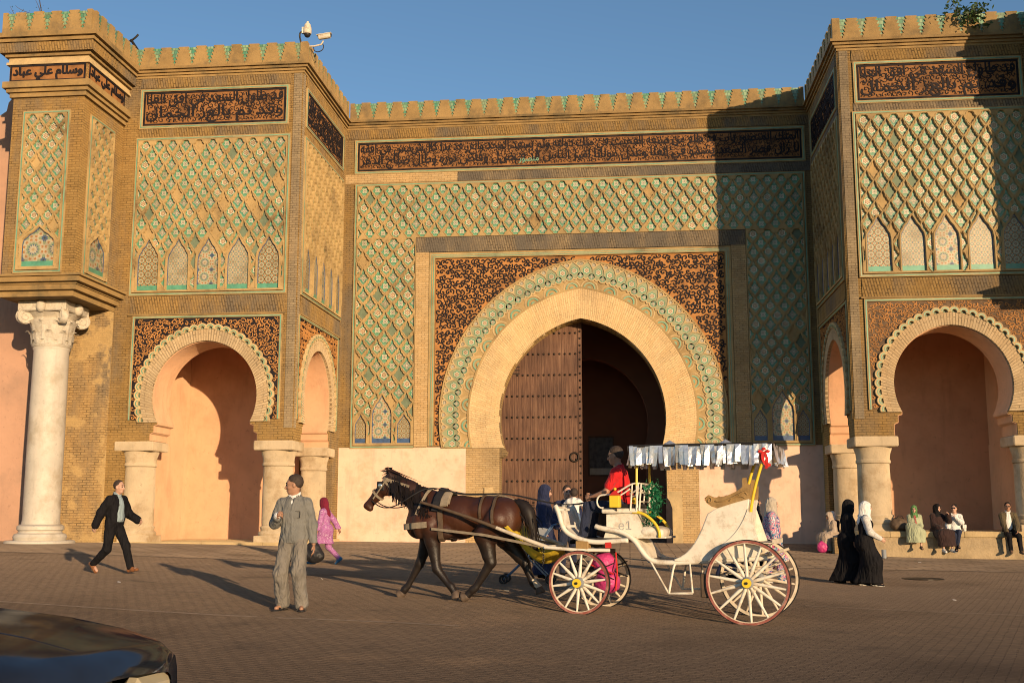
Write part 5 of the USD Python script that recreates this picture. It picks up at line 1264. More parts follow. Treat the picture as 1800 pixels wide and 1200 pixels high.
for k in range(900):
    u = rg.uniform(0, 1); c = bez((1.30, .12, 1.72), (1.16, .15, 1.62), (1.22, .2, 1.42), (1.34, .25, 1.22), 20)[int(u * 19)] + rg.normal(0, .055, 3) * (1.1 - .5 * u)
    a, b = rg.normal(0, .022, 3), rg.normal(0, .022, 3); lf.append(TM([c, c + a, c + b], [[0, 1, 2]]))
part(car, 'tinsel_garland', cat_(lf), MAT['tinsel_green'], kind='stuff')
rb = [ribbon(spline([(-.28, .66, 2.16), (-.29 + .05 * math.cos(k), .67 + .03 * math.sin(k), 2.10), (-.28 + .03 * k - .08, .68, 1.98 - .02 * k)], 8), .035, .006, (0, 1, .2)) for k in range(3)]
bo = [trimesh.creation.icosphere(subdivisions=1, radius=.026) for k in range(3)]
for k, b in enumerate(bo): b.apply_scale((1.1, .5, .8)); b.apply_translation((-.28 + .05 * (k - 1), .67, 2.16 + .03 * (k % 2)))
part(car, 'red_ribbon', cat_(rb + bo), MAT['red_cloth'])
# cloth slung behind the horse
su, sv = np.meshgrid(np.linspace(0, 1, 18), np.linspace(-1, 1, 12), indexing='ij')
sx_ = 3.30 - .85 * su; sz_ = 1.22 - .33 * su - .34 * np.sin(PI * np.clip(su * 1.05, 0, 1)) * (1 - .55 * sv ** 2) + .02 * np.sin(9 * su + 5 * sv); sy_ = .40 * sv
ix = np.arange(18 * 12).reshape(18, 12); fq = np.stack([ix[:-1, :-1], ix[1:, :-1], ix[1:, 1:], ix[:-1, 1:]], -1).reshape(-1, 4)
cl = np.stack([sx_.ravel(), sy_.ravel(), sz_.ravel()], 1)
part(car, 'sling', (cl, fq), MAT['yellow_cloth'], smooth=True)
part(car, 'chain', cat_([tube(np.stack([2.74 + .012 * np.cos(th_) * (k % 2), .38 + .012 * np.cos(th_) * (1 - k % 2), .90 - .03 * k + .02 * np.sin(th_)], 1), .004, 5, closed=True) for k in range(10) for th_ in [np.linspace(0, 2 * PI, 9)[:-1]]]), MAT['dark_steel'])
sk = thing('sack', 'shiny pink sack slung under the carriage behind its front wheel', 'sack', loc=CO, rotz=CDEG)
part(sk, 'body', body_mesh([Ell((1.98, .05, .72), (.17, .17, .15)), Ell((1.93, .08, .47), (.18, .18, .16))], .05, .022, wrinkle=(.02, (9, 9, 9), 3)), MAT['pink_satin'], smooth=True)
part(sk, 'strap', cat_([tube([(1.80, .1, .86), (1.76, .2, .6), (1.78, .22, .36)], .012, 6), tube([(2.1, .1, .86), (2.15, .15, .7), (1.8, .24, .58)], .012, 6)]), MAT['red_cloth'])
# ---------------------------------------------------------------- people
def cloth(name, col, var=.18, scale=5.0, rough=.85, bump=.006, bscale=60, sheen=.08):
    n, l = {'tc': ('texture_coordinate', {})}, []
    n['n1'] = ('noise_texture', {'scale': scale, 'detail': 6.0}); l.append(('tc.object', 'n1.vector'))
    n['r1'] = ('rgb_ramp', {'ramp': [(.28, mul(col, 1 - var)), (.5, col), (.72, mul(col, 1 + var * .6))]}); l.append(('n1.fac', 'r1.fac'))
    n['mp'] = ('mapping', {'scale': (13.0, 13.0, 4.5), 'rotation': (.35, .25, 0)}); l.append(('tc.object', 'mp.vector'))
    n['n2'] = ('noise_texture', {'scale': 1.0, 'detail': 3.0, 'roughness': .45, 'distortion': .8}); l.append(('mp.vector', 'n2.vector'))
    n['n3'] = ('noise_texture', {'scale': float(bscale), 'detail': 3.0}); l.append(('tc.object', 'n3.vector'))
    n['h'] = ('math', {'math_type': 'multiply_add', 'value2': .06}); l += [('n3.fac', 'h.value1'), ('n2.fac', 'h.value3')]
    n['bp'] = ('bump', {'strength': .75, 'distance': .07}); l.append(('h.value', 'bp.height'))
    n['p'] = ('principled_bsdf', {'roughness': rough, 'specular_ior_level': .2, 'sheen_weight': sheen}); l += [('r1.color', 'p.base_color'), ('bp.normal', 'p.normal')]
    MAT[name] = usdkit.material(stage, L + name, n, l, surface='p.BSDF')
plain('skin_tan', (.36, .19, .115), rough=.5, var=.12, scale=9.0, spec=.4); plain('skin_light', (.50, .29, .20), rough=.5, var=.12, scale=9.0, spec=.4); plain('skin_dark', (.24, .12, .07), rough=.5, var=.12, scale=9.0, spec=.4)
plain('hair_black', (.016, .012, .010), rough=.5, var=.5, scale=30.0, bump=.01, bscale=90); plain('hair_short', (.05, .034, .025), rough=.7, var=.4, scale=40.0, bump=.004, bscale=160)
plain('eye_dark', (.02, .015, .012), rough=.15); plain('lip', (.30, .12, .09), rough=.5); plain('brow', (.02, .014, .01), rough=.7)
cloth('grey_knit', (.175, .17, .155), bscale=110, sheen=.05); cloth('grey_cotton', (.185, .165, .14), var=.25, sheen=.05); cloth('white_cotton', (.72, .70, .66), var=.06); cloth('blue_grey_cotton', (.27, .34, .36), var=.12)
cloth('black_cloth', (.009, .008, .009), var=.3, sheen=0); cloth('maroon_scarf', (.17, .012, .03), var=.2); cloth('navy_cloth', (.022, .028, .07), var=.25); cloth('denim_dark', (.022, .028, .055), var=.3); cloth('denim_blue', (.10, .16, .26), var=.25)
cloth('red_cotton', (.58, .018, .022), var=.15); cloth('beige_scarf', (.46, .39, .30), var=.2); cloth('pale_green_cloth', (.36, .38, .24), var=.18); cloth('green_scarf', (.10, .21, .07), var=.6, scale=14); cloth('brown_abaya', (.035, .018, .016), var=.25)
cloth('olive_jacket', (.10, .075, .04), var=.25); cloth('pale_robe', (.40, .31, .23), var=.2); cloth('teal_cloth', (.02, .06, .075), var=.25); cloth('blue_scarf', (.03, .06, .30), var=.2); cloth('sole_white', (.62, .58, .52)); cloth('brown_shoe', (.20, .075, .025), rough=.5)
cloth('blue_shoe', (.05, .16, .30)); cloth('striped_neckerchief', (.30, .10, .08), var=.9, scale=30)
def pattern(name, base, spots, scale, lace=False):
    n, l = {'tc': ('texture_coordinate', {})}, []
    n['v'] = ('voronoi_texture', {'scale': scale}) if False else ('noise_texture', {'scale': scale, 'detail': 2.5, 'roughness': .5, 'distortion': 1.2}); l.append(('tc.object', 'v.vector'))
    n['r'] = ('rgb_ramp', {'ramp': [(0, base)] + [(a, c) for a, c in spots], 'interpolate': False}); l.append(('v.fac', 'r.fac'))
    n['p'] = ('principled_bsdf', {'roughness': .8, 'specular_ior_level': .2}); l.append(('r.color', 'p.base_color'))
    MAT[name] = usdkit.material(stage, L + name, n, l, surface='p.BSDF')
pattern('floral_cloth', (.62, .58, .55), [(.34, (.05, .07, .20)), (.43, (.60, .57, .55)), (.47, (.48, .06, .16)), (.53, (.62, .6, .58)), (.56, (.08, .20, .30)), (.64, (.04, .05, .14)), (.72, (.5, .2, .25))], 11.0)
pattern('purple_cloth', (.35, .12, .28), [(.4, (.42, .17, .36)), (.5, (.30, .09, .24)), (.58, (.55, .34, .48)), (.64, (.33, .11, .27))], 16.0)
pattern('white_lace', (.60, .57, .52), [(.46, (.32, .30, .28)), (.53, (.66, .63, .58))], 46.0)
pattern('dotted_black', (.012, .012, .014), [(.64, (.45, .44, .42))], 42.0)
pattern('print_panel', (.45, .43, .42), [(.45, (.05, .04, .05)), (.55, (.40, .36, .36))], 15.0)

def ik(a, t, l1, l2, pole):
    a, t, pole = V3(*a), V3(*t), V3(*pole); d = t - a; L_ = np.linalg.norm(d); u = d / L_
    if L_ > (l1 + l2) * .995: L_ = (l1 + l2) * .995; t = a + u * L_
    x = (l1 ** 2 - l2 ** 2 + L_ ** 2) / (2 * L_); y = math.sqrt(max(l1 ** 2 - x ** 2, 1e-6))
    p = pole - u * (pole @ u); p /= max(np.linalg.norm(p), 1e-6)
    return a + u * x + p * y, t
def unit(v): v = V3(*v); return v / max(np.linalg.norm(v), 1e-9)
class Person:
    def __init__(s, label, pos, face, H=1.7, female=False, group=None, pelvis=(0, .93), lean=0, head=(0, 0), wr=None, an=None, elbow=None, knee=((1, .1, 0), (1, -.1, 0)), toes=None, skin='skin_tan', h=.014, curl=.6, bulk=0.0, cat='person', heads=1.0):
        s.H = H; k = s.k = H / 1.75; s.h = h; s.skin = skin; s.female = female; s.bulk = bulk; s.hs = heads
        s.t = thing('person', label, cat, group, loc=pos, rotz=face)
        s.pel = V3(pelvis[0], 0, pelvis[1]) * k; a = math.radians(lean); s.up = V3(math.sin(a), 0, math.cos(a)); s.fx = V3(math.cos(a), 0, -math.sin(a)); s.R = np.stack([s.fx, V3(0, 1, 0), s.up], 1)
        P = s.at; sw = (.152 if female else .172)
        s.neckb = P(0, 0, .535); s.hc = P(.025, 0, .70)
        s.sh = [P(0, y * sw, .458) for y in (1, -1)]; s.hip = [P(0, y * .085, -.02) for y in (1, -1)]
        wr = wr or ((.05, .26, .84), (.05, -.26, .84)); an = an or ((0, .1, .085), (0, -.1, .085)); elbow = elbow or ((-1, .4, -.2), (-1, -.4, -.2))
        s.el, s.wr, s.kn, s.an = [], [], [], []
        for i in (0, 1):
            e, w = ik(s.sh[i], V3(*wr[i]) * k, .285 * k, .255 * k, elbow[i]); s.el.append(e); s.wr.append(w)
            q, w = ik(s.hip[i], V3(*an[i]) * k, .435 * k, .425 * k, knee[i]); s.kn.append(q); s.an.append(w)
        s.toes = [unit(x) for x in (toes or ((1, .15, -.12), (1, -.15, -.12)))]
        yw, pt = map(math.radians, head); cy, sy, cp, sp = math.cos(yw), math.sin(yw), math.cos(pt), math.sin(pt)
        s.hf = V3(cy * cp, sy * cp, sp); s.hl = V3(-sy, cy, 0); s.hu = np.cross(s.hf, s.hl); s.HR = np.stack([s.hf, s.hl, s.hu], 1)
        s.curl = curl if isinstance(curl, tuple) else (curl, curl)
    def at(s, x, y, z): return s.pel + s.k * (s.fx * x + V3(0, y, 0) + s.up * z)
    def hd(s, x, y, z): return s.hc + s.k * s.hs * (s.hf * x + s.hl * y + s.hu * z)
    def E(s, c, r, R=None): return Ell(c, np.array(r) * s.k, s.R if R is None else R)
    def EH(s, x, y, z, r): return Ell(s.hd(x, y, z), np.array(r) * s.k * s.hs, s.HR)
    def torso(s, g):
        k, b = s.k, s.bulk; w = -.012 if s.female else 0
        ys = s.sh[0][1] / k; r = [s.E(s.at(0, 0, .33), (.108 + g + b, .148 + g + w + b * .6, .19 + g)), s.E(s.at(.01 + b * .5, 0, .14), (.10 + g + b * 1.5, .132 + g + b, .17 + g)), s.E(s.at(-.01, 0, 0), (.11 + g, .155 + g, .14 + g)), Cap(s.at(0, ys * .84, .445), s.at(0, -ys * .84, .445), (.052 + g * .8) * k), Cap(s.at(-.01, .03, .525), s.at(-.005, ys * .8, .458), .045 * k, (.048 + g * .6) * k), Cap(s.at(-.01, -.03, .525), s.at(-.005, -ys * .8, .458), .045 * k, (.048 + g * .6) * k), Cap(s.at(-.01, 0, .46), s.at(0, 0, .545), (.07 + g) * k, (.05 + g * .5) * k)]
        if s.female: r.append(s.E(s.at(.085, 0, .34), (.05 + g, .115 + g, .075 + g)))
        return r
    def arms(s, g, upto=1.0, which=(0, 1), wide=0):
        o = []
        for i in which:
            o.append(Cap(s.sh[i], s.el[i] if upto > .5 else s.sh[i] + (s.el[i] - s.sh[i]) * upto * 2, (.054 + g) * s.k, (.045 + g) * s.k))
            if upto > .5: o.append(Cap(s.el[i], s.el[i] + (s.wr[i] - s.el[i]) * (upto - .5) * 2, (.044 + g) * s.k, (.031 + g + wide) * s.k))
        return o
    def legs(s, g, g2=None):
        g2 = g if g2 is None else g2; o = []
        for i in (0, 1): o += [Cap(s.hip[i], s.kn[i], (.088 + g) * s.k, (.058 + (g + g2) / 2) * s.k), Cap(s.kn[i], s.an[i], (.056 + (g + g2) / 2) * s.k, (.038 + g2) * s.k)]
        return o
    def hand(s, i):
        k = s.k; w = s.wr[i]; d = unit(w - s.el[i]); sd = 1 if i == 0 else -1
        n = unit(np.cross(d, np.cross(unit(V3(0, -sd, 0) + s.fx * .2), d))); u = np.cross(d, n) * 1.0
        if u @ s.fx < 0: u = -u
        c = w + d * .045 * k; o = [(Ell(c, np.array((.048, .038, .018)) * k, np.stack([d, u, n], 1)), .012 * k)]
        cu = s.curl[i]
        for j, (off, ln) in enumerate(((.029, .068), (.010, .076), (-.010, .072), (-.028, .056))):
            b = w + (d * .082 + u * off) * k; d1 = unit(d * math.cos(cu) + n * math.sin(cu)); d2 = unit(d * math.cos(cu * 2.2) + n * math.sin(cu * 2.2))
            m = b + d1 * ln * .52 * k; o += [(Cap(b, m, .0098 * k, .0092 * k), .006 * k), (Cap(m, m + d2 * ln * .5 * k, .0092 * k, .0075 * k), .005 * k)]
        b = w + (d * .03 + u * .032) * k; m = b + unit(d * .8 + u * .55 + n * .35) * .036 * k; o += [(Cap(b, m, .0125 * k, .0105 * k), .008 * k), (Cap(m, m + unit(d * .9 + u * .1 + n * .5) * .032 * k, .0105 * k, .0085 * k), .006 * k)]
        return o
    def body(s):
        k = s.k * s.hs
        o = [(q, .05 * s.k) for q in s.torso(-.012)] + [(q, .03 * s.k) for q in s.arms(-.004)] + [(q, .03 * s.k) for q in s.legs(-.008)]
        for i in (0, 1): o.append((Cap(s.an[i] - V3(0, 0, .03), s.an[i] + s.toes[i] * .13 * s.k - V3(0, 0, .035) * s.k, .036 * s.k, .028 * s.k), .03))
        o += [(Cap(s.neckb - s.up * .03, s.hd(-.012, 0, -.06), .054 * s.k, .05 * k), .03 * k)]
        H_ = [s.EH(-.012, 0, .035, (.098, .077, .092)), s.EH(.022, 0, -.035, (.072, .062, .085)), s.EH(.052, 0, -.088, (.036, .036, .03)), s.EH(.062, 0, .024, (.034, .055, .018))]
        o += [(q, .03 * k) for q in H_]
        o += [(Cap(s.hd(.088, 0, .01), s.hd(.112, 0, -.033), .010 * k, .0155 * k), .012 * k), (s.EH(.103, 0, -.037, (.014, .019, .010)), .008 * k), (s.EH(.083, 0, -.066, (.014, .024, .011)), .012 * k)]
        for y in (1, -1): o += [(s.EH(-.006, y * .076, -.008, (.019, .010, .032)), .008 * k), (s.EH(.058, y * .04, -.03, (.03, .022, .02)), .02 * k)]
        for i in (0, 1): o += s.hand(i)
        eyes = [s.hd(.094, y * .031, .004) for y in (1, -1)]
        def cut(p, d):
            for e in eyes: d = np.maximum(d, -(np.linalg.norm(p - e, axis=-1) - .0135 * k))
            return d
        b = s.bp = part(s.t, 'body', body_mesh(o, .03, s.h * .8, cut=cut, smooth=1), MAT[s.skin], smooth=True)
        for e in eyes:
            m = trimesh.creation.icosphere(subdivisions=2, radius=.0125 * k); m.apply_translation(e - s.hf * .006 * k); part(s.t, 'eye', m, MAT['eye_dark'], smooth=True)
        for y in (1, -1): part(s.t, 'eyebrow', tube([s.hd(.098, y * .014, .026), s.hd(.096, y * .032, .032), s.hd(.082, y * .05, .026)], .006 * k, 5), MAT['brow'])
        part(s.t, 'lips', tube([s.hd(.088, .022, -.066), s.hd(.099, 0, -.066), s.hd(.088, -.022, -.066)], .0065 * k, 5), MAT['lip'], smooth=True)
        return s
    def pl(s, p): return (p - s.pel) @ s.up / s.k
    def top(s, name, mat, g=.018, hem=-.05, sleeve=1.0, vneck=None, wide=0, wr=.007, open_=None, which=(0, 1), seed=1, armg=None):
        pr = [(q, .05) for q in s.torso(g)] + [(q, .04) for q in s.arms(g if armg is None else armg, sleeve, which, wide)]
        nb = s.neckb
        def cut(p, d):
            d = np.maximum(d, (hem - s.pl(p)) * s.k)
            d = np.maximum(d, -(np.linalg.norm(p - nb - s.fx * .015 - s.up * .03, axis=-1) - .075 * s.k))
            if vneck: d = np.maximum(d, -Cap(s.at(.12, 0, .56), s.at(.16, 0, vneck), .055 * s.k, .008)(p))
            if open_:
                q = (p - s.pel) @ s.R / s.k; d = np.maximum(d, -np.maximum(np.abs(q[..., 1]) - open_ - .02 * np.sin(9 * q[..., 2]), .02 - q[..., 0]) * s.k)
            return d
        part(s.t, name, body_mesh(pr, .05, s.h, cut=cut, wrinkle=(wr, (7, 7, 11), seed), smooth=1), MAT[mat], smooth=True); return s
    def trousers(s, mat, g=.012, g2=.02, waist=.11, hem=0.0, seed=2, name='trousers', wr=.009):
        pr = [(s.E(s.at(-.01, 0, 0), (.11 + g, .152 + g, .125 + g)), .05), (s.E(s.at(0, 0, .09), (.10 + g, .138 + g, .10)), .05)] + [(q, .035) for q in s.legs(g, g2)]
        def cut(p, d):
            d = np.maximum(d, (s.pl(p) - waist) * s.k)
            for i in (0, 1): 
                ax = unit(s.an[i] - s.kn[i]); d = np.maximum(d, np.where(((p - s.kn[i]) @ ax > 0) & (np.linalg.norm(p - s.an[i], axis=-1) < .14 * s.k), (p - s.an[i]) @ ax - (.035 + hem) * s.k, -1))
            return d
        part(s.t, name, body_mesh(pr, .035, s.h, cut=cut, wrinkle=(wr, (13, 13, 7), seed), smooth=1), MAT[mat], smooth=True); return s
    def belt(s, mat='black_leather', z=.10):
        pr = [s.E(s.at(-.01, 0, 0), (.128, .17, .143)), s.E(s.at(0, 0, .09), (.118 + s.bulk, .156 + s.bulk * .6, .12))]
        part(s.t, 'belt', body_mesh(pr, .05, s.h * .8, cut=lambda p, d: np.maximum(d, np.abs(s.pl(p) - z) * s.k - .02), smooth=0), MAT[mat]); return s
    def skirt(s, name, mat, hem=.06, r0=.13, r1=.17, top=.12, folds=.014, seed=4, seated=False, kk=.14):
        pr = [(s.E(s.at(-.01, 0, 0), (.13, .172, .14)), .08), (s.E(s.at(0, 0, .1), (.115, .145, .10)), .06)]
        for i in (0, 1): pr += [(Cap(s.hip[i], s.kn[i], r0 * s.k, (r0 + .01) * s.k), kk), (Cap(s.kn[i], s.an[i] + (s.an[i] - s.kn[i]) * .1, (r0 if not seated else r0 * .95) * s.k, r1 * s.k), kk)]
        mh, mk, ma = [(a[0] + a[1]) / 2 for a in (s.hip, s.kn, s.an)]
        pr += [(Cap(mh, mk, r0 * s.k), kk), (Cap(mk, ma, r0 * s.k, r1 * s.k), kk)]
        def cut(p, d): return np.maximum(np.maximum(d, (s.pl(p) - top) * s.k if not seated else d), hem - p[..., 2] + (0 if not seated else -s.lift))
        part(s.t, name, body_mesh(pr, kk, s.h, cut=cut, wrinkle=(folds, (13, 13, 1.6), seed), smooth=1), MAT[mat], smooth=True); return s
    lift = 0.0
    def hijab(s, mat, drape=.36, g=.0, name='headscarf', face=1.0, width=.105):
        pr = [(s.EH(-.018, 0, .035, (.118 + g, .096 + g, .108 + g)), .04), (s.EH(.0, 0, -.05, (.098 + g, .085 + g, .10)), .05), (Cap(s.hd(-.01, 0, -.08), s.at(.01, 0, .47), .085 * s.k, width * s.k), .06), (s.E(s.at(.01, 0, drape), (.125 + g, .16, .12)), .07), (Cap(s.hd(-.09, 0, -.02), s.at(-.09, 0, .38), .05 * s.k, .07 * s.k), .06)]
        f = Ell(s.hd(.10, 0, -.018), np.array((.075, .055 * face, .083 * face)) * s.k, s.HR)
        part(s.t, name, body_mesh(pr, .05, s.h * .9, cut=lambda p, d: np.maximum(d, -f(p)), wrinkle=(.012, (9, 9, 6), 7), smooth=1), MAT[mat], smooth=True); return s
    def hair(s, mat='hair_short', g=.008, back=False, line=.045):
        pr = [(s.EH(-.014, 0, .037, (.098 + g, .078 + g, .094 + g)), .02)]
        if back: pr += [(Cap(s.hd(-.07, 0, -.01), s.at(-.06, 0, .46), .065 * s.k, .05 * s.k), .05)]
        def cut(p, d):
            q = (p - s.hc) @ s.HR / (s.k * s.hs); return np.maximum(d, (np.maximum(-(q[..., 2] - np.where(q[..., 0] > 0, .028 + .35 * q[..., 0], np.maximum(.028 + 1.6 * q[..., 0], -.075))), q[..., 0] - line - .35 * np.maximum(0, q[..., 2] - .04)) if not back else np.maximum(q[..., 0] - .06, -(q[..., 2] - .03 + .1 * (q[..., 0] < .0) + (.4 if True else 0) * (q[..., 0] < -.03)))) * s.k)
        part(s.t, 'hair', body_mesh(pr, .02, s.h * .8, cut=cut, wrinkle=(.004, (40, 40, 40), 9), smooth=1), MAT[mat], smooth=True); return s
    def shoes(s, mat, sole=None, name='shoe', g=.0):
        for i in (0, 1):
            a, d = s.an[i], s.toes[i]; k = s.k; dn = unit(np.cross(d, np.cross(V3(0, 0, -1), d))); c0 = a + dn * .04 * k - d * .035 * k; c1 = a + dn * .052 * k + d * .15 * k
            sd = np.cross(d, dn); pr = [Cap(c0, c1, (.044 + g) * k, (.034 + g) * k, (sd, 1.15)), Cap(a + dn * .005, a + dn * .03 * k + d * .06 * k, .045 * k, .04 * k)]
            o = a + dn * .078 * k
            p_ = part(s.t, name, body_mesh(pr, .03, s.h * .8, cut=lambda p, q: np.maximum(q, (p - o) @ dn), smooth=1), MAT[mat], smooth=40)
            if sole: part(p_, 'sole', body_mesh([Cap(c0, c1, .05 * k, .041 * k, (sd, 1.15))], .02, s.h * .7, cut=lambda p, q: np.maximum(q, np.maximum((p - o - dn * .012) @ dn, -(p - o + dn * .016) @ dn)), smooth=0), MAT[sole])
        return s
    def glasses(s):
        part(s.t, 'sunglasses', cat_([Face(s.hd(.106, 0, .006), s.hl, s.hf).put(extr(Polygon([(x - .025 * s.k, -.016 * s.k), (x + .025 * s.k, -.016 * s.k), (x + .028 * s.k, .014 * s.k), (x - .028 * s.k, .014 * s.k)]), -.006, .004)) for x in (-.033 * s.k, .033 * s.k)] + [tube([s.hd(.10, y * .055, .012), s.hd(0, y * .086, .012)], .004, 5) for y in (1, -1)]), MAT['black_leather']); return s
    def collar(s, mat, r=.066, v=True):
        pts = [s.neckb + (s.fx * math.cos(a) * r + V3(0, 1, 0) * math.sin(a) * (r + .004)) * s.k + s.up * s.k * (.03 - .05 * max(0, math.cos(a)) + .02) for a in np.linspace(-PI + .2 + (0 if not v else 0), PI - .2, 24)]
        pts = [p for p in pts]
        part(s.t, 'collar', ribbon(pts, .012, .05 * s.k, s.up), MAT[mat]); return s
G_ = lambda x, y, dz=0: (x, y, gz(x, y) + dz)

# standing man
p = Person('man in a grey sweater standing in the open square, hand at his chest', G_(-4.44, -25.7), -93, 1.76, head=(-78, -4), wr=((.0, .285, .82), (.22, -.15, 1.22)), elbow=((-1, .5, 0), (-.5, -.55, -1)), an=((.02, .14, .085), (-.02, -.13, .085)), toes=((1, .35, -.12), (1, -.35, -.12)), h=.0115, heads=1.06, curl=(.35, .95))
p.body().trousers('grey_cotton', .018, .05, hem=.012, wr=.026).top('sweater', 'grey_knit', .036, -.06, .97, vneck=.36, wr=.012, armg=.022).hair('hair_short', .006)
p.top('shirt', 'white_cotton', .024, .15, 1.03, vneck=.52, wr=.002, wide=.004, armg=.014).collar('white_cotton', .072)
for i in (0, 1):
    a, d, k = p.an[i], p.toes[i], p.k
    sd = unit(np.cross(V3(0, 0, 1), d)); z = V3(0, 0, -.078)
    s_ = part(p.t, 'sandal', body_mesh([Cap(a + z - d * .05, a + z + d * .17, .045, .05, (sd, 1.0))], .02, .01, cut=lambda q, e, a=a: np.maximum(e, np.maximum(q[..., 2] - a[2] + .06, -(q[..., 2] - a[2] + .085))), smooth=0), MAT['black_leather'])
    for e, w_ in ((.03, .062), (.10, .058)): part(s_, 'strap', ribbon([a + d * e + sd * w_ * math.cos(t) + V3(0, 0, -.07 + (.082 - e * .35) * math.sin(t)) for t in np.linspace(0, PI, 11)], .03, .008, d * .01 + V3(0, 0, 1)), MAT['black_leather'])
part(p.t, 'pocket', tube([p.at(.132, .04, .345), p.at(.128, .04, .27), p.at(.125, .12, .27), p.at(.122, .12, .35), p.at(.132, .04, .352)], .0045, 5), MAT['black_cloth'])
part(p.t, 'ring', tube([p.wr[1] + V3(.012 * math.cos(t), .0, .012 * math.sin(t)) + unit(p.wr[1] - p.el[1]) * .09 for t in np.linspace(0, 2 * PI, 9)[:-1]], .003, 4, closed=True), MAT['mirror_boss'])
# walking man
p = Person('man in an open black jacket striding past the marble column', G_(-9.55, -20.07), -18, 1.74, pelvis=(0, .90), lean=4, head=(8, 0), wr=((.30, .30, .98), (-.22, -.30, .82)), elbow=((-1, .4, -.4), (-1, -.5, -.2)), an=((.37, .08, .11), (-.38, -.08, .18)), toes=((1, 0, .15), (.75, 0, -.75)), h=.0125, bulk=.02, curl=.7, skin='skin_light')
p.body().trousers('black_cloth', .018, .025).belt().shoes('brown_shoe', None).top('shirt', 'blue_grey_cotton', .016, .06, .9, wr=.004).collar('blue_grey_cotton').top('jacket', 'black_cloth', .036, -.10, .98, open_=.075, wr=.012, wide=.006).hair('hair_short', .007, line=.03)
bk = trimesh.creation.box((.012, .05, .035)); bk.apply_translation(p.at(.155, 0, .10)); part(p.t, 'buckle', bk, MAT['mirror_boss'])
# woman in purple
p = Person('woman in a purple tunic and maroon headscarf walking past the tower columns', G_(-7.15, -14.0), 172, 1.58, True, pelvis=(0, .90), lean=5, head=(-12, -4), wr=((.16, .24, .80), (-.30, -.24, .86)), an=((.30, .07, .09), (-.36, -.07, .16)), toes=((1, 0, 0), (.8, 0, -.6)), h=.013)
p.body().trousers('purple_cloth', .018, .02).shoes('blue_shoe', None).skirt('tunic_skirt', 'purple_cloth', .48, .12, .15, folds=.02).top('tunic', 'purple_cloth', .026, -.02, .96, wide=.02).hijab('maroon_scarf')
part(p.t, 'sock', body_mesh([Cap(p.an[1] + (p.kn[1] - p.an[1]) * .25, p.an[1], .05, .045)], .02, .013), MAT['maroon_scarf'], smooth=True)
bg = thing('plastic_bag', 'black plastic bag hanging from the hand of the woman in purple', 'bag', loc=G_(-7.36, -14.3))
part(bg, 'body', body_mesh([Ell((0, 0, .30), (.22, .13, .22)), Ell((.05, 0, .20), (.22, .14, .15)), Cap((0, 0, .45), (.02, 0, .70), .10, .02)], .08, .016, wrinkle=(.035, (8, 8, 5), 5)), MAT['black_leather'], smooth=True)
# girl in white scarf, and her companion
p = Person('girl with white headscarf, white lace sleeves and long black skirt', G_(4.52, -17.75), -4, 1.60, True, lean=3, head=(4, -2), wr=((.30, .16, 1.0), (.30, -.17, .98)), elbow=((-1, .6, -.5), (-1, -.6, -.5)), an=((-.08, .06, .09), (.17, -.07, .085)), h=.012, skin='skin_light', group='pair of women in black walking right')
p.body().skirt('skirt', 'black_cloth', .05, .13, .165, folds=.03).shoes('black_cloth', 'sole_white').top('cardigan', 'white_lace', .024, .02, .97).hijab('white_cotton', .42)
p.top('vest', 'black_cloth', .034, .06, .02, open_=None, which=(), wr=.004)
p = Person('woman all in black beside the girl with the white headscarf', G_(4.27, -17.3), -4, 1.62, True, lean=4, head=(10, -4), wr=((.12, .2, .86), (.12, -.2, .86)), an=((-.22, .07, .10), (.10, -.07, .085)), h=.013, group='pair of women in black walking right')
p.body().skirt('robe_skirt', 'black_cloth', .05, .13, .16, folds=.026).shoes('black_cloth').top('robe', 'black_cloth', .032, -.04, .98, wide=.02).hijab('black_cloth', .34, .006)
# three women walking behind the carriage
p = Person('woman in a floral tunic and beige headscarf behind the rear wheel', G_(2.72, -17.95), -2, 1.62, True, lean=2, head=(0, 0), wr=((.1, .22, .86), (.06, -.24, .86)), an=((-.14, .07, .09), (.18, -.07, .085)), h=.0125, bulk=.03, skin='skin_light', group='women walking behind the carriage')
p.body().trousers('floral_cloth', .03, .045).shoes('sole_white').skirt('tunic_skirt', 'floral_cloth', .42, .135, .16, folds=.012).top('tunic', 'floral_cloth', .03, -.02, .97, wide=.015).hijab('beige_scarf', .46)
p = Person('woman in black with a dotted black headscarf beside the floral tunic', G_(2.48, -17.35), -2, 1.66, True, head=(-5, 0), an=((.14, .07, .09), (-.12, -.07, .085)), h=.014, group='women walking behind the carriage')
p.body().skirt('robe_skirt', 'black_cloth', .06, .14, .18).shoes('black_cloth').top('robe', 'black_cloth', .03, -.04, .98, wide=.02).hijab('dotted_black', .40)
p = Person('woman in a bright blue headscarf hidden behind the gilded crest', G_(2.0, -16.7), -2, 1.64, True, an=((-.1, .07, .09), (.12, -.07, .085)), h=.015, group='women walking behind the carriage')
p.body().skirt('robe_skirt', 'navy_cloth', .06, .14, .17).shoes('black_cloth').top('robe', 'navy_cloth', .03, -.04, .98).hijab('blue_scarf', .40)
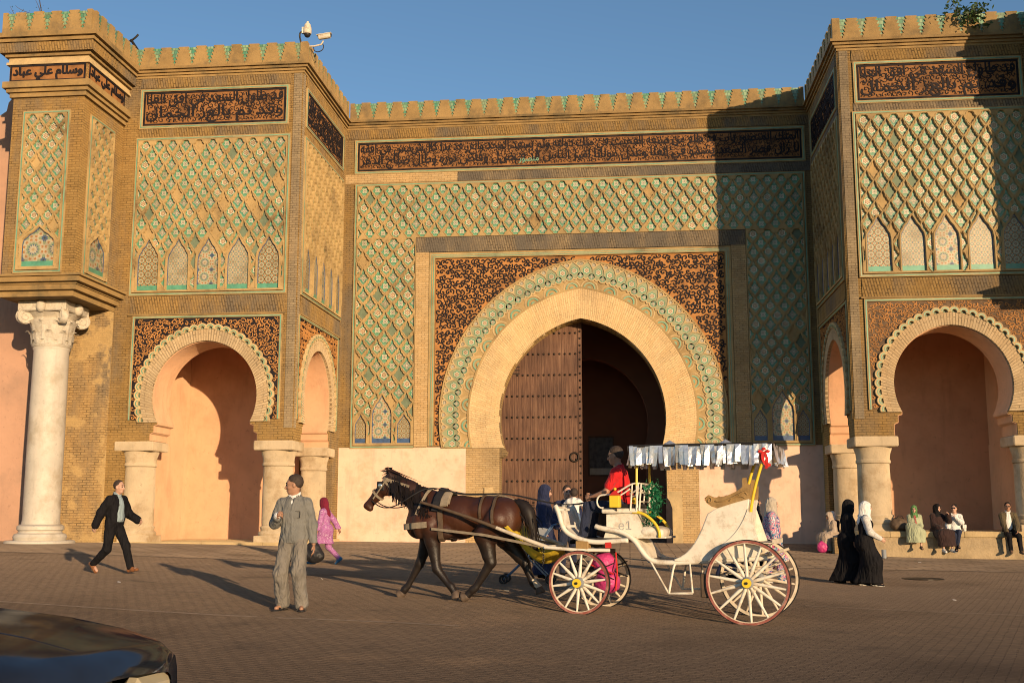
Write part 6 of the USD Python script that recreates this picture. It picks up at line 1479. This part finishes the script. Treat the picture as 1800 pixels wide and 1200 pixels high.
# woman in navy with a pushchair, man holding a toddler
x, y = -1.57, -19.76
p = Person('woman in a navy headscarf and robe standing behind the horse', G_(x, y, .05), -12, 1.66, True, head=(5, -8), lean=3, wr=((.26, .12, .98), (.10, -.24, .84)), h=.013, skin='skin_light')
p.body().skirt('robe_skirt', 'navy_cloth', .07, .14, .19).shoes('black_cloth').top('robe', 'navy_cloth', .034, -.05, .97, wide=.015).hijab('navy_cloth', .32, .004)
p = Person('man holding a toddler in a white shirt, half hidden by the carriage', G_(-1.16, -19.15, .05), -80, 1.68, head=(10, -5), wr=((.24, .06, 1.12), (.24, -.10, 1.0)), elbow=((-.4, 1, -.6), (-.4, -1, -.6)), h=.014, skin='skin_light')
p.body().trousers('denim_dark').shoes('black_cloth').top('shirt', 'navy_cloth', .024, -.06, .95).hair('hair_short')
p = Person('curly haired toddler in a white shirt held in the arms of a man', (-1.02, -19.42, gz(-1.1, -19.3) + .66), 80, .98, pelvis=(0, .93), head=(25, 0), wr=((.22, .2, 1.35), (.2, -.2, 1.35)), an=((.28, .14, .38), (.10, -.14, .20)), h=.011, skin='skin_light', heads=1.35)
p.body().trousers('denim_blue', .03, .03).top('shirt', 'white_cotton', .03, -.03, .42).hair('hair_short', .022, line=.06)
st = thing('pushchair', 'folding pushchair with grey hood behind the front carriage wheel', 'pushchair', loc=G_(-1.75, -20.6), rotz=180)
for yy in (-.24, .24):
    part(st, 'frame_tube', tube([(.42, yy, .08), (-.05, yy, .52), (-.42, yy, 1.0), (-.50, yy, 1.02)], .014, 7), MAT['denim_blue'], smooth=True); part(st, 'frame_tube', tube([(-.38, yy, .08), (.05, yy, .5), (.2, yy, .62)], .014, 7), MAT['seat_grey'], smooth=True)
    for xx in (.42, -.38):
        for o in (-.035, .035):
            w = trimesh.creation.torus(.065, .018, major_sections=20, minor_sections=8); w.apply_transform(trimesh.transformations.rotation_matrix(PI / 2, (1, 0, 0))); w.apply_translation((xx, yy + o, .085)); part(st, 'wheel', w, MAT['black_leather'], smooth=True)
part(st, 'seat', cat_([ribbon([(-.25, 0, .85), (-.05, 0, .42), (.25, 0, .45)], .42, .03, (0, 0, 1))]), MAT['black_cloth'])
th_, ph_ = np.meshgrid(np.linspace(.1, PI * .62, 9), np.linspace(-1, 1, 9), indexing='ij')
hv = np.stack([-.22 + .34 * np.cos(th_) * 1.0, .24 * ph_, .62 + .34 * np.sin(th_)], -1).reshape(-1, 3); ix = np.arange(81).reshape(9, 9); part(st, 'hood', (hv, np.stack([ix[:-1, :-1], ix[1:, :-1], ix[1:, 1:], ix[:-1, 1:]], -1).reshape(-1, 4)), MAT['seat_grey'], smooth=True)
part(st, 'hood_side', cat_([extr(Polygon([(-.22, .62)] + [(-.22 + .34 * math.cos(t), .62 + .34 * math.sin(t)) for t in np.linspace(.1, PI * .62, 9)]), -.005, .005).apply_transform(SW).apply_translation((0, yy, 0)) for yy in (-.24, .24)]), MAT['seat_grey'])
part(st, 'handle', tube([(-.5, -.24, 1.02), (-.5, .24, 1.02)], .018, 8), MAT['black_leather'])
# driver
o = car_world(1.72, .02, 1.47)
p = Person('carriage driver in a red shirt sitting on the box and holding the reins', (o[0], o[1], o[2] - .13), CDEG, 1.76, pelvis=(0, .13), lean=5, head=(-4, -6), wr=((.40, .13, .26), (.42, -.07, .28)), elbow=((-.8, .6, -.6), (-.8, -.6, -.6)), an=((.52, .17, -.27), (.46, -.14, -.27)), knee=((1, .2, 1), (1, -.2, 1)), h=.0115, curl=(1.0, 1.0))
p.body().trousers('denim_dark', .016, .02).shoes('black_cloth').top('shirt', 'red_cotton', .024, -.06, .36, wr=.008, armg=.02).hair('hair_short', .007)
pr = p.torso(.027); m = body_mesh(pr, .05, .01, cut=lambda q, d: np.maximum(d, np.maximum(np.maximum(np.abs(q[..., 1]) - .085, np.abs(p.pl(q) - .31) - .10), -((q - p.pel) @ p.fx))), smooth=0); part(p.t, 'shirt_print', m, MAT['print_panel'], smooth=True)
# people sitting on the right platform and by the column
SB = 'people sitting along the right tower platform'
def sitter(label, x, y, face, seat, H, female, **kw):
    k = H / 1.75; an = kw.pop('an', ((.47, .10, -.30), (.47, -.10, -.30)))
    gz_ = gz(x, y - .4)
    p = Person(label, (x, y, seat - .115 * k), face, H, female, SB, pelvis=(0, .115 + .01), an=an, knee=((1, .15, 1.2), (1, -.15, 1.2)), h=kw.pop('h', .0135), **kw)
    p.lift = 0; return p
sy = -5.98
p = sitter('seated woman in a pale green robe and green headscarf beside a brown bag', 8.29, sy, -98, .80, 1.58, True, lean=4, head=(-6, -6), wr=((.30, .12, .18), (.34, -.06, .22)), an=((.50, .12, -.36), (.42, -.16, -.16)), skin='skin_light')
p.body().skirt('robe_skirt', 'pale_green_cloth', -.20, .13, .16, seated=True, folds=.02).shoes('worn_leather').top('robe', 'pale_green_cloth', .034, -.08, .95, wide=.03).hijab('green_scarf', .45)
part(p.t, 'neckerchief', body_mesh([Cap(p.at(.10, 0, .48), p.at(.15, .02, .26), .05, .04)], .03, .014), MAT['striped_neckerchief'], smooth=True)
b = thing('holdall', 'bulging brown holdall on the platform edge beside the column', 'bag', loc=(7.86, -5.95, .805))
part(b, 'body', body_mesh([Ell((0, 0, .21), (.27, .17, .20)), Ell((.06, 0, .13), (.24, .17, .13))], .06, .018, wrinkle=(.03, (7, 7, 7), 2)), MAT['worn_leather'], smooth=True); part(b, 'handle', tube([(-.1, -.1, .36), (-.04, -.12, .45), (.06, -.12, .45), (.12, -.1, .36)], .012, 6), MAT['black_leather'])
p = sitter('seated woman in a dark brown robe raising her hand as she talks', 8.93, sy, -72, .80, 1.66, True, lean=2, head=(18, 2), wr=((.34, .18, .62), (.3, -.1, .2)), elbow=((-.5, .6, -1), (-1, -.5, -.4)), an=((.48, .16, -.41), (.44, -.10, -.41)), skin='skin_light')
p.body().skirt('robe_skirt', 'brown_abaya', -.30, .135, .17, seated=True).shoes('sole_white', 'sole_white').top('robe', 'brown_abaya', .034, -.08, .95, wide=.03).hijab('black_cloth', .42)
p = sitter('seated woman in a white blouse and sunglasses with dark jeans', 9.44, sy, -98, .80, 1.64, True, lean=-2, head=(-25, 2), wr=((.24, -.02, .56), (.2, -.22, .12)), elbow=((-.4, .9, -.6), (-.8, -.6, -.4)), an=((.50, -.02, -.30), (.46, -.06, -.40)), skin='skin_light')
p.body().trousers('denim_dark', .008, .008).shoes('black_cloth').top('blouse', 'white_cotton', .026, -.06, .95).hair('hair_black', .012, back=True).glasses()
part(p.t, 'bag_strap', tube(spline([p.at(-.03, .15, .55), p.at(.12, .13, .40), p.at(.13, .17, .18), p.at(.06, .24, .02)], 14), .010, 5), MAT['black_leather'])
b = thing('shoulder_bag', 'small white shoulder bag beside the woman in the white blouse', 'bag', loc=(9.70, -5.93, .80)); part(b, 'body', cham(-.05, .05, -.06, .06, 0, .2, .025), MAT['sole_white']); part(b, 'flap', cham(-.052, .052, -.07, -.055, .1, .203, .006), MAT['white_cotton'])
p = sitter('seated man in an olive jacket and sunglasses at the platform end', 10.93, sy, -95, .80, 1.76, False, lean=2, head=(-8, 0), wr=((.36, .16, .10), (.40, -.10, .0)), elbow=((-.4, 1, -.2), (-.4, -1, -.2)), an=((.47, .2, -.42), (.42, -.06, -.40)))
p.body().trousers('black_cloth', .016, .02).shoes('worn_leather').top('shirt', 'white_cotton', .014, -.05, .9).collar('white_cotton').top('jacket', 'olive_jacket', .034, -.08, .97, open_=.07).hair('hair_black', .010).glasses()
p = sitter('hooded person in a pale robe sitting at the foot of the shaded column', 6.18, -4.9, 205, .62, 1.60, True, lean=14, head=(8, -14), wr=((.34, .08, .18), (.36, -.08, .18)), an=((.36, .12, -.33), (.34, -.12, -.33)), skin='skin_dark')
p.body().skirt('robe_skirt', 'pale_robe', -.30, .13, .16, seated=True).shoes('worn_leather').top('robe', 'pale_robe', .036, -.08, .95, wide=.03).hijab('pale_robe', .40, .008)
b = thing('carrier_bag', 'pink carrier bag on the ground by the hooded person', 'bag', loc=G_(5.78, -5.2)); part(b, 'body', body_mesh([Ell((0, 0, .18), (.19, .12, .17)), Cap((0, 0, .3), (.02, 0, .48), .08, .02)], .06, .016, wrinkle=(.03, (8, 8, 5), 6)), MAT['pink_satin'], smooth=True)
p = sitter('person in white headscarf and teal skirt sitting behind the walking pair', 6.36, -4.0, 215, .62, 1.62, True, lean=6, head=(0, -4), wr=((.3, .08, .2), (.32, -.08, .2)), an=((.42, .12, -.33), (.42, -.12, -.33)), skin='skin_dark')
p.body().skirt('skirt', 'teal_cloth', -.30, .13, .16, seated=True).shoes('sole_white').top('blouse', 'brown_abaya', .03, -.08, .95).hijab('white_cotton', .44)
part(TR, 'side_bench', bx(6.05, 6.6, -5.6, -3.2, -.1, .62), MAT['eroded_brick'])

# ---------------------------------------------------------------- small things
cm = thing('dome_camera', 'white dome security camera on a bent arm at the tower corner', 'camera', loc=(-10.55, -5.62, 16.72))
UsdGeom.Xformable(stage.GetPrimAtPath(cm)).AddScaleOp().Set(Gf.Vec3f(.85, .85, .9))
part(cm, 'arm', tube(spline([(-.18, 0, -.1), (-.18, 0, .35), (-.16, 0, .52), (-.06, 0, .56)], 14), .035, 7), MAT['dark_steel'], smooth=True); part(cm, 'bracket', bx(-.09, -.02, -.06, .06, .48, .72), MAT['white_paint'])
part(cm, 'housing', lathe([(0, .46), (.15, .46), (.165, .52), (.16, .66), (.12, .82), (.05, .90), (.04, .95), (0, .95)], 24, (.12, 0, 0)), MAT['old_white_paint'], smooth=40)
dm = trimesh.creation.icosphere(subdivisions=2, radius=.13); dm.apply_translation((.12, 0, .45)); part(cm, 'dome', dm, MAT['black_leather'], smooth=True)
cm = thing('bullet_camera', 'white tubular security camera reaching out from the tower corner', 'camera', loc=(-10.30, -5.68, 16.62))
part(cm, 'arm', tube([(-.1, 0, .05), (.12, 0, .05), (.36, 0, .10), (.42, 0, .22)], .028, 7), MAT['old_white_paint'], smooth=True); part(cm, 'cable', tube(spline([(.1, 0, .03), (.2, 0, -.15), (.36, 0, -.12), (.40, 0, .12)], 16), .015, 6), MAT['dark_steel'], smooth=True)
bd = cham(-.20, .22, -.075, .075, -.075, .075, .03); bd.apply_transform(trimesh.transformations.rotation_matrix(-.12, (0, 1, 0))); bd.apply_translation((.45, -.02, .36)); part(cm, 'housing', bd, MAT['old_white_paint'])
hd_ = bx(-.24, .26, -.085, .085, .07, .085); hd_.apply_transform(trimesh.transformations.rotation_matrix(-.12, (0, 1, 0))); hd_.apply_translation((.45, -.02, .36)); part(cm, 'sunshield', hd_, MAT['white_paint']); part(cm, 'lens', trimesh.creation.cylinder(.045, .03, sections=14).apply_transform(trimesh.transformations.rotation_matrix(PI / 2, (0, 1, 0))).apply_translation((.68, -.02, .39)), MAT['black_leather'])
an_ = thing('floodlight_mast', 'slanting rusty bracket standing on the left tower roof', 'bracket', loc=(-17.15, -4.2, 15.9)); part(an_, 'pole', tube([(.55, 0, 1.0), (-.1, 0, 1.95)], .05, 6), MAT['iron']); part(an_, 'cross_arm', tube(spline([(-.35, 0, 1.98), (-.3, 0, 1.9), (.05, 0, 2.02), (.16, 0, 2.14)], 10), .035, 6), MAT['iron'])
bo_ = thing('bollard_stub', 'short grey metal stub standing on the paving by the right platform', 'bollard', loc=G_(6.95, -8.0)); part(bo_, 'pipe', lathe([(.06, 0), (.065, 0), (.065, .25), (.05, .25), (.05, .05)], 20), MAT['seat_grey'], smooth=40); part(bo_, 'flange', lathe([(0, 0), (.09, 0), (.09, .02), (0, .02)], 16), MAT['dark_steel'])
def leafmat():
    n, l = {'tc': ('texture_coordinate', {})}, []
    n['n'] = ('noise_texture', {'scale': 5.0}); l.append(('tc.object', 'n.vector'))
    n['r'] = ('rgb_ramp', {'ramp': [(.3, (.02, .05, .012)), (.7, (.07, .11, .025))]}); l.append(('n.fac', 'r.fac'))
    n['p'] = ('principled_bsdf', {'roughness': .5}); n['t'] = ('translucent_bsdf', {}); n['m'] = ('mix_closure', {'fac': .3}); l += [('r.color', 'p.base_color'), ('r.color', 't.color'), ('p.BSDF', 'm.closure1'), ('t.BSDF', 'm.closure2')]
    MAT['leaf'] = usdkit.material(stage, L + 'leaf', n, l, surface='m.closure')
leafmat()
def shrub(loc, label, spread, n, leaf, twigs, up_=(0, 0, 1), seed=0, name='wall_shrub'):
    r = np.random.default_rng(seed); t = thing(name, label, 'shrub', loc=loc); tw, lv = [], []
    for k in range(twigs):
        d = unit(V3(*up_) * 1.0 + r.normal(0, .55, 3)); e = d * spread * r.uniform(.5, 1.05); pts = bez((0, 0, 0), d * spread * .3, e * .7 + r.normal(0, .06, 3), e, 8); tw.append(tube(pts, np.linspace(.016, .004, 8), 5))
        for j in range(n // twigs):
            c = pts[r.integers(2, 8)] + r.normal(0, spread * .09, 3); a = unit(r.normal(0, 1, 3)); b = unit(np.cross(a, r.normal(0, 1, 3))); w = leaf * r.uniform(.6, 1.2)
            lv.append(TM([c - a * w, c + b * w * .45, c + a * w, c - b * w * .45], [[0, 1, 2], [0, 2, 3]]))
    part(t, 'stem', cat_(tw), MAT['worn_leather']); part(t, 'foliage', cat_(lv), MAT['leaf'], kind='stuff')
shrub((10.72, -5.75, 16.35), 'leafy green shrub sprouting from the right tower parapet', 1.15, 420, .085, 14, (.1, -.1, 1), 3)
shrub((-19.0, -8.3, 16.6), 'thin dry weed on the corner of the left pavilion', .7, 24, .03, 5, (0, 0, 1), 5, 'dry_weed')
shrub((-18.1, -8.6, 16.7), 'bare stalks of weed rising above the left pavilion parapet', .9, 16, .025, 4, (.15, 0, 1), 8, 'dry_weed')
# parked car in the near left corner
def car_paint():
    n = {'d': ('diffuse_bsdf', {'color': (.014, .016, .022)}), 'g': ('glossy_bsdf', {'color': (.9, .95, 1.0), 'roughness': .09}), 'tc': ('texture_coordinate', {}), 'n': ('noise_texture', {'scale': 3.0, 'detail': 6.0}), 'r': ('map_range', {'from_min': .3, 'from_max': .7, 'to_min': .07, 'to_max': .17}), 'm': ('mix_closure', {})}
    MAT['car_paint'] = usdkit.material(stage, L + 'car_paint', n, [('tc.object', 'n.vector'), ('n.fac', 'r.value'), ('r.result', 'm.fac'), ('d.BSDF', 'm.closure1'), ('g.BSDF', 'm.closure2')], surface='m.closure')
car_paint(); plain('chrome', (.75, .75, .75), rough=.12, var=.05, metallic=1.0); plain('black_rubber', (.018, .018, .018), rough=.8); plain('lamp_lens', (.45, .40, .30), rough=.1, spec=.7, coat=1.0); plain('amber_lens', (.55, .16, .02), rough=.15, spec=.7)
n_ = {'g': ('glossy_bsdf', {'roughness': .03}), 't': ('transparent_bsdf', {'color': (.35, .38, .36)}), 'f': ('fresnel', {'IOR': 1.5}), 'm': ('mix_closure', {})}
MAT['car_glass'] = usdkit.material(stage, L + 'car_glass', n_, [('f.fac', 'm.fac'), ('t.BSDF', 'm.closure1'), ('g.BSDF', 'm.closure2')], surface='m.closure')
vx, vy = -3.95, -36.02
vh = thing('parked_car', 'dark blue glossy car whose bonnet reaches into the near left corner', 'car', loc=(vx, vy, gz(vx, vy) - .085), rotz=-10)
# x forward along the bonnet; sections across from front to back: (x, half width, top at edge, top at middle)
SEC = [(2.02, .60, .66, .70), (1.98, .70, .73, .765), (1.88, .76, .77, .805), (1.65, .80, .815, .85), (1.3, .83, .855, .895), (.9, .845, .885, .93), (.55, .85, .905, .955)]
def loft(secs, n=13):
    V, F = [], []
    for x, w, ze, zm in secs:
        for t in np.linspace(-1, 1, n): V.append((x - .10 * (.8 * t) ** 2 * max(0, min(1, (x - 1.2) / .6)), w * t, zm - (zm - ze) * abs(t) ** 2.6))
    for i in range(len(secs) - 1):
        for j in range(n - 1): a = i * n + j; F += [[a, a + n, a + n + 1], [a, a + n + 1, a + 1]]
    m = TM(V, F); m.invert() if m.face_normals[:, 2].mean() < 0 else None; return m
bon = part(vh, 'bonnet', loft([(x, w * .80, ze + .012, zm) for x, w, ze, zm in SEC], 25), MAT['car_paint'], smooth=True)
part(bon, 'bonnet_crease', cat_([tube([(x - .02, y * w, zm - (zm - ze) * .35 * 0 + .0) for x, w, ze, zm in SEC], .006, 5) for y in (0,)]), MAT['car_paint'], smooth=True)
for s in (-1, 1):
    V, F = [], []
    for x, w, ze, zm in SEC + [(.2, .86, .92, .95), (-.4, .87, .93, .95), (-1.4, .87, .94, .95), (-2.1, .82, .93, .94)]:
        for a, b in ((.80, .012), (.88, .008), (.95, -.012), (.99, -.06), (1.015, -.2), (1.0, -.48)): V.append((x - .10 * min(1, a) ** 2 * max(0, min(1, (x - 1.2) / .6)), s * w * a, max(ze + b, .28)))
    for i in range(10):
        for j in range(5): a = i * 6 + j; F += [[a, a + 6, a + 7], [a, a + 7, a + 1]]
    m = TM(V, F); fn = m.face_normals; m.invert() if (fn[:, 2] + s * fn[:, 1]).mean() < 0 else None
    part(vh, 'wing', m, MAT['car_paint'], smooth=True)
    part(vh, 'headlamp', cham(1.80, 1.90, s * .52 - .13, s * .52 + .13, .52, .655, .03), MAT['lamp_lens']); part(vh, 'indicator', cham(1.72, 1.85, s * .685 - .03, s * .685 + .03, .52, .655, .02), MAT['amber_lens'])
    for wx in (1.3, -1.35):
        w = part(vh, 'wheel', trimesh.creation.torus(.25, .085, major_sections=32, minor_sections=12).apply_transform(trimesh.transformations.rotation_matrix(PI / 2, (1, 0, 0))).apply_translation((wx, s * .74, .32)), MAT['black_rubber'], smooth=True)
        part(w, 'rim', trimesh.creation.cylinder(.2, .14, sections=28).apply_transform(trimesh.transformations.rotation_matrix(PI / 2, (1, 0, 0))).apply_translation((wx, s * .75, .32)), MAT['chrome'])
    mr = part(vh, 'mirror', body_mesh([Ell((.32, s * .98, 1.0), (.07, .11, .075))], .02, .02), MAT['black_rubber'], smooth=True); part(mr, 'mirror_stalk', tube([(.34, s * .84, .94), (.33, s * .95, .98)], .03, 7), MAT['black_rubber'])
part(vh, 'grille', cham(1.88, 1.97, -.38, .38, .50, .64, .02), MAT['chrome']); part(vh, 'bumper', cham(1.8, 2.08, -.82, .82, .30, .50, .06), MAT['black_rubber'])
for x_, y_ in ((1.30, .05), (1.34, -.02), (1.22, .02)): part(vh, 'washer_jet', cham(x_ - .012, x_ + .012, y_ - .014, y_ + .014, .885, .912, .004), MAT['chrome'])
part(vh, 'lower_body', bx(-2.1, 1.8, -.84, .84, .22, .55), MAT['car_paint'])
part(vh, 'cabin', body_mesh([Cap((-.1, 0, .95), (-1.3, 0, .95), .38, .38, ((0, 1, 0), 1.9))], .1, .05, cut=lambda p, d: np.maximum(d, .93 - p[..., 2])), MAT['car_glass'], smooth=True); part(vh, 'roof', cham(-1.3, -.2, -.56, .56, 1.30, 1.345, .02), MAT['car_paint'])
part(vh, 'boot', cham(-2.1, -1.6, -.80, .80, .55, .95, .06), MAT['car_paint'])
# litter and a dark smear on the paving, built as a flat disc
rg = np.random.default_rng(77)
for x, y, where in ((-1.9, -22.6, 'lying under the horse by the pushchair'), (-8.4, -22.2, 'lying in front of the walking man'), (7.4, -10.2, 'lying below the coping of the right platform'), (5.3, -21.0, 'lying alone on the open paving at the right'), (-5.4, -20.6, 'lying between the two men at the left')):
    c = V3(x, y, gz(x, y) + .008); a = rg.normal(0, .05, 3); a[2] = .012; b_ = rg.normal(0, .05, 3); b_[2] = .01
    single('paper_scrap', TM([c, c + a, c + a + b_, c + b_], [[0, 1, 2], [0, 2, 3]]), MAT['sole_white'], 'tiny scrap of pale litter ' + where, 'litter')
gxm, gym = 6.1, -15.6
single('dark_smear', lathe([(0, .0), (.42, .0), (.42, .012), (.38, .016), (0, .016)], 24, G_(gxm, gym)), MAT['dark_steel'], 'flat dark disc standing for a smear on the paving at the right', 'dark smear')
